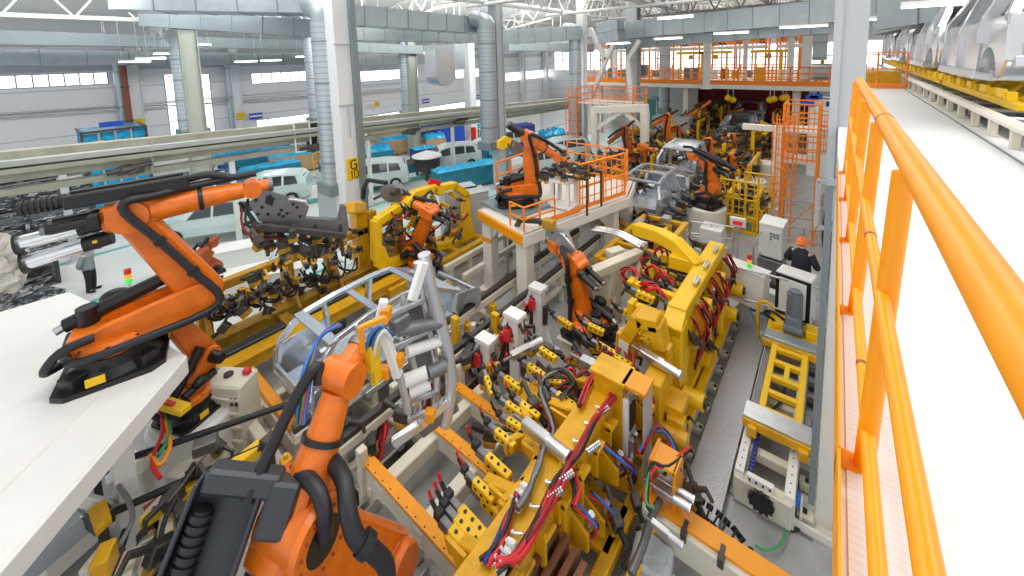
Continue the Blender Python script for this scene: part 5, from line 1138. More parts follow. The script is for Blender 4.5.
# yellow frame skid behind (transport frame) seen beyond trestle
def skidframe(label, x0, x1, y0, y1, z, mt='yellow'):
    t = thing('transfer_skid', label, 'frame', ((x0 + x1) / 2, (y0 + y1) / 2, 0))
    part(t, 'side_beam', mt, lambda m: [m.bx(x - .09, x + .09, y0, y1, z, z + .2) for x in (x0, x1)])
    part(t, 'cross_beam', mt, lambda m: [m.bx(x0, x1, y - .08, y + .08, z + .02, z + .16) for y in (y0 + .1, (y0 * 2 + y1) / 3, (y0 + y1 * 2) / 3, y1 - .1)])
    for x in (x0, x1):
        for y in (y0 + .2, y1 - .2): part(t, 'leg', 'beige', lambda m: m.bx(x - .1, x + .1, y - .1, y + .1, 0, z))
    for i in range(5): part(t, 'carrier', 'steel', lambda m: m.box((x0 + (x1 - x0) * rnd.random(), y0 + (y1 - y0) * (i + .5) / 5, z + .3), (.3, .4, .2)))
    return t
skidframe('yellow transfer frame beyond the trestle, near the cream platform', -5.6, -4.1, 10.9, 15.2, 1.5)
skidframe('yellow transfer frame in front of the middle silver body', -7.0, -5.4, 15.6, 17.6, .7, 'yellow_bright')
skidframe('yellow transfer frame farther along at the middle of the line', -7.2, -5.2, 26, 30, 1.0, 'yellow_bright')
p0, p1_ = az(592, 233, 2.2), az(640, 247, 2.2); t = thing('chrome_bar', 'bright chrome bar bundle lying across the yellow transfer frame', 'bar', p0)
for i in range(3): part(t, 'bar', 'bright_metal', lambda m: m.tube([p0 + V((0, .14 * i, .1)), p0.lerp(p1_, .5) + V((0, .14 * i, .18)), p1_ + V((0, .14 * i, 0))], .05, 10))
# silver bodies farther down the line
car_frame('silver open car body right of the orange mesh railing, nearest of the middle bodies', (-6.3, 18.3, .9), R(0), 1.15, False, False)
car_frame('silver open car body second along the middle line', (-6.6, 24.6, .9), R(0), 1.2, True, False)
car_frame('distant silver car body in front of the red wall', (-5.9, 36.5, .9), R(180), 1.25, True, False)
car_frame('farthest pale car body just before the red wall', (-6.2, 43, 1.2), R(180), 1.25, True, True)
for i, (y, lab) in enumerate(((18.3, 'yellow pedestal frame under the nearest middle silver body'), (24.6, 'yellow pedestal frame under the second middle silver body'), (36.5, 'yellow pedestal frame under the distant silver body'), (43, 'yellow pedestal frame under the farthest pale body'))):
    t = thing('body_stand', lab, 'stand', (-6.3, y, 0))
    for sx in (-.9, .9):
        part(t, 'post', 'beige', lambda m: [m.bx(-6.3 + sx - .12, -6.3 + sx + .12, y + dy - .12, y + dy + .12, 0, .8 + (.3 if y > 40 else 0)) for dy in (-1.6, 0, 1.6)])
        part(t, 'rail', 'yellow', lambda m: m.bx(-6.3 + sx - .1, -6.3 + sx + .1, y - 2.4, y + 2.4, .55, .75))
        for k_ in range(6): gun_head(t, V((-6.3 + sx * 1.35, y - 2 + k_ * .8, 1.0 + rnd.uniform(0, .5))), V((-sx, rnd.uniform(-.5, .5), .2)), 1.4)
# clutter stations down the line: yellow and dark fixtures each side
def station(label, cx, cy, w, l, h, n, mt='yellow'):
    t = thing('clamp_station', label, 'fixture', (cx, cy, 0))
    part(t, 'base_frame', mt, lambda m: ([m.bx(cx + sx * w / 2 - .1, cx + sx * w / 2 + .1, cy - l / 2, cy + l / 2, .4, .6) for sx in (-1, 1)], [m.bx(cx - w / 2, cx + w / 2, cy + sy * l / 2 - .1, cy + sy * l / 2 + .1, .4, .6) for sy in (-1, 0, 1)]))
    for sx in (-1, 1):
        for sy in (-1, 1): part(t, 'upright', mt, lambda m: m.bx(cx + sx * w * .45 - .1, cx + sx * w * .45 + .1, cy + sy * l * .4 - .12, cy + sy * l * .4 + .12, 0, h))
    part(t, 'upper_beam', mt, lambda m: [m.bx(cx + sx * w * .45 - .08, cx + sx * w * .45 + .08, cy - l * .4, cy + l * .4, h - .2, h) for sx in (-1, 1)])
    for i in range(n):
        p = V((cx + rnd.uniform(-.5, .5) * w, cy + rnd.uniform(-.5, .5) * l, rnd.uniform(.6, h + .3))); d = V((rnd.uniform(-1, 1), rnd.uniform(-1, 1), rnd.uniform(-.4, .5)))
        if i % 3 == 0: clamp(t, p, d, V((0, 0, 1)), 1.4, mt, 'red')
        elif i % 7 == 1: part(t, 'hose', 'black', lambda m: m.tube([p, p + V((.2, .3, .25)), p + V((.5, .2, -.1)), p + V((.4, .5, -.5))], .04, 5, 3))
        else: gun_head(t, p, d, rnd.uniform(1.2, 1.9))
    return t
station('clamp station left of the nearest middle silver body', -8.4, 19.5, 1.4, 3.5, 1.7, 24, 'yellow')
station('clamp station left of the second middle silver body', -9.2, 25.5, 1.6, 4, 1.8, 27, 'yellow_bright')
station('clamp station before the pale green door', -11.0, 30.0, 2.2, 4, 2.0, 30, 'yellow')
station('clamp station far left of the distant silver bodies', -9.5, 36.0, 2.2, 4, 2.4, 27, 'yellow_bright')
station('clamp station right of the second middle silver body', -3.9, 25.0, 1.4, 4, 2.1, 27, 'yellow')
station('clamp station right of the distant silver bodies', -3.4, 32.5, 1.6, 5, 2.6, 27, 'yellow_bright')
station('clamp station under the front edge of the mezzanine', -9.0, 41.0, 2.6, 4, 3.0, 24, 'yellow')
station('clamp station behind the round cream pedestal', -3.0, 20.8, 1.2, 2.0, 1.6, 15, 'yellow_bright')
station('clamp station between transfer frame and nearest middle body', -5.6, 15.0, 1.6, 1.6, 1.2, 15, 'yellow')
station('clamp station beyond the rear railing of the cream platform', -8.6, 17.0, 1.4, 1.6, 2.2, 18, 'yellow_old')
station('clamp station at the foot of the orange scaffold tower', -10.6, 22.5, 1.8, 3.5, 1.5, 21, 'yellow')

for (lab, cx, cy, w, l, h, n, mt) in (('low clamp station between the two middle silver bodies', -6.2, 21.4, 1.8, 1.6, .9, 16, 'yellow'), ('clamp station beyond the second middle silver body', -6.6, 28.2, 3.0, 2.0, 2.2, 22, 'yellow_bright'), ('dark clamp station around the distant silver body', -6.0, 33.2, 3.4, 2.4, 1.8, 22, 'yellow_old'), ('clamp station left of the farthest pale body', -9.5, 43.5, 2.0, 3.0, 2.6, 14, 'yellow'), ('clamp station right of the farthest pale body', -3.0, 40.5, 2.0, 3.0, 2.8, 14, 'yellow_bright'), ('clamp station in front of the rusty robot by the scaffold', -9.6, 28.0, 1.6, 2.0, 1.6, 14, 'yellow')):
    station(lab, cx, cy, w, l, h, n, mt)
# ================================================================ LEFT BAY
# overhead conveyor: three parallel rails, brackets and slim posts
t = thing('overhead_conveyor', 'long beige overhead conveyor running through the left bay at mid height', 'conveyor', (-20, 8, 4))
cv_ = lambda px, py: ax(px, py, -20)
def rail_line(y0, y1): a, b = cv_(0, y0), cv_(486, y1); d = b - a; return a - d * .12, b + d * .55
for (y0, y1, w, h, mt_) in ((156, 107.5, .35, .3, 'conv'), (163, 110, .9, .2, 'truss_grey'), (171, 113, .9, .16, 'conv'), (178, 115, .3, .3, 'conv'), (193, 120, .35, .22, 'conv')):
    a, b = rail_line(y0, y1); part(t, 'rail', mt_, lambda m: m.beam(a, b, w, h))
a0_, b0_ = rail_line(156, 107.5); a1_, b1x = rail_line(193, 120)
for i in range(7):
    f = i / 6; p, q = a0_.lerp(b0_, f), a1_.lerp(b1x, f); part(t, 'bracket', 'conv', lambda m: (m.beam(p + V((.25, 0, .05)), q + V((.25, 0, 0)), .12, .08), m.beam(p + V((-.5, 0, -.3)), p + V((.4, 0, -.3)), .08, .1)))
for px, py in ((128, 163), (310, 143), (408, 128), (458, 118)):
    c = cv_(px, py); part(t, 'drive_unit', 'dark_steel', lambda m: (m.lump(c + V((.3, 0, -.2)), (.2, .4, .2)), m.cyl(c + V((.3, -.6, -.2)), c + V((.3, .6, -.1)), .1, n=8)))
for px, pyb in ((225, 215), (365, 206), (451, 184), (492, 172), (541, 158)):
    b = az(px, pyb, 0); p = ax(px, 100, -20); p0 = V((-20, p.y, 0)); ztop = a1_.lerp(b1x, max(0, min(1, (p.y - a1_.y) / (b1x.y - a1_.y)))).z
    part(t, 'post', 'white_paint', lambda m: m.bx(-20.1, -19.9, p.y - .09, p.y + .09, 0, ztop))
t2 = thing('control_box', 'black control box hanging on the overhead conveyor beside the large spiral duct', 'control box', cv_(318, 133))
p = cv_(317, 133); part(t2, 'housing', 'black', lambda m: m.box(p, (.5, .9, 1.1))); part(t2, 'frame', 'white_paint', lambda m: m.beams([p + V((.35, -1.2, .7)), p + V((.35, -.5, .7)), p + V((.35, -.5, -.7)), p + V((.35, -1.2, -.7))], .06, .06, True))
# blue film-wrapped booth
bx0 = az(86, 218, 0); bx1 = az(152, 205, 0); X_ = -31.2
ya, yb = ax(86, 170, X_).y, ax(150, 165, X_).y; zt = ax(118, 129, X_).z; za_ = ax(118, 200, X_).z
t = thing('curtain_booth', 'tall booth wrapped in bright blue film below the overhead conveyor', 'booth', (X_ - 1, (ya + yb) / 2, 0))
def film_panel(t, x0, y0, x1, y1, z0, z1, mt='cyan_film', n=14):
    g = []
    for i in range(n + 1):
        f = i / n; o = rnd.uniform(-.1, .1); g.append([V((x0 + (x1 - x0) * f + o, y0 + (y1 - y0) * f + o * .4, z0 + (z1 - z0) * j / 4 )) + V((rnd.uniform(-.06, .06), rnd.uniform(-.06, .06), 0)) for j in range(5)])
    m = MB(mt); m.loft(g, closed=False, caps=False); m.build('film_panel', t, world=True)
film_panel(t, X_, ya, X_, yb, .3, zt - .1); film_panel(t, X_ - 2.4, ya, X_, ya, .3, zt - .1); film_panel(t, X_ - 2.4, yb, X_, yb, .3, zt - .1)
g = MB('cyan_film'); g.prism([(X_, ya, zt), (X_, yb, zt), (X_ - 2.4, yb, zt), (X_ - 2.4, ya, zt)], V((0, 0, .06))); g.build('film_top', t, world=True)
for i in range(5):
    y = ya + (yb - ya) * i / 4; part(t, 'frame_post', 'steel' if i in (1, 2, 3) else 'dark_steel', lambda m: m.bx(X_ + .12, X_ + .2, y - .05, y + .05, 0, zt))
part(t, 'frame_beam', 'dark_steel', lambda m: (m.bx(X_ + .1, X_ + .22, ya, yb, zt - .05, zt + .06), m.bx(X_ - 2.4, X_ + .2, ya - .05, ya + .05, zt - .05, zt + .06), m.bx(X_ - 2.4, X_ + .2, yb - .05, yb + .05, zt - .05, zt + .06)))
part(t, 'name_plate', 'blue', lambda m: m.box((X_ - .2, (ya + yb) / 2 - .05, zt + .3), (.06, 1.0, .28)))
part(t, 'yellow_tag', 'yellow_bright', lambda m: m.box((X_ + .22, ya + .62, zt - .62), (.03, .32, .26)))
# storage racks wrapped in dark and clear film
def rack(label, x, y0, y1, h, depth, shelves, mt='film_dark'):
    t = thing('storage_rack', label, 'rack', (x, (y0 + y1) / 2, 0))
    part(t, 'frame', 'dark_steel', lambda m: [m.bx(xx - .06, xx + .06, yy - .06, yy + .06, 0, h) for xx in (x, x - depth) for yy in (y0, (y0 + y1) / 2, y1)])
    for s_ in range(shelves):
        z = h * (s_ + .35) / shelves
        part(t, 'shelf', 'gun', lambda m: m.bx(x - depth, x + .05, y0, y1, z - .28 * h / shelves, z - .24 * h / shelves))
        for q in range(3):
            yy = y0 + (y1 - y0) * (q + .5) / 3; part(t, 'wrapped_load', mt, lambda m: m.box((x - depth / 2, yy, z + .06 * h / shelves), (depth * .9, (y1 - y0) / 3.2, h / shelves * .58), 0, .08))
    return t
rack('tall dark rack of film wrapped parts at the far left under the conveyor', -25.2, -4.0, 1.7, 4.5, 1.4, 4)
rack('dark film wrapped rack left of the blue booth', -32.5, -4, .9, 3.6, 1.4, 4)
rack('low dark rack of wrapped panels beside the man in grey', -22.4, -2.6, .35, 1.5, 1.2, 2)
t = thing('rack_post', 'pale grey post standing in front of the dark racks', 'post', (-24.6, .6, 0)); b = ax(66, 200, -24.4); part(t, 'post', 'column_grey', lambda m: m.bx(-24.5, -24.2, b.y - .12, b.y + .12, 0, 4.4)); part(t, 'foot', 'column_grey', lambda m: m.bx(-24.6, -24.1, b.y - .25, b.y + .25, 0, .04))
t = thing('wrapped_bundle', 'beige crumpled sacks piled at the far left edge', 'bundle', (-21.6, -.9, 0))
for i in range(7): part(t, 'sack', 'cloth_beige', lambda m: m.lump(ax(2 + (i % 3) * 7, 292 - i * 8, -21.6 + .2 * (i % 2)), (.3, .3, .4)))
t = thing('film_roll', 'dark grey crumpled sheet on the floor at the left edge', 'sheet', (-20.9, -1.2, 0)); part(t, 'sheet', 'film_dark', lambda m: (m.lump(az(15, 300, .25), (.7, .8, .35)), m.lump(az(40, 300, .2), (.5, .6, .3))))
person('person in grey jacket and black trousers standing with back turned, far left', az(92, 291, 0) , R(-35), 1.72, 'cloth_grey', 'cloth_black', arms='behind')
t = thing('signal_lamp', 'small red yellow green signal lamp by the left walkway', 'signal lamp', az(129, 283, 1.0)); p = az(129, 283, 1.0)
part(t, 'pole', 'steel', lambda m: m.cyl((p.x, p.y, 0), (p.x, p.y, 1.0), .04, n=8))
for i, c_ in enumerate(('green_light', 'amber_light', 'red')): part(t, 'lens', c_, lambda m: m.cyl((p.x, p.y, 1.0 + i * .16), (p.x, p.y, 1.15 + i * .16), .09, n=12))
# crates
def cr(label, px, py, d, rz, mt, lid=None, group=None, bags=None): 
    b = az(px, py, 0); return crate(label, (b.x, b.y, 0), d, R(rz), mt, lid, group, bags=bags)
cr('low teal wrapped crate nearest, left of the large spiral duct', 262, 184, (4.6, 1.3, 1.1), 78, 'teal', 'cyan_film')
cr('teal wrapped crate just behind the nearest teal crate', 253, 172, (3.4, 1.2, 1.0), 78, 'teal', 'blue')
cr('light blue covered flat stack in the left bay behind the teal crates', 248, 157, (5.0, 1.8, .5), 75, 'teal', 'cyan_film', None, True)
cr('brown cardboard crate with film top left of the large spiral duct', 295, 171, (3.2, 1.5, 1.2), 75, 'card', 'cyan_film')
cr('brown cardboard crate behind the first, farther left', 283, 164, (2.8, 1.5, 1.1), 75, 'card', 'cyan_film')
cr('brown cardboard crate against the spiral duct, rear row', 305, 160, (3.2, 1.5, 1.0), 75, 'card', 'cyan_film')
cr('brown box heaped with light blue film bags behind the white cars', 395, 153, (2.9, 1.9, 1.2), 72, 'card', 'cyan_film', None, True)
cr('dark blue plastic crate behind the white cars, left one', 428, 140, (2.4, 1.6, 1.2), 72, 'navy', 'navy')
cr('dark blue plastic crate near the yellow barrier, right one', 449, 143, (2.6, 1.6, 1.5), 72, 'blue', 'navy')
cr('dark blue crate farther back before the wall', 446, 128, (3.0, 1.6, 1.4), 72, 'navy', 'navy')
cr('low teal film heap beside the labelled column', 376, 160, (2.4, 1.6, .7), 72, 'teal', 'cyan_film', None, True)
cr('brown flat crate far back right of the labelled column', 388, 139, (3.6, 1.6, .8), 72, 'card', 'card')
cr('teal covered trolley right of the second white car', 467, 186, (4.2, 1.2, 1.2), 70, 'teal', 'cyan_film')
cr('light blue film heap far back behind the dark crates', 484, 136, (3.2, 1.6, .8), 72, 'teal', 'cyan_film', None, True)
cr('teal wrapped crate between the two white cars', 402, 175, (3.0, 1.4, .7), 70, 'teal', 'dark_steel')
# cars on the left line
def car(label, px, py, rz, mt='car_white', **kw): b = az(px, py, 0.25); return car_finished(label, (b.x, b.y, .25), R(rz), mt, **kw)
car('white assembled car right of the labelled column', 372, 187, 146)
car('white assembled car with open hood near the second main column', 450, 167, 146, hood_open=True)
car('pale mint assembled car left of the large spiral duct', 268, 202, 146, 'car_mint')
car('pale assembled car farther along, behind the second main column', 500, 150, 146)
car('pale mint car seen under the near robot arm', 222, 232, 146, 'car_mint')
t = thing('line_platform', 'long low white floor conveyor under the white cars', 'conveyor', (-21, 14, 0)); a, b = az(250, 206, .12), az(520, 150, .12)
part(t, 'deck', 'white_paint', lambda m: m.beam(a, b, 3.0, .22)); part(t, 'edge_strip', 'teal_paint', lambda m: [m.beam(a + V((1.4 * s_, -.7 * s_, .02)), b + V((1.4 * s_, -.7 * s_, .02)), .12, .22) for s_ in (-1, 1)])
# white tool stand with round top (like a lifting table) and dark gear below by the second car
p = az(428, 178, 0); t = thing('tool_stand', 'white round topped stand with dark gear before the open hood car', 'stand', p)
part(t, 'top', 'white_paint', lambda m: m.lathe([(1.0, 1.5), (1.0, 1.56), (.5, 1.75), (.2, 1.85)], (p.x, p.y, 0), n=20)); part(t, 'gear', 'dark_steel', lambda m: (m.box((p.x, p.y, 1.0), (1.2, 1.2, .9)), [m.cyl((p.x + dx, p.y + dy, 0), (p.x + dx, p.y + dy, 1), .08, n=6) for dx in (-.5, .5) for dy in (-.5, .5)]))
# white line hardware beside and small rows
for i, (x0, y0, x1, y1, z, lab) in enumerate(((235, 205, 300, 190, 1.0, 'teal guard rail beside the mint car'), (300, 196, 330, 190, 1.0, 'teal guard rail just left of the spiral duct'))):
    railing(lab, [az(x0, y0, 0), az(x1, y1, 0)], 1.0, 'teal_paint', 2.0, kick=False)
railing('yellow barrier beside the dark blue crates', [az(463, 142, 0), az(480, 140, 0)], 1.1, 'yellow_bright', .8, kick=False)
railing('yellow barrier beside the brown crates', [az(314, 172, 0), az(322, 168, 0)], 1.3, 'yellow_bright', .8, kick=False)
for px, py, lab in ((208, 192, 'red cabinet standing in the left bay'), (474, 147, 'red slim post beside the second main column')):
    p = az(px, py, 0); t = thing('fire_cabinet', lab, 'cabinet', p); w = .7 if px < 300 else .35
    part(t, 'housing', 'red', lambda m: m.box((p.x, p.y, .9), (w, w, 1.8))); part(t, 'plinth', 'dark_steel', lambda m: m.box((p.x, p.y, .03), (w * 1.1, w * 1.1, .06)))
# fixture racks with many grey parts beyond the near robot
t = thing('parts_rack', 'rack of small grey and silver parts behind the near robot arm', 'rack', az(270, 178, 0))
part(t, 'frame', 'white_paint', lambda m: [m.beam(az(x, y, 0), az(x, y, 2.0), .09, .09) for x, y in ((195, 190), (215, 186), (225, 181), (203, 197))])
for i in range(40): part(t, 'part', ('steel', 'gun', 'navy', 'galv')[i % 4], lambda m: m.box(ax(196 + rnd.uniform(0, 30), 160 + rnd.uniform(0, 24), -28.5 + rnd.uniform(0, 1)), (.28, .3, .2), rnd.uniform(0, 3)))
# gutter of grey cabinets right of labelled column
for i, (px, py, lab, w) in enumerate(((384, 268, 'grey cabinet just right of the labelled column', 1.6), (460, 236, 'grey control cabinet left of the cream robot platform', 1.5), (476, 240, 'slim grey control cabinet touching the cream robot platform', 1.0))):
    p = az(px, py, 0); cabinet(lab, (p.x, p.y, 0), (w, .9, 2.2 if i else 1.5), R(65), 'column_grey', name='control_cabinet')
# light machine blocks and pallets on the mint floor beyond the left fixture
for i, (px, py, d, mt_, lab) in enumerate(((232, 268, (2.6, .9, .8), 'white_paint', 'white low bench on the mint floor behind the left fixture'), (255, 298, (3.0, 1.1, .9), 'white_paint', 'white cabinet row low behind the left fixture rails'), (330, 222, (.9, .9, 2.4), 'column_grey', 'grey post box at the foot of the spiral duct'))):
    p = az(px, py, 0); t = thing('bench', lab, 'bench', p, R(64)); m = MB(mt_); m.box((0, 0, d[2] / 2 + .05), d); m.build('body', t); m = MB('dark_steel'); m.box((0, 0, .05), (d[0] * .94, d[1] * .9, .1)); m.build('plinth', t); m = MB(mt_); m.box((0, 0, d[2] + .07), (d[0] * 1.03, d[1] * 1.05, .05)); m.build('top', t)

for i, (px, py, d, mt_, lid, lab) in enumerate(((338, 176, (2.2, 1.3, .9), 'teal', 'cyan_film', 'teal wrapped bin just right of the labelled column foot'), (424, 160, (1.8, 1.2, .9), 'navy', 'cyan_film', 'small navy bin with blue film between the white cars'), (434, 150, (1.8, 1.2, 1.0), 'card', 'cyan_film', 'small brown box with blue film behind the open hood car'), (480, 160, (2.4, 1.4, .8), 'teal', 'dark_steel', 'teal bin of dark parts left of the second main column'), (508, 166, (2.6, 1.3, .9), 'teal', 'cyan_film', 'teal bin right of the second main column'), (530, 150, (2.6, 1.3, .9), 'blue', 'cyan_film', 'blue bin seen beneath the orange ladder side'), (552, 146, (2.4, 1.3, 1.0), 'teal', 'cyan_film', 'teal bin near the slim white column'), (520, 138, (2.6, 1.4, 1.2), 'navy', 'navy', 'navy bin far back near the wall pillars'), (230, 190, (2.4, 1.1, .8), 'teal', 'dark_steel', 'low teal bin beside the red cabinet'), (275, 152, (2.4, 1.3, .8), 'teal', 'cyan_film', 'teal bin far back left of the brown crates'), (350, 146, (2.4, 1.4, 1.0), 'navy', 'cyan_film', 'navy bin far back behind the labelled column'))):
    cr(lab, px, py, d, 72, mt_, lid, None, i % 2 == 0)
for i, (px, py, lab) in enumerate(((540, 172, 'white assembled car seen through the platform robot railing'), (560, 160, 'white assembled car left of the orange scaffold ladder'))): car(lab, px, py, 146)
# ================================================================ FOREGROUND FIXTURES
# beige base frame with amber bars, bottom centre
t = thing('base_frame', 'beige steel base frame with three amber bars at the bottom centre', 'frame', (-5, 4.3, 0))
for (y, x0, x1) in ((3.3, -6.25, -3.1), (4.5, -6.05, -3.6), (5.4, -6.15, -4.4)):
    part(t, 'bar_top', 'amber', lambda m: m.bx(x0, x1, y - .1, y + .1, .86, .92)); part(t, 'cross_beam', 'beige', lambda m: m.bx(x0, x1, y - .09, y + .09, .52, .86))
    part(t, 'bolts', 'black', lambda m: [m.cyl((x0 + .15 + i * .22, y - .06, .92), (x0 + .15 + i * .22, y - .06, .926), .014, n=6) for i in range(int((x1 - x0 - .2) / .22))])
part(t, 'side_beam', 'beige', lambda m: [m.bx(x - .12, x + .12, 3.2, 6.2, .5, .8) for x in (-5.75, -4.7, -3.6)])
for x in (-6.1, -4.9, -3.4):
    part(t, 'leg', 'beige', lambda m: [m.bx(x - .1, x + .1, y - .1, y + .1, .02, .52) for y in (3.3, 5.4)])
for x, y in ((-6.0, 3.1), (-5.2, 3.12), (-4.4, 3.12)): part(t, 'anchor', 'steel', lambda m: (m.bx(x - .13, x + .13, y - .2, y, 0, .02), m.bx(x - .09, x - .06, y - .15, y + .1, 0, .35), m.bx(x + .06, x + .09, y - .15, y + .1, 0, .35), m.cyl((x, y - .1, .02), (x, y - .1, .14), .025, n=6)))
part(t, 'end_gusset', 'beige', lambda m: m.prism([(-6.2, 3.25, .5), (-6.2, 3.25, .05), (-5.8, 3.25, .5)], V((0, .05, 0))))
# yellow front fixture
t = thing('welding_fixture', 'large yellow fixture full of clamps in the right foreground', 'fixture', (-3, 5, 0)); YB = 'yellow'
part(t, 'main_beam', 'yellow', lambda m: (m.bx(-3.22, -2.78, 2.3, 4.6, 1.86, 2.0), m.bx(-3.22, -3.15, 2.3, 6.0, 1.45, 1.98), m.bx(-2.85, -2.78, 2.3, 6.0, 1.45, 1.98), m.bx(-3.24, -2.76, 4.6, 6.05, 1.88, 2.0)))
part(t, 'beam_rib', 'yellow', lambda m: [m.prism([(-3.28, y, 1.9), (-3.62, y, 1.9), (-3.28, y, 1.45)], V((0, .05, 0))) for y in (2.9, 3.7, 4.5, 5.3)])
part(t, 'post_box', 'yellow', lambda m: (m.bx(-3.15, -2.6, 6.0, 6.4, .6, 2.35), m.bx(-3.2, -2.55, 5.95, 6.45, 2.35, 2.41)))
part(t, 'post_plate', 'yellow', lambda m: (m.bx(-2.75, -2.68, 2.6, 3.2, .5, 1.9), m.bx(-2.75, -2.68, 4.1, 4.8, .5, 1.9), m.bx(-3.3, -2.7, 4.1, 4.17, .5, 1.9), m.bx(-3.3, -2.7, 2.6, 2.67, .5, 1.9)))
part(t, 'post_cap', 'amber', lambda m: m.bx(-2.62, -2.2, 5.98, 6.4, 2.34, 2.41)); 
part(t, 'cabinet_insert', 'paper', lambda m: (m.bx(-2.6, -2.5, 6.0, 6.35, 1.0, 2.1), m.use('black').bx(-2.505, -2.48, 6.06, 6.3, 1.5, 2.0), m.use('paper')))
valves(t, V((-2.46, 6.05, 1.05)), V((0, 0, 1)), 6, .9); valves(t, V((-2.46, 6.2, 1.05)), V((0, 0, 1)), 6, .9)
part(t, 'clear_guard', 'bubble_white', lambda m: m.bx(-2.24, -2.225, 6.0, 6.4, .7, 2.3, 0))
part(t, 'base_rail', 'yellow', lambda m: (m.bx(-2.42, -2.22, 2.6, 8.4, .42, .62), m.bx(-2.02, -1.86, 4.6, 6.4, .42, .6), m.bx(-3.5, -3.3, 2.6, 8.4, .3, .5)))
part(t, 'base_plate', 'yellow', lambda m: (m.bx(-3.4, -2.3, 4.8, 5.6, .5, .62), m.bx(-3.4, -2.3, 6.5, 7.4, .5, .62), m.bx(-3.4, -2.3, 3.2, 3.5, .45, .58)))
part(t, 'guide_rail', 'gun', lambda m: (m.bx(-2.16, -2.08, 3.4, 7.2, .2, .3), m.use('dark_steel'), [m.bx(-2.19, -2.05, 3.5 + i * .3, 3.56 + i * .3, .3, .33, 0) for i in range(12)]))
part(t, 'gooseneck', 'yellow', lambda m: m.beams([V(p) for p in ((-3.25, 7.65, 1.5), (-3.2, 7.65, 2.0), (-2.95, 7.65, 2.55), (-2.6, 7.65, 2.6), (-2.5, 7.65, 2.2), (-2.5, 7.65, .6))], .42, .26))
part(t, 'gooseneck_face', 'cream', lambda m: m.prism([(-3.36, 7.44, 1.5), (-3.14, 7.44, 1.5), (-3.09, 7.44, 2.0), (-3.3, 7.44, 2.05)], V((0, .01, 0))))
part(t, 'tower', 'yellow', lambda m: (m.bx(-2.55, -2.2, 6.75, 7.3, .6, 2.0), m.bx(-2.15, -1.85, 6.9, 7.15, .6, 1.35), m.cyl((-2.2, 6.85, 1.1), (-1.75, 6.85, 1.1), .14, n=14), m.bx(-2.6, -1.9, 7.0, 7.5, 1.3, 1.5)))
part(t, 'shelf_bracket', 'amber', lambda m: (m.bx(-2.0, -1.65, 5.75, 6.15, 1.5, 1.56), m.bx(-2.05, -2.0, 5.75, 6.2, .9, 1.56), m.bx(-1.68, -1.63, 5.75, 6.15, .75, 1.56)))
for i in range(4): part(t, 'copper_plate', 'copper', lambda m: (m.bx(-2.74 + i * .13, -2.69 + i * .13, 3.55, 4.15, .5, 1.55 - i * .1), m.beam((-2.715 + i * .13, 3.55, 1.53 - i * .1), (-2.715 + i * .13, 4.15, 1.53 - i * .1), .09, .05)))
part(t, 'curved_bracket', 'yellow', lambda m: m.beams([az(x, y, 1.75) for x, y in ((500, 512), (522, 490), (536, 468), (538, 446), (530, 434))], .12, .26))
part(t, 'curved_bracket', 'yellow', lambda m: m.beams([az(x, y, 1.7) for x, y in ((505, 448), (520, 440), (528, 424), (522, 408))], .12, .24))
part(t, 'tray_plate', 'yellow', lambda m: (m.beam(az(515, 388, 1.35), az(562, 412, 1.35), .5, .08), m.beam(az(512, 395, 1.2), az(560, 420, 1.2), .06, .35)))
# upper arms reaching to the left with clamps
for (y, x0, x1, z0, z1) in ((3.1, -3.25, -3.8, 1.7, 1.5), (3.9, -3.25, -3.85, 1.75, 1.55), (4.7, -3.25, -3.9, 1.8, 1.6), (5.5, -3.2, -4.1, 1.85, 1.6), (6.3, -3.1, -4.2, 1.8, 1.5)):
    part(t, 'arm', 'yellow', lambda m: (m.beam((x0, y, z0), (x1, y, z1), .18, .24), m.prism([(x0, y, z0 - .1), (x0, y, z0 - .6), (x1 + .1, y, z1 - .1)], V((0, .06, 0)))))
CL = [(498, 469), (495, 509), (472, 525), (468, 535), (463, 546), (513, 385), (566, 402), (606, 350), (622, 362), (548, 355), (536, 372), (505, 440), (484, 492), (530, 412)]
for i, (x, y) in enumerate(CL): clamp(t, az(x, y, 1.62 if i < 5 else 1.75), V((-1, 0, .12)), V((0, 0, 1)), 1.25 if i < 5 else 1.05, 'yellow_bright')
for (x, y, d, k_) in ((536, 432, (1, -.05, -.03), 1.15), (594, 366, (1, 0, 0), 1.25), (652, 358, (1, -.1, -.1), 1.05), (668, 484, (1, 0, 0), .75), (664, 492, (1, -.0, 0), .75), (660, 528, (1, 0, -.1), .6), (520, 352, (.3, 1, 0), 1.0)): cylinder_(t, az(x, y, (2.14 if x < 661 else 1.2) if y < 440 else 1.2), V(d), k_)
for (x, y) in ((588, 452), (598, 415), (628, 400), (590, 372), (622, 330), (560, 482), (548, 500)): valves(t, az(x, y, 2.1), V((.35, 1, 0)), 6, .62)
for i in range(44):
    px = 480 + rnd.random() * 170; py = 335 + rnd.random() * 110 - (px - 480) * .2
    p = az(px, py, rnd.uniform(1.2, 1.9)); d = V((rnd.choice((-1, -1, .6)), rnd.uniform(-.5, .5), rnd.uniform(-.3, .5)))
    (gun_head if i % 2 else clamp)(t, p, d, k=rnd.uniform(.8, 1.15)) if i % 2 else clamp(t, p, d, V((0, 0, 1)), rnd.uniform(.75, 1.05), rnd.choice(('yellow', 'yellow_bright', 'amber')), rnd.choice(('red', 'black')))
for i in range(10):
    px = 585 + rnd.random() * 110; py = 420 + rnd.random() * 100; gun_head(t, az(px, py, rnd.uniform(.7, 1.2)), V((rnd.uniform(-1, 1), rnd.uniform(-1, 1), .2)), rnd.uniform(.7, 1.1))
zz = 2.06
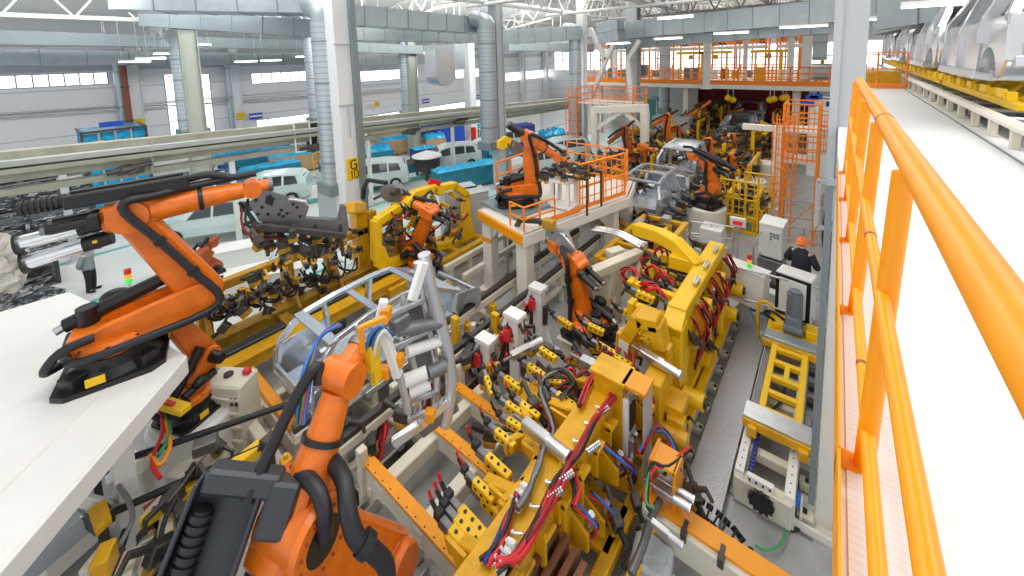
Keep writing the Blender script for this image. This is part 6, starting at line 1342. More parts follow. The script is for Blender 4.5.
bundle(t, [az(x, y, zz) for x, y in ((498, 571), (520, 556), (541, 522), (560, 485), (577, 452), (596, 422), (612, 398))], .03, 6, ('red', 'black', 'red', 'red_dark', 'black', 'red'), .07)
bundle(t, [az(x, y, zz) for x, y in ((612, 398), (618, 380), (608, 368), (592, 380), (580, 408))], .03, 4, ('red', 'black', 'red', 'red_dark'), .06)
bundle(t, [az(x, y, zz) for x, y in ((520, 496), (512, 520), (500, 545), (486, 560))], .028, 5, ('black', 'red', 'navy', 'black', 'red'), .07)
bundle(t, [az(x, y, zz + .05) for x, y in ((545, 446), (538, 470), (528, 492), (518, 508))], .045, 2, ('gun', 'gun'), .03)
bundle(t, [az(x, y, 1.9) for x, y in ((560, 400), (575, 385), (560, 370), (540, 385), (552, 430), (540, 450))], .045, 2, ('gun', 'black'), .04)
bundle(t, [az(x, y, 1.4) for x, y in ((640, 452), (648, 436), (660, 430), (672, 444), (678, 470))], .03, 4, ('cable_blue', 'black', 'red', 'teal'), .06)
bundle(t, [az(x, y, 1.5) for x, y in ((688, 452), (664, 470), (650, 468), (645, 500), (655, 512))], .028, 3, ('red', 'green', 'black'), .06)
bundle(t, [az(x, y, 1.0) for x, y in ((660, 500), (652, 520), (645, 545), (632, 576))], .05, 1, ('gun',), .02)
bundle(t, [az(x, y, 1.9) for x, y in ((572, 470), (576, 490), (574, 506))], .03, 3, ('red', 'red_dark', 'black'), .05)
for i in range(9): 
    px, py = 500 + rnd.random() * 130, 345 + rnd.random() * 75; p = az(px, py, 1.7); bundle(t, [p, p + V((.15, .2, .12)), p + V((.35, .15, 0)), p + V((.5, -.1, -.2))], .026, 3, ('red', 'black', 'red_dark'), .07)
for (x, y) in ((521, 497), (506, 556)): part(t, 'manifold', 'white_paint', lambda m: (m.box(az(x, y, 2.04), (.12, .34, .1), .2), [m.cyl(az(x, y, 2.08) + V((dx, dy, 0)), az(x, y, 2.08) + V((dx - .05, dy, .06)), .022, n=6) for dx in (-.03, .04) for dy in (-.1, 0, .1)]))
for i in range(7): part(t, 'side_bracket', 'yellow', lambda m: (m.bx(-2.78, -2.62, 2.7 + i * .48, 2.75 + i * .48, 1.4, 1.9), m.bx(-2.72, -2.6, 2.7 + i * .48, 2.95 + i * .48, 1.78, 1.84)))
for i in range(9): part(t, 'fitting', 'bright_metal', lambda m: (m.cyl((-2.9, 2.6 + i * .38, 2.0), (-2.9, 2.6 + i * .38, 2.07), .025, n=8), m.cyl((-2.9, 2.6 + i * .38, 2.05), (-2.78, 2.66 + i * .38, 2.07), .018, n=6)))
for (y, z) in ((4.4, 1.2), (4.9, .9), (5.4, 1.3), (5.8, .8), (3.9, .8), (6.5, 1.5), (6.9, 1.0)):
    part(t, 'gusset_plate', 'yellow', lambda m: m.prism([(-2.9, y, z + .4), (-2.4, y, z + .1), (-2.4, y, z - .15), (-2.9, y, z - .3)], V((0, .05, 0))))
    cylinder_(t, V((-2.5, y + .12, z)), V((.25, .1, 1)), .55); bundle(t, [(-2.6, y, z + .4), (-2.35, y + .1, z + .2), (-2.4, y + .2, z - .1), (-2.55, y + .25, z - .35)], .02, 3, ('red', 'black', 'cable_blue'), .05)
# grey gear motor at the bottom
p = az(652, 556, .55); t = thing('gear_motor', 'blue grey gear motor low at the bottom right of the yellow fixture', 'motor', (p.x, p.y, 0))
part(t, 'housing', 'column_grey', lambda m: (m.box((p.x, p.y, .4), (.55, .5, .4), .15, .05), m.box((p.x + .2, p.y - .1, .3), (.3, .3, .3), .15)))
part(t, 'cover', 'column_grey', lambda m: (m.cyl((p.x, p.y, .6), (p.x, p.y, .66), .2, n=20), m.cyl((p.x, p.y, .66), (p.x, p.y, .69), .1, n=16))); part(t, 'foot', 'dark_steel', lambda m: m.box((p.x, p.y, .1), (.5, .45, .2), .15))
# amber bar on beige beam at lower right
t = thing('base_frame', 'amber topped beige beam crossing at the lower right near the cable chain', 'frame', (-1.3, 5.7, 0))
part(t, 'bar_top', 'amber', lambda m: m.bx(-2.05, .0, 5.62, 5.92, .86, .92)); part(t, 'cross_beam', 'beige', lambda m: m.bx(-2.1, .0, 5.55, 5.9, .4, .86)); part(t, 'leg', 'beige', lambda m: [m.bx(x - .1, x + .1, 5.6, 5.85, 0, .4) for x in (-1.9, -.2)])
for x in (-1.45, -.95): part(t, 'latch', 'dark_steel', lambda m: (m.box((x, 5.56, .86), (.08, .1, .16)), m.box((x, 5.66, .93), (.06, .14, .03))))
t = thing('cable_chain', 'black plastic cable chain curving down beside the tread plate', 'cable chain', az(690, 500, .9)); cc = [az(x, y, z) for x, y, z in ((686, 496, .45), (700, 507, .4), (716, 520, .35), (732, 536, .3), (744, 552, .2), (748, 566, .1), (746, 580, .08))]
for i in range(len(cc) - 1):
    a, b = cc[i], cc[i + 1]; n = max(2, int((b - a).length / .085))
    for j in range(n): q = a.lerp(b, j / n); d = (b - a).normalized(); u_, w_, _ = basis(d); part(t, 'link', 'black', lambda m: (m.obox(q + u_ * .12, d * .05, u_ * .018, w_ * .055), m.obox(q - u_ * .12, d * .05, u_ * .018, w_ * .055), m.obox(q + w_ * .045, d * .016, u_ * .12, w_ * .008)))
# ---------------------------------------------------------------- big bright frame fixture in the centre right
t = thing('welding_fixture', 'tall bright yellow frame fixture beside the tread plate walkway', 'fixture', (-2.4, 10, 0)); Y2 = 'yellow_bright'
part(t, 'near_post', Y2, lambda m: (m.bx(-2.62, -2.18, 7.95, 8.4, .5, 2.4), m.prism([(-2.4, 8.4, .6), (-2.4, 8.95, .6), (-2.4, 8.4, 1.4)], V((.06, 0, 0)))))
part(t, 'far_post', Y2, lambda m: m.bx(-2.58, -2.22, 11.85, 12.25, .5, 2.4))
part(t, 'top_beam', Y2, lambda m: (m.bx(-2.58, -2.2, 8.3, 11.95, 2.35, 2.65), m.prism([(-2.4, 7.95, 2.35), (-2.4, 8.4, 2.65), (-2.4, 8.4, 2.3), (-2.4, 7.95, 2.2)], V((.38, 0, 0))), m.prism([(-2.4, 12.25, 2.35), (-2.4, 11.85, 2.65), (-2.4, 11.85, 2.3)], V((.38, 0, 0)))))
part(t, 'base_beam', Y2, lambda m: (m.bx(-2.66, -2.14, 7.6, 12.6, .45, .7), m.bx(-2.1, -1.95, 7.6, 12.4, .5, .62)))
part(t, 'mid_beam', Y2, lambda m: m.bx(-2.5, -2.3, 8.4, 11.85, 1.35, 1.55)); part(t, 'brace', Y2, lambda m: [m.beam((-2.4, y, .7), (-2.4, y + .9, 2.3), .12, .16, V((1, 0, 0))) for y in (8.8, 10.4)])
part(t, 'stiffener', Y2, lambda m: [m.bx(-2.2, -1.98, y - .12, y + .12, .7, 2.3) for y in (9.5, 10.9)])
part(t, 'linear_rail', 'steel', lambda m: (m.bx(-2.12, -2.06, 10.2, 10.5, .9, 2.2), m.use('black').bx(-2.06, -2.03, 10.25, 10.45, .95, 2.15)))
part(t, 'drive_rail', 'steel', lambda m: m.bx(-2.12, -2.05, 7.6, 12.4, .42, .48))
part(t, 'long_arm', Y2, lambda m: (m.beams([(-2.5, 10.4, 2.55), (-3.1, 10.7, 2.85), (-3.6, 10.9, 2.9), (-4.4, 11.3, 2.75)], .35, .34), m.bx(-3.2, -2.6, 10.3, 10.9, 2.35, 2.7)))
for (y, z, L) in ((8.6, 2.1, 1.0), (9.3, 2.2, 1.3), (9.9, 1.75, 1.4), (10.6, 2.0, 1.2), (11.3, 2.1, 1.1), (11.8, 1.6, 1.0), (8.8, 1.3, .9), (9.6, 1.2, 1.3)): part(t, 'arm', Y2, lambda m: (m.beam((-2.5, y, z), (-2.5 - L, y + .05, z - .05), .18, .2), m.bx(-2.5 - L - .08, -2.5 - L + .08, y - .1, y + .18, z - .3, z + .1)))
for i in range(34):
    y = 8.3 + rnd.random() * 3.8; z = rnd.uniform(1.0, 2.5); x = -2.6 - rnd.random() * 1.0
    d = V((-1, rnd.uniform(-.4, .4), rnd.uniform(-.3, .3)))
    if i % 2: clamp(t, V((x, y, z)), d, V((0, 0, 1)), rnd.uniform(.9, 1.2), Y2, 'red')
    else: gun_head(t, V((x, y, z)), d, rnd.uniform(.8, 1.1))
for i in range(4): gun_head(t, V((-2.0 + rnd.uniform(-.1, .1), 8.4 + i * .9, rnd.uniform(1.2, 2.1))), V((1, rnd.uniform(-1, 1), 0)), .8)
for i in range(12): y = 8.3 + rnd.random() * 3.6; bundle(t, [(-2.1, y, 2.4), (-1.95, y + .15, 2.0), (-2.0, y + .3, 1.6), (-2.1, y + .2, 1.2)], .026, 3, ('red', 'black', 'red_dark'), .06)
for i in range(9): y = 8.6 + rnd.random() * 3.2; x = -2.8 - rnd.random(); bundle(t, [(x, y, 2.3), (x - .2, y + .1, 2.45), (x - .5, y + .2, 2.2), (x - .4, y + .3, 1.9)], .026, 3, ('red', 'black', 'red'), .06)
for (y, z) in ((9.3, 2.72), (10.2, 2.72), (11.2, 2.72)): valves(t, V((-2.3, y, z)), V((0, 1, 0)), 6, .8)
for (y, z) in ((11.4, 1.0), (12.2, 1.3), (8.0, 1.0)): part(t, 'roller', Y2, lambda m: (m.cyl((-2.15, y, z), (-1.75, y, z), .17, n=16), m.use('black').cyl((-1.75, y, z), (-1.7, y, z), .1, n=12)))
t = thing('fixture_bed', 'long beige bed under the tall yellow frame fixture', 'bed', (-2.2, 9, 0)); part(t, 'bed', 'beige', lambda m: (m.bx(-2.75, -2.02, 6.6, 12.8, .0, .28), m.bx(-2.06, -1.98, 6.6, 12.8, .28, .4)))
for i in range(9): part(t, 'anchor', 'beige', lambda m: (m.bx(-2.02, -1.84, 6.9 + i * .66, 7.1 + i * .66, 0, .14), m.bx(-1.95, -1.91, 6.95 + i * .66, 7.05 + i * .66, .14, .2), m.use('black').cyl((-1.88, 7 + i * .66, .14), (-1.88, 7 + i * .66, .17), .03, n=6)))
# white clamp towers left of the front fixture
for i, (px, py, hh, lab) in enumerate(((518, 398, 2.1, 'white upright clamp tower with red tips left of the yellow fixture'), (489, 398, 1.5, 'white bracket frame left of the white clamp tower'), (540, 345, 1.7, 'cream upright behind the white clamp tower'))):
    p = az(px, py, .1); t = thing('clamp_tower', lab, 'tower', (p.x, p.y, 0))
    part(t, 'column', 'white_paint', lambda m: (m.bx(p.x - .14, p.x + .14, p.y - .12, p.y + .12, .04, hh), m.prism([(p.x + .1, p.y, .05), (p.x + .5, p.y, .05), (p.x + .12, p.y, hh * .6)], V((0, .06, 0)))))
    part(t, 'base_plate', 'white_paint', lambda m: m.bx(p.x - .35, p.x + .45, p.y - .3, p.y + .3, 0, .04))
    part(t, 'head', 'white_paint', lambda m: (m.bx(p.x - .25, p.x + .2, p.y - .16, p.y + .16, hh, hh + .12), m.beam((p.x - .2, p.y, hh), (p.x - .4, p.y, hh - .5), .1, .12), m.beam((p.x - .4, p.y, hh - .5), (p.x - .3, p.y, hh - 1.0), .08, .1)))
    part(t, 'tip', 'red', lambda m: (m.box((p.x - .1, p.y - .2, hh - .35), (.16, .12, .3)), m.box((p.x - .35, p.y - .1, hh - .6), (.1, .1, .2))))
    part(t, 'cylinder', 'dark_steel', lambda m: (m.cyl((p.x - .3, p.y, .5), (p.x - .2, p.y, hh - .2), .06, n=10), m.cyl((p.x + .18, p.y, .8), (p.x + .2, p.y, 1.3), .07, n=10)))
    bundle(t, [(p.x - .2, p.y - .1, .3), (p.x - .45, p.y - .2, .7), (p.x - .3, p.y - .15, 1.1), (p.x - .1, p.y - .2, hh - .2)], .03, 3, ('black', 'red', 'black'), .06)
# support structure with dark pit right of the car
t = thing('clamp_station', 'dark crowded clamp station between car body and base frame', 'fixture', (-6.5, 5.2, 0))
part(t, 'frame', 'beige', lambda m: ([m.bx(-7.05 + dx, -6.9 + dx, y - .08, y + .08, .0, 1.2) for dx in (0, .75) for y in (3.2, 4.4, 5.6, 6.8)], [m.bx(-7.0, -6.2, y - .06, y + .06, .3, .42) for y in (3.2, 4.4, 5.6, 6.8)]))
part(t, 'pit', 'dark_steel', lambda m: m.bx(-7.0, -6.2, 2.8, 7.4, .0, .04, 0)); part(t, 'tray', 'steel', lambda m: m.bx(-6.5, -6.25, 3.0, 6.6, .5, .56))
part(t, 'yellow_post', 'yellow', lambda m: [m.bx(x - .1, x + .1, y - .07, y + .07, .2, 1.7) for x, y in ((-6.3, 6.9), (-6.05, 7.05), (-7.0, 6.2))])
for i in range(26): gun_head(t, V((-6.9 + rnd.random() * .8, 3.0 + rnd.random() * 4.6, rnd.uniform(.4, 1.4))), V((rnd.uniform(-1, 1), rnd.uniform(-1, 1), rnd.uniform(-.3, .6))), rnd.uniform(.8, 1.2))
for i in range(10): y = 3.2 + rnd.random() * 4; x = -6.7 + rnd.uniform(-.2, .3); bundle(t, [(x, y, .3), (x + .2, y + .3, .5), (x + .1, y + .6, .9), (x - .2, y + .7, .6)], .03, 3, ('red', 'black', 'red_dark'), .08)
# ---------------------------------------------------------------- lower left: cabinet, black rods, clutter
p = az(238, 446, 0); t = thing('valve_cabinet', 'beige louvred cabinet with red button left of the largest robot', 'cabinet', (p.x, p.y, 0), R(32))
m = MB('beige'); m.box((0, 0, .85), (.85, .55, 1.5), 0, .04); m.build('housing', t); m = MB('beige'); m.box((0, 0, .06), (1.0, .7, .12)); m.build('plinth', t)
for i in range(4): m = MB('beige'); m.box((.05, -.29, .45 + i * .3), (.7, .04, .05), 0, .01); m.beam((-.3, -.3, .5 + i * .3), (.35, -.3, .42 + i * .3), .03, .04); m.build('louvre', t)
m = MB('black'); m.lathe([(.07, 0), (.09, .01), (.09, .04), (.05, .05)], (-.05, .02, 1.6), n=14); m.build('lifting_eye', t)
m = MB('red'); m.box((.3, .1, 1.65), (.14, .12, .1)); m.build('button', t)
m = MB('black'); [m.box((.25 + .1 * (i % 2), -.29, 1.35 - .1 * (i // 2)), (.06, .02, .06)) for i in range(4)]; m.build('socket', t)
for i, (a, b, z, lab) in enumerate((((95, 470), (300, 400), 1.35, 'long black rod from lower left toward the car, upper one'), ((100, 518), (270, 443), 1.15, 'long black rod from lower left toward the car, lower one'))):
    A, B = az(*a, z), az(*b, z); t = thing('guide_rod', lab, 'rod', A); part(t, 'rod', 'black', lambda m: m.cyl(A, B, .055, n=14)); part(t, 'end_block', 'dark_steel', lambda m: (m.box(A, (.3, .25, .25), .3), m.box(B, (.25, .25, .25), .3))); part(t, 'stand', 'dark_steel', lambda m: [m.beam(q, V((q.x, q.y, 0)), .1, .1) for q in (A, B)])
t = thing('clamp_station', 'cluttered yellow and grey clamp station under the white platform edge', 'fixture', az(190, 500, 0))
part(t, 'yellow_bar', 'yellow_bright', lambda m: (m.beam(az(140, 525, 1.0), az(205, 480, 1.0), .12, .16), m.beam(az(220, 478, 1.1), az(262, 445, 1.1), .2, .2), m.beam(az(262, 445, 1.1), az(280, 430, 1.1), .16, .18)))
part(t, 'yellow_plate', 'yellow', lambda m: (m.prism([az(x, y, 1.3) for x, y in ((88, 512), (106, 500), (112, 520), (96, 535))], V((0, 0, .08))), m.prism([az(x, y, 1.2) for x, y in ((210, 480), (238, 462), (243, 474), (218, 492))], V((0, 0, .1)))))
part(t, 'disc', 'gun', lambda m: m.cyl(az(223, 474, 1.3), az(223, 472, 1.36), .13, n=18)); part(t, 'amber_panel', 'orange_dark', lambda m: m.prism([az(x, y, .7) for x, y in ((143, 508), (172, 486), (173, 494), (146, 517))], V((0, 0, .04))))
part(t, 'floor_beam', 'cream', lambda m: [m.beam(az(*a, .25), az(*b, .25), .3, .3) for a, b in (((40, 576), (110, 515)), ((150, 560), (250, 480)), ((190, 576), (240, 530)))])
part(t, 'cross_block', 'beige', lambda m: [m.box(az(x, y, .5), (.35, .5, .5), .5) for x, y in ((160, 520), (178, 545), (200, 510), (215, 470), (188, 475), (150, 470))])
part(t, 'silver_sheet', 'body_metal', lambda m: (m.loft([[az(x, y, z) for x, y, z in ((20, 560, 1.0), (90, 500, 1.25))], [az(x, y, z) for x, y, z in ((5, 545, 1.2), (70, 480, 1.4))]], closed=False, caps=False), m.beam(az(0, 585, .9), az(85, 515, 1.1), .4, .35)))
for i in range(40):
    px, py = 75 + rnd.random() * 160, 420 + rnd.random() * 150
    if px < 480 - py * .72 + 20: continue
    p = az(px, py, rnd.uniform(.6, 1.3)); gun_head(t, p, V((rnd.uniform(-1, 1), rnd.uniform(-1, 1), rnd.uniform(-.3, .5))), rnd.uniform(.8, 1.3)) if i % 3 else part(t, 'block', rnd.choice(('steel', 'gun', 'yellow', 'beige')), lambda m: m.box(p, (rnd.uniform(.15, .4), rnd.uniform(.15, .3), rnd.uniform(.15, .4)), rnd.random() * 3))
for (pts, cl) in ((((158, 400), (163, 430), (152, 460), (160, 478)), 'red'), (((160, 405), (170, 432), (158, 456)), 'green'), (((165, 420), (170, 445), (160, 465), (150, 455)), 'amber'), (((118, 485), (128, 500), (132, 520), (120, 545)), 'gun'), (((210, 520), (205, 540), (212, 560), (195, 576)), 'red'), (((225, 505), (210, 515), (200, 522)), 'red'), (((175, 500), (165, 520), (160, 540)), 'black'), (((230, 560), (215, 570), (200, 580)), 'green')):
    part(t, 'cable', cl, lambda m: m.tube([az(x, y, 1.4) for x, y in pts], .035, 7))
p = az(172, 404, 1.9); t = thing('lever_handle', 'yellow handle with red stripe under the platform edge', 'handle', p); part(t, 'handle', 'yellow_bright', lambda m: m.beam(az(157, 401, 1.9), az(186, 410, 1.9), .2, .12)); part(t, 'stripe', 'red', lambda m: m.beam(az(159, 399, 1.99), az(174, 404, 1.99), .07, .03)); part(t, 'rod', 'dark_steel', lambda m: m.beam(az(186, 410, 1.88), V((-9.6, 1.55, 1.5)), .06, .06))
# ================================================================ FAR MEZZANINE
railing('long orange railing along the front edge of the far mezzanine', [(-20.9, MY + .1, MZ), (1.9, MY + .1, MZ)], 1.35, 'fence_orange', 1.15, (1.0, .66, .33), .045)
railing('orange railing at the rear of the far mezzanine', [(-20.5, MY + 9, MZ), (1.9, MY + 9, MZ)], 1.3, 'fence_orange', 1.3, (1.0, .55), .06)
# upper level racks in orange with pale beams
for i, (x, w, lab) in enumerate(((-17.5, 4.2, 'orange steel rack on the far mezzanine, leftmost'), (-12.2, 4.6, 'orange steel rack on the far mezzanine, left of the round duct'), (-7.0, 4.6, 'orange steel rack on the far mezzanine, at its centre'), (-2.4, 3.0, 'orange steel rack on the far mezzanine, rightmost'))):
    t = thing('rack', lab, 'rack', (x, MY + 5, MZ)); zt = MZ + 3.1; y = MY + 5
    for sx in (-1, 0, 1):
        for sy in (-1, 1): part(t, 'post', 'fence_orange', lambda m: m.bx(x + sx * w / 2 - .07, x + sx * w / 2 + .07, y + sy * 1.2 - .07, y + sy * 1.2 + .07, MZ, zt + 1.2))
    part(t, 'beam', 'cream', lambda m: (m.bx(x - w / 2, x + w / 2, y - 1.3, y - 1.1, zt - .3, zt), m.bx(x - w / 2, x + w / 2, y + 1.1, y + 1.3, zt - .3, zt)))
    part(t, 'rail', 'fence_orange', lambda m: [m.beam((x - w / 2, y + sy * 1.2, zt + f), (x + w / 2, y + sy * 1.2, zt + f), .06, .07) for sy in (-1, 1) for f in (.35, .75, 1.2)])
    part(t, 'infill', 'fence_orange', lambda m: [m.beam((x - w / 2 + w * k_ / 14, y - 1.2, zt), (x - w / 2 + w * k_ / 14, y - 1.2, zt + 1.2), .05, .05) for k_ in range(1, 14)])
    for k_ in range(7): part(t, 'load', rnd.choice(('orange_dark', 'yellow_old', 'fence_orange', 'dark_steel')), lambda m: m.box((x - w / 2 + w * (k_ + .5) / 7, y + rnd.uniform(-.6, .8), zt + .45), (w / 9, .6, rnd.uniform(.3, .8))))
    for k_ in range(5): part(t, 'low_load', rnd.choice(('orange_dark', 'yellow', 'paper', 'gun')), lambda m: m.box((x - w / 2 + w * (k_ + .5) / 5, y + rnd.uniform(-.5, .5), MZ + .6), (w / 8, .7, rnd.uniform(.5, 1.2))))
for i, (px, lab) in enumerate(((691, 'yellow gantry stand on the far mezzanine right of the round duct'), (715, 'yellow gantry stand on the far mezzanine left of centre'), (768, 'yellow gantry stand on the far mezzanine right of centre'))):
    p = ay(px, 70, MY + 2.5); t = thing('gantry', lab, 'gantry', (p.x, p.y, MZ))
    part(t, 'leg', 'yellow_bright', lambda m: [m.bx(p.x + dx - .08, p.x + dx + .08, p.y - .08, p.y + .08, MZ, MZ + 2.6) for dx in (-.9, .9)]); part(t, 'beam', 'yellow_bright', lambda m: m.bx(p.x - 1.3, p.x + 1.3, p.y - .12, p.y + .12, MZ + 2.45, MZ + 2.7)); part(t, 'hoist', 'yellow', lambda m: (m.box((p.x, p.y, MZ + 2.2), (.4, .3, .4)), m.cyl((p.x, p.y, MZ + 2.0), (p.x, p.y, MZ + 1.2), .03, n=6)))
for i, (px, w, lab) in enumerate(((707, .5, 'white square post in front of the far mezzanine'), (790, .42, 'slim white post at the right of the far mezzanine'), (806, .6, 'thick white post at the right end of the far mezzanine'), (615, .4, 'white post rising behind the orange scaffold tower'), (745, .3, 'thin white post on the far mezzanine near the yellow gantry'))):
    p = ay(px, 70, MY - .31 if i == 0 else MY + .6); zb = 4.88 if i == 0 else MZ; t = thing('mezzanine_post', lab, 'post', (p.x, p.y, zb)); part(t, 'shaft', 'white_paint', lambda m: m.bx(p.x - w / 2, p.x + w / 2, p.y - w / 2, p.y + w / 2, zb, 9.2)); part(t, 'foot', 'white_paint', lambda m: m.bx(p.x - w * .8, p.x + w * .8, p.y - w * .8, p.y + w * .8, zb, zb + .06)); part(t, 'head', 'white_paint', lambda m: m.bx(p.x - w * .8, p.x + w * .8, p.y - w * .8, p.y + w * .8, 9.1, 9.2))
p = ay(826, 71, MY + 3); t = thing('tank', 'pale round tank on the far mezzanine beside the tall grey column', 'tank', (p.x, p.y, MZ)); part(t, 'shell', 'galv', lambda m: m.cyl((p.x - 1.0, p.y, MZ + .9), (p.x + 1.2, p.y, MZ + .9), .6, n=20)); part(t, 'saddle', 'galv_dark', lambda m: [m.box((p.x + dx, p.y, MZ + .2), (.2, .9, .4)) for dx in (-.6, .7)])
p = ay(820, 52, MY + 4); t = thing('air_unit', 'short galvanised duct drop at the right end of the mezzanine', 'air duct', (p.x, p.y, MZ)); part(t, 'casing', 'galv', lambda m: m.box((p.x, p.y, 8.4), (.9, .9, 2.8))); part(t, 'flange', 'galv_dark', lambda m: [m.box((p.x, p.y, z), (1.0, 1.0, .08)) for z in (7.2, 8.4, 9.6)])
p = ay(642, 70, MY - 2); t = thing('loudspeaker', 'small grey box hanging left of the round duct at the mezzanine', 'box', p); part(t, 'housing', 'gun', lambda m: m.box(p, (.8, .6, .9))); part(t, 'hanger', 'steel', lambda m: m.cyl(p + V((0, 0, .45)), V((p.x, p.y, 12.9)), .03, n=6))
# under the mezzanine
part_t = thing('signal_lights', 'row of yellow round lamps under the mezzanine edge', 'lamps', (-6, 37, 4.5)); 
del LABELS['row of yellow round lamps under the mezzanine edge']; bpy.data.objects.remove(part_t)
for i, (px, py) in enumerate(((728, 98), (733, 100), (770, 100), (774, 99), (783, 98), (786, 97))):
    p = ay(px, py, 36.4); t = thing('round_lamp', 'yellow round lamp hanging below the front edge of the mezzanine', 'lamp', p, 0, 'yellow round lamps under the mezzanine'); part(t, 'bulb', 'yellow_bright', lambda m: m.ball(p, .26, n=14, m=10)); part(t, 'hanger', 'steel', lambda m: m.cyl(p + V((0, 0, .2)), (p.x, p.y, MZ - .3), .03, n=6)); part(t, 'cap', 'galv_dark', lambda m: m.cyl(p + V((0, 0, .18)), p + V((0, 0, .3)), .1, n=10))
for i, (px, w, lab) in enumerate(((600, .5, 'cream support pillar under the left end of the mezzanine'), (686, .45, 'cream support pillar under the mezzanine by the round duct'), (796, .5, 'cream support pillar under the right of the mezzanine'), (812, .45, 'rightmost cream support pillar under the mezzanine'))):
    p = ay(px, 110, MY + 1.0); t = thing('support_pillar', lab, 'pillar', (p.x, p.y, 0)); part(t, 'shaft', 'cream', lambda m: m.bx(p.x - w / 2, p.x + w / 2, p.y - w / 2, p.y + w / 2, 0, MZ - .32)); part(t, 'foot', 'cream', lambda m: m.bx(p.x - w * .8, p.x + w * .8, p.y - w * .8, p.y + w * .8, 0, .05))
for i, (px, py, lab) in enumerate(((812, 97, 'upper blue plate sign of the stepped trio by the white wall'), (808, 99, 'middle blue plate sign of the stepped trio by the white wall'), (804, 105, 'lower blue plate sign of the stepped trio by the white wall'))):
    p = ay(px + 4, py - 1, 30.6); t = thing('hanging_sign', lab, 'sign', p); part(t, 'board', 'blue', lambda m: m.box(p, (.62, .06, .3))); part(t, 'hanger', 'steel', lambda m: [m.box(p + V((dx, .11, 0)), (.05, .2, .05)) for dx in (-.22, .22)])
p = ay(827, 104, 30.76); t = thing('notice_board', 'white notice sheet with small blue print on the white wall', 'notice', p); part(t, 'sheet', 'paper', lambda m: m.box(p, (1.6, .04, .9))); part(t, 'print', 'navy', lambda m: (m.box(p + V((0, -.03, .32)), (1.3, .01, .06)), m.box(p + V((.1, -.03, 0)), (.3, .01, .3)), m.box(p + V((.3, -.03, -.1)), (.25, .01, .2))))
p = az(728, 140, .0); person('small distant person in dark clothes with orange helmet before the silver bodies', p, R(10), 1.9, 'cloth_navy', 'cloth_black', 'helmet_orange')
p = az(672, 145, 0); cabinet('grey machine cabinet beside the pale green door', (p.x, p.y, 0), (3.0, 1.4, 2.4), 0, 'column_grey')
p = az(652, 152, 0); cabinet('light grey cabinet row in front of the pale green door', (p.x, p.y, 0), (2.4, 1.2, 1.6), 0, 'galv')
p = ay(652, 100, 43.0); t = thing('door_plate', 'small blue plate above the pale green door', 'sign', p); part(t, 'board', 'blue', lambda m: m.box(V((p.x, 43.93, p.z)), (.9, .05, .5))); part(t, 'frame', 'steel', lambda m: m.box(V((p.x, 43.98, p.z)), (1.0, .04, .6)))
# ================================================================ RIGHT SIDE OF THE CELL
m = MB('tread_plate'); m.bx(-1.80, -1.18, 6.3, 12.4, .14, .18, .004); m.use('gun').bx(-1.74, -1.22, 6.4, 12.3, 0, .14, 0)
tag(m.build('tread_walkway', at=(-1.5, 9, 0)), 'grey tread plate strip between yellow fixture and yellow shuttle', 'walkway')
# shuttle track
t = thing('shuttle_track', 'beige track base with white toothed rails under the yellow shuttle', 'track', (-.6, 9.5, 0))
part(t, 'side_beam', 'beige', lambda m: [m.bx(x - .08, x + .08, 7.35, 12.6, 0, .52) for x in (-1.02, -.28)])
part(t, 'cross_beam', 'beige', lambda m: [m.bx(-1.0, -.3, y - .08, y + .08, .3, .5) for y in (7.45, 8.1, 8.75, 9.5, 10.4, 11.3, 12.4)])
part(t, 'front_plate', 'beige', lambda m: m.bx(-1.08, -.24, 7.3, 7.36, .05, .5))
part(t, 'toothed_rail', 'white_paint', lambda m: ([m.bx(x - .07, x + .07, 7.4, 12.5, .52, .57) for x in (-1.02, -.28)], m.use('black'), [m.cyl((x, 7.5 + i * .18, .57), (x, 7.5 + i * .18, .574), .014, n=6) for x in (-1.02, -.28) for i in range(20)]))
part(t, 'roller_rack', 'navy', lambda m: [m.bx(-.9, -.82, 7.5 + i * .09, 7.56 + i * .09, .52, .6) for i in range(26)])
part(t, 'sprocket', 'black', lambda m: (m.cyl((-.66, 7.29, .34), (-.66, 7.2, .34), .15, n=20), [m.box((-.66 + .17 * math.cos(a * .524), 7.24, .34 + .17 * math.sin(a * .524)), (.05, .07, .05)) for a in range(12)]))
part(t, 'sensor_bar', 'white_paint', lambda m: (m.bx(-.9, -.5, 7.34, 7.44, .5, .62), m.use('black'), [m.box((-.85 + i * .1, 7.335, .56), (.03, .01, .04)) for i in range(4)]))
part(t, 'foot_plate', 'gun', lambda m: [m.bx(x - .2, x + .2, y - .1, y + .1, 0, .02) for x in (-1.15, -.15) for y in (7.5, 8.6, 9.7, 10.8, 11.9)])
for i in range(8): part(t, 'anchor', 'beige', lambda m: (m.bx(-.18, .06, 7.6 + i * .62, 7.8 + i * .62, 0, .16), m.use('black').bx(-.1, -.04, 7.66 + i * .62, 7.74 + i * .62, .16, .2)))
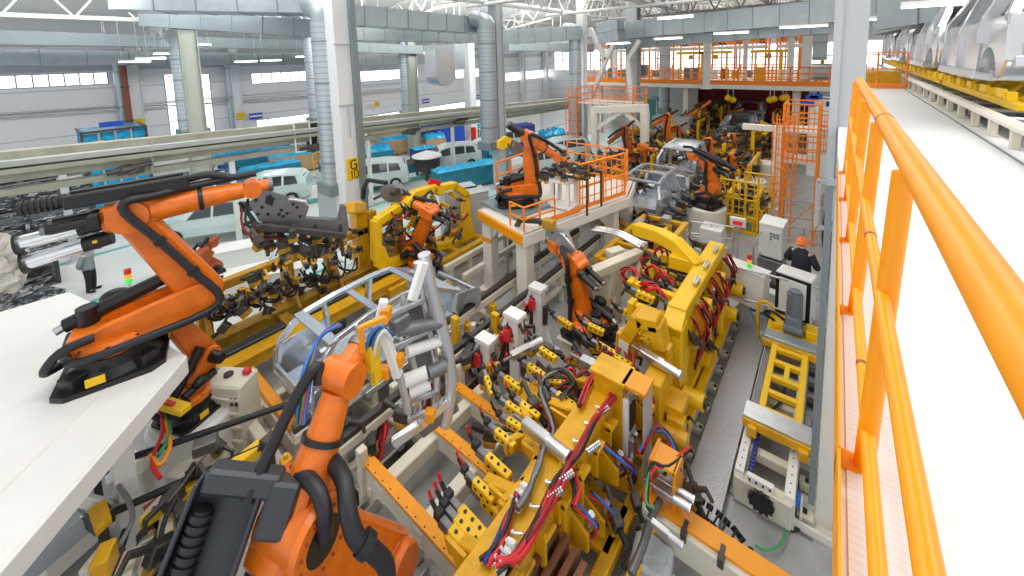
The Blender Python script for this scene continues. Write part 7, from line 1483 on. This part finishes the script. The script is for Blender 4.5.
# shuttle
t = thing('shuttle', 'yellow ladder frame shuttle with grey end plates on the right', 'shuttle', (-.55, 10, .6)); zs = .72
part(t, 'side_beam', 'yellow_bright', lambda m: [m.bx(x - .06, x + .06, 8.7, 11.0, zs, zs + .14) for x in (-.86, -.26)])
part(t, 'cross_beam', 'yellow_bright', lambda m: [m.bx(-.86, -.26, y - .06, y + .06, zs + .01, zs + .13) for y in (8.8, 9.35, 9.85, 10.4, 10.9)] + [m.bx(-.6, -.5, 9.85, 10.4, zs + .02, zs + .12)])
part(t, 'slide_plate', 'gun', lambda m: [m.bx(x - .06, x + .06, 8.5, 11.2, zs - .08, zs - .02) for x in (-1.0, -.12)])
part(t, 'end_plate', 'steel', lambda m: m.bx(-1.12, .02, 8.3, 8.72, zs + .14, zs + .2)); part(t, 'end_plate', 'galv', lambda m: m.bx(-1.1, .05, 11.05, 11.4, zs + .14, zs + .24))
part(t, 'end_beam', 'yellow', lambda m: (m.bx(-1.12, .02, 8.26, 8.34, zs - .02, zs + .15), m.bx(-1.12, .02, 10.98, 11.06, zs, zs + .16)))
part(t, 'bearing', 'yellow', lambda m: [m.box((x, 8.22, zs), (.16, .12, .2)) for x in (-.95, -.15)])
part(t, 'carriage', 'yellow_bright', lambda m: (m.bx(-1.1, .05, 11.4, 12.2, zs, zs + .16), m.bx(-1.0, -.7, 11.6, 12.1, zs + .16, zs + .3), m.bx(-.3, .05, 11.6, 12.0, zs + .16, zs + .35)))
part(t, 'motor', 'motor_grey', lambda m: (m.cyl((-.55, 11.8, zs + .2), (-.55, 11.8, zs + 1.15), .17, n=18), m.box((-.55, 11.7, zs + .45), (.35, .35, .3)), m.cyl((-.55, 11.8, zs + 1.15), (-.55, 11.8, zs + 1.22), .13, n=16), m.cyl((-.75, 11.6, zs + .3), (-.35, 11.6, zs + .3), .13, n=14)))
part(t, 'cable_loop', 'black', lambda m: m.tube([(-.95, 11.7, zs + .3), (-1.15, 11.6, zs + .5), (-1.0, 11.5, zs + .65), (-.8, 11.6, zs + .5), (-.6, 11.7, zs + .3)], .035, 7))
part(t, 'cable_loop', 'black', lambda m: m.tube([(-.5, 10.6, zs + .05), (-.55, 10.1, zs - .1), (-.6, 9.5, zs - .15), (-.8, 8.9, zs - .1)], .03, 6))
part(t, 'limit_switch', 'black', lambda m: [m.box((-.1, 9.6 + i * .5, zs + .02), (.12, .16, .16)) for i in range(4)])
for px, py, lab in ((818, 322, 'small blue connector by the green screen'), (795, 496, 'blue terminal box on the floor beside the shuttle track')):
    p = az(px, py, .35); t = thing('terminal_box', lab, 'box', p); part(t, 'body', 'cable_blue', lambda m: (m.box(p, (.16, .2, .12)), m.box(p + V((0, -.14, 0)), (.1, .1, .1)))); part(t, 'bracket', 'steel', lambda m: m.bx(p.x - .03, p.x + .03, p.y - .03, p.y + .03, 0, .3))
m = MB('rubber'); m.tube([az(x, y, .03) for x, y in ((822, 514), (808, 524), (795, 530), (785, 528))], .03, 7); tag(m.build('floor_cable', at=az(800, 528, 0)), 'black cable on the floor beside the tall column foot', 'cable')
m = MB('green'); m.tube([az(x, y, .1) for x, y in ((786, 530), (780, 545), (765, 550), (755, 545))], .02, 6); tag(m.build('earth_cable', at=az(775, 548, 0)), 'thin green cable below the shuttle track front', 'cable')
# steel guard rails
def steel_rail(label, pts, h, spacing, rails=(1.0, .55)): return railing(label, [az(x, y, 0) for x, y in pts], h, 'steel', spacing, rails, .03, kick=False)
steel_rail('grey steel guard rail in front of the worker and cabinets', [(718, 326), (852, 372)], 1.95, 1.15)
steel_rail('grey steel guard rail around the round cream pedestal', [(690, 247), (733, 254)], 1.1, .9)
steel_rail('sloping grey steel hand rail behind the light grey cabinet', [(752, 290), (778, 235), (812, 240), (830, 215)], 1.6, 1.6)
steel_rail('grey steel guard rail far behind the worker', [(770, 250), (838, 262)], 1.1, 1.4)
# cabinets
p = az(743, 328, 0); t = thing('control_cabinet', 'white console cabinet on a pedestal foot with green lamp', 'cabinet', p, R(-14))
for (n_, mt_, c_, d_) in (('housing', 'white_paint', (0, 0, 1.35), (1.12, .45, 1.0)), ('top_cover', 'white_paint', (0, 0, 1.87), (1.16, .5, .05)), ('stem', 'column_grey', (0, 0, .45), (.18, .18, .9))): m = MB(mt_); m.box(c_, d_); m.build(n_, t)
m = MB('column_grey'); m.prism([(-.5, 0, .02), (.5, 0, .02), (.1, 0, .75), (-.1, 0, .75)], V((0, .1, 0))); m.box((0, 0, .02), (1.0, .6, .04)); m.build('foot', t)
for i, c_ in enumerate(('green_light', 'amber_light', 'red')): m = MB(c_); m.cyl((.1, 0, 1.88 + i * .13), (.1, 0, 2.0 + i * .13), .06, n=12); m.build('signal_lens', t)
p = az(771, 276, .0); t = thing('control_cabinet', 'light grey operator cabinet with pasted notices', 'cabinet', p, R(-10))
for (n_, mt_, c_, d_) in (('housing', 'white_paint', (0, 0, 1.35), (.72, .5, 1.15)), ('base', 'gun', (0, 0, .35), (.76, .55, .7))): m = MB(mt_); m.box(c_, d_); m.build(n_, t)
m = MB('white_paint'); m.prism([(0, -.27, 1.95), (0, .27, 1.95), (0, .27, 2.1)], V((.72, 0, 0))); m.build('slanted_top', t)
m = MB('paper'); m.box((.03, -.262, 1.55), (.46, .02, .4)); m.use('galv_dark'); [m.box((.02 + .1 * (i % 3), -.276, 1.66 - .1 * (i // 3)), (.08, .01, .07)) for i in range(7)]; m.build('notice', t)
p = az(745, 300, 0)
p = az(793, 346, 0); t = thing('monitor_cabinet', 'white framed monitor cabinet behind the shuttle motor', 'cabinet', p, R(-12))
for (n_, mt_, c_, d_) in (('housing', 'white_paint', (0, 0, 1.5), (.8, .5, 1.2)), ('frame', 'black', (0, -.26, 1.5), (.78, .04, 1.1)), ('panel', 'paper', (0, -.29, 1.5), (.6, .03, .95)), ('leg', 'gun', (0, 0, .45), (.6, .4, .9))): m = MB(mt_); m.box(c_, d_); m.build(n_, t)
p = ay(738, 222, az(738, 262, 0).y); t = thing('display_board', 'white display box with red lit digits panel on the steel rail', 'display', p); part(t, 'housing', 'white_paint', lambda m: m.box(p, (.52, .16, .34))); part(t, 'screen', 'screen_red', lambda m: m.box(p + V((0, -.085, -.02)), (.32, .02, .15))); part(t, 'post', 'steel', lambda m: m.bx(p.x - .04, p.x + .04, p.y + .1, p.y + .18, 0, p.z))
p = az(772, 318, 0); t = thing('work_table', 'work table with blue front panel beside the worker', 'table', p, R(-12)); 
for (n_, mt_, c_, d_) in (('table_top', 'white_paint', (0, 0, .95), (1.6, .8, .05)), ('front_panel', 'cable_blue', (-.3, -.38, .55), (.6, .03, .7)), ('white_panel', 'white_paint', (.25, -.38, .55), (.5, .03, .7)), ('tool_box', 'black', (.2, .1, 1.05), (.6, .4, .16))): m = MB(mt_); m.box(c_, d_); m.build(n_, t)
for dx in (-.75, .75):
    for dy in (-.35, .35): m = MB('steel'); m.box((dx, dy, .46), (.06, .06, .92)); m.build('leg', t)
m = MB('red'); m.lathe([(.16, 0), (.17, .05), (.1, .12)], (.45, .05, .98), n=14); m.use('black').tube([(.3, 0, 1.1), (.5, .1, 1.25), (.7, 0, 1.05)], .03, 6); tag(m.build('tool_coil', at=None), 'red and black coiled tool on the work table', 'tool') ; bpy.data.objects['tool_coil'].location = p
# worker on a low platform
wp = az(799, 306, .8); t = thing('operator_stage', 'low grey stage the worker stands on', 'stage', (wp.x, wp.y, 0)); part(t, 'deck', 'tread_plate', lambda m: m.box((wp.x, wp.y, .75), (1.5, 1.2, .06))); part(t, 'leg', 'gun', lambda m: [m.box((wp.x + dx, wp.y + dy, .36), (.08, .08, .72)) for dx in (-.65, .65) for dy in (-.5, .5)])
person('person in dark jacket and orange safety helmet standing behind the monitor cabinet', (wp.x, wp.y, .78), R(-20), 2.0, 'cloth_navy', 'cloth_black', 'helmet_orange', 'forward')
# machine with dark hoses at the far right edge
t = thing('hose_station', 'dark machine with hanging black hoses at the foot of the tall column', 'machine', az(825, 300, 0)); c0 = az(838, 318, 0)
part(t, 'frame', 'column_grey', lambda m: ([m.bx(c0.x + dx - .05, c0.x + dx + .05, c0.y + dy - .05, c0.y + dy + .05, 0, 3.4) for dx in (-.2, .35) for dy in (0, .9)], m.bx(c0.x - .25, c0.x + .4, c0.y - .05, c0.y + .05, 3.3, 3.4), m.bx(c0.x - .25, c0.x + .4, c0.y + .85, c0.y + .95, 3.3, 3.4), m.bx(c0.x - .25, c0.x - .15, c0.y, c0.y + .9, 3.3, 3.4)))
part(t, 'screen', 'green', lambda m: m.bx(c0.x - .42, c0.x + .1, c0.y + .02, c0.y + .06, .1, 1.1)); part(t, 'dark_unit', 'black', lambda m: (m.bx(c0.x - .1, c0.x + .3, c0.y + .1, c0.y + .8, .1, 1.5), m.bx(c0.x - .35, c0.x + .2, c0.y + .3, c0.y + .8, 1.6, 2.3)))
for i in range(7): part(t, 'hose', 'rubber', lambda m: m.tube([(c0.x - .4 + i * .1, c0.y + .1 * i, 3.3), (c0.x - .45 + i * .11, c0.y - .05 + .1 * i, 2.4), (c0.x - .3 + i * .07, c0.y + .1 * i, 1.5), (c0.x - .2 + i * .05, c0.y + .3, .8)], .05, 7))
for i in range(8): gun_head(t, V((c0.x + rnd.uniform(-.4, .3), c0.y + rnd.uniform(0, .8), rnd.uniform(1.2, 3.0))), V((rnd.uniform(-1, 1), rnd.uniform(-1, 1), .1)), .9, 'tool_head')
p = ay(822, 205, 7.4); t = thing('window_frame_rack', 'grey open box frame hanging beside the tall column', 'frame', (p.x, 12.5, 0)); q = ay(831, 210, 12.5)
part(t, 'outer_frame', 'column_grey', lambda m: m.beams([q + V(v) for v in ((-.28, 0, -.5), (.4, 0, -.5), (.4, 0, .7), (-.28, 0, .7))], .1, .1, True)); part(t, 'box', 'white_paint', lambda m: m.box(q + V((.25, .4, 0)), (.6, .5, .7))); part(t, 'post', 'column_grey', lambda m: m.bx(q.x + .38, q.x + .48, 12.45, 12.55, 0, q.z))
# floor level frame lines by the column
t = thing('floor_frame', 'thin grey angle frame lying on the floor right of the shuttle', 'frame', az(810, 400, 0)); part(t, 'angle', 'galv_dark', lambda m: (m.beam(az(822, 345, .05), az(814, 432, .05), .05, .08), m.beam(az(790, 418, .05), az(814, 432, .05), .05, .08)))
# yellow mesh guards and stand
for i, (px, py, w, lab) in enumerate(((738, 232, 1.4, 'yellow mesh guard right of the round cream pedestal'), (757, 222, 1.1, 'yellow mesh guard farther right behind the display board'), (724, 214, 1.2, 'yellow block guard just behind the round cream pedestal'))):
    p = az(px, py, 0); railing(lab, [(p.x - w / 2, p.y, 0), (p.x + w / 2, p.y, 0)], 2.3, 'yellow_bright', .5, (1.0, .66, .33), .04, bars=.25)
t = thing('yellow_post', 'yellow bent stand beside the white console', 'stand', az(758, 345, 0)); part(t, 'tube', 'yellow_bright', lambda m: m.tube([az(758, 345, 0), az(757, 345, 0) + V((0, 0, 1.2)), az(757, 345, 0) + V((.3, 0, 1.25)), az(757, 345, 0) + V((.35, 0, .9))], .04, 8)); part(t, 'foot', 'yellow_bright', lambda m: m.box(az(758, 345, .01), (.3, .3, .02)))
t = thing('hazard_post', 'slim white and grey block beside the yellow mesh guard', 'block', az(718, 245, 0)); p = az(712, 250, 0); part(t, 'block', 'white_paint', lambda m: m.box((p.x, p.y, .5), (.8, .8, 1.0))); part(t, 'plinth', 'beige', lambda m: m.box((p.x, p.y, .05), (1, 1, .1)))
# white round tank like pedestals behind, with cream column
for i, (px, py, r_, hh, lab) in enumerate(((750, 202, .8, 1.2, 'white round pedestal left of the cream pillar at the orange scaffold'), (764, 184, .7, 1.3, 'smaller white round pedestal beside the cream pillar'))):
    p = az(px, py, 0); t = thing('robot_pedestal', lab, 'pedestal', p); part(t, 'drum', 'cream', lambda m: m.lathe([(r_, 0), (r_, .06), (r_ * .92, .08), (r_ * .92, hh), (r_ * .8, hh + .05)], (p.x, p.y, 0), n=24)); part(t, 'rim', 'cream', lambda m: m.lathe([(r_ * .95, hh * .5), (r_ * .95, hh * .55)], (p.x, p.y, 0), n=24))
p = az(776, 208, 0); t = thing('cream_pillar', 'thick cream pillar left of the right orange scaffold', 'pillar', p); part(t, 'shaft', 'cream', lambda m: m.bx(p.x - .22, p.x + .22, p.y - .22, p.y + .22, 0, 4.2)); part(t, 'foot', 'cream', lambda m: m.bx(p.x - .4, p.x + .4, p.y - .4, p.y + .4, 0, .05)); part(t, 'beam', 'cream', lambda m: m.bx(p.x - 1.6, p.x + .3, p.y - .15, p.y + .15, 3.9, 4.2))
# orange scaffolds
def scaffold(label, x, y, w, d, levels, h0=0.0, deck='cream'):
    t = thing('scaffold', label, 'scaffold', (x, y, 0)); top = levels[-1]
    for sx in (-1, 1):
        for sy in (-1, 1): part(t, 'post', 'fence_orange', lambda m: m.bx(x + sx * w / 2 - .05, x + sx * w / 2 + .05, y + sy * d / 2 - .05, y + sy * d / 2 + .05, h0, top + 1.1))
    for z in levels:
        part(t, 'deck', deck, lambda m: m.bx(x - w / 2, x + w / 2, y - d / 2, y + d / 2, z - .08, z))
        part(t, 'guard', 'fence_orange', lambda m: [[m.beam((x - w / 2, y + sy * d / 2, z + f), (x + w / 2, y + sy * d / 2, z + f), .05, .05) for sy in (-1, 1)] + [m.beam((x + sx * w / 2, y - d / 2, z + f), (x + sx * w / 2, y + d / 2, z + f), .05, .05) for sx in (-1, 1)] for f in (.12, .55, 1.1)])
        part(t, 'infill', 'fence_orange', lambda m: [m.beam((x - w / 2 + w * i / 7, y - d / 2, z), (x - w / 2 + w * i / 7, y - d / 2, z + 1.1), .03, .03) for i in range(1, 7)])
    part(t, 'brace', 'fence_orange', lambda m: [m.beam((x - w / 2, y - d / 2, z), (x + w / 2, y - d / 2, z + 1.6), .04, .04) for z in [h0 + .2 + i * 1.7 for i in range(int((levels[0] - h0) / 1.7))]])
    return t
Ys = 20.5
x0 = ay(784, 160, Ys).x; x1 = ay(818, 160, Ys).x; z_a = ay(800, 158, Ys).z; z_b = ay(800, 140, Ys).z
scaffold('orange ladder scaffold tower on the right before the white wall', (x0 + x1) / 2, Ys, x1 - x0, 1.6, (z_a, z_b + .5))
ladder('orange caged ladder on the right scaffold tower', ((x0 + x1) / 2 - .5, Ys - .95, 0), z_b + 1.2, .6)
Y3 = 24.5; xa = ay(818, 150, Y3).x; xb = ay(838, 150, Y3).x
scaffold('smaller orange scaffold at the right behind the ladder tower', (xa + xb) / 2, Y3, xb - xa, 1.6, (ay(820, 150, Y3).z, ay(820, 135, Y3).z))
# left orange scaffold tower with cream frame
Y4 = 27.0; xa = ay(585, 95, Y4).x; xb = ay(640, 95, Y4).x; zt = ay(612, 102, Y4).z
t = scaffold('orange scaffold tower with cream beams left of the mezzanine', (xa + xb) / 2, Y4, xb - xa, 2.4, (zt,)) 
ladder('orange caged ladder at the left of the big scaffold tower', (xa - .3, Y4 - 1.3, 0), zt + 1.1, .7)
t = thing('cream_portal', 'cream portal frame with diagonal struts under the orange scaffold tower', 'portal', ((xa + xb) / 2, Y4 - 2, 0))
part(t, 'beam', 'cream', lambda m: (m.beam(ay(592, 110, Y4 - 2), ay(648, 108, Y4 - 2), .4, .5), m.beam(ay(592, 116, Y4 - 2), ay(592, 116, Y4 + 1), .3, .4)))
part(t, 'post', 'cream', lambda m: [m.beam(ay(x, 112, Y4 - 2), V((ay(x, 112, Y4 - 2).x, Y4 - 2, 0)), .45, .45) for x in (595, 645)])
part(t, 'strut', 'cream', lambda m: (m.beam(ay(597, 128, Y4 - 2), ay(622, 112, Y4 - 2), .25, .3), m.beam(ay(643, 128, Y4 - 2), ay(624, 112, Y4 - 2), .2, .25)))
t = thing('column_brace', 'grey V shaped steel brace between slim white column and grey steel column', 'brace', ay(605, 60, 30))
for a, b in (((590, 28), (606, 60)), ((606, 60), (622, 28)), ((606, 60), (590, 100)), ((640, 40), (628, 60)), ((628, 60), (632, 100))): part(t, 'strut', 'truss_white', lambda m: m.beam(ay(*a, 29), ay(*b, 29), .35, .3))
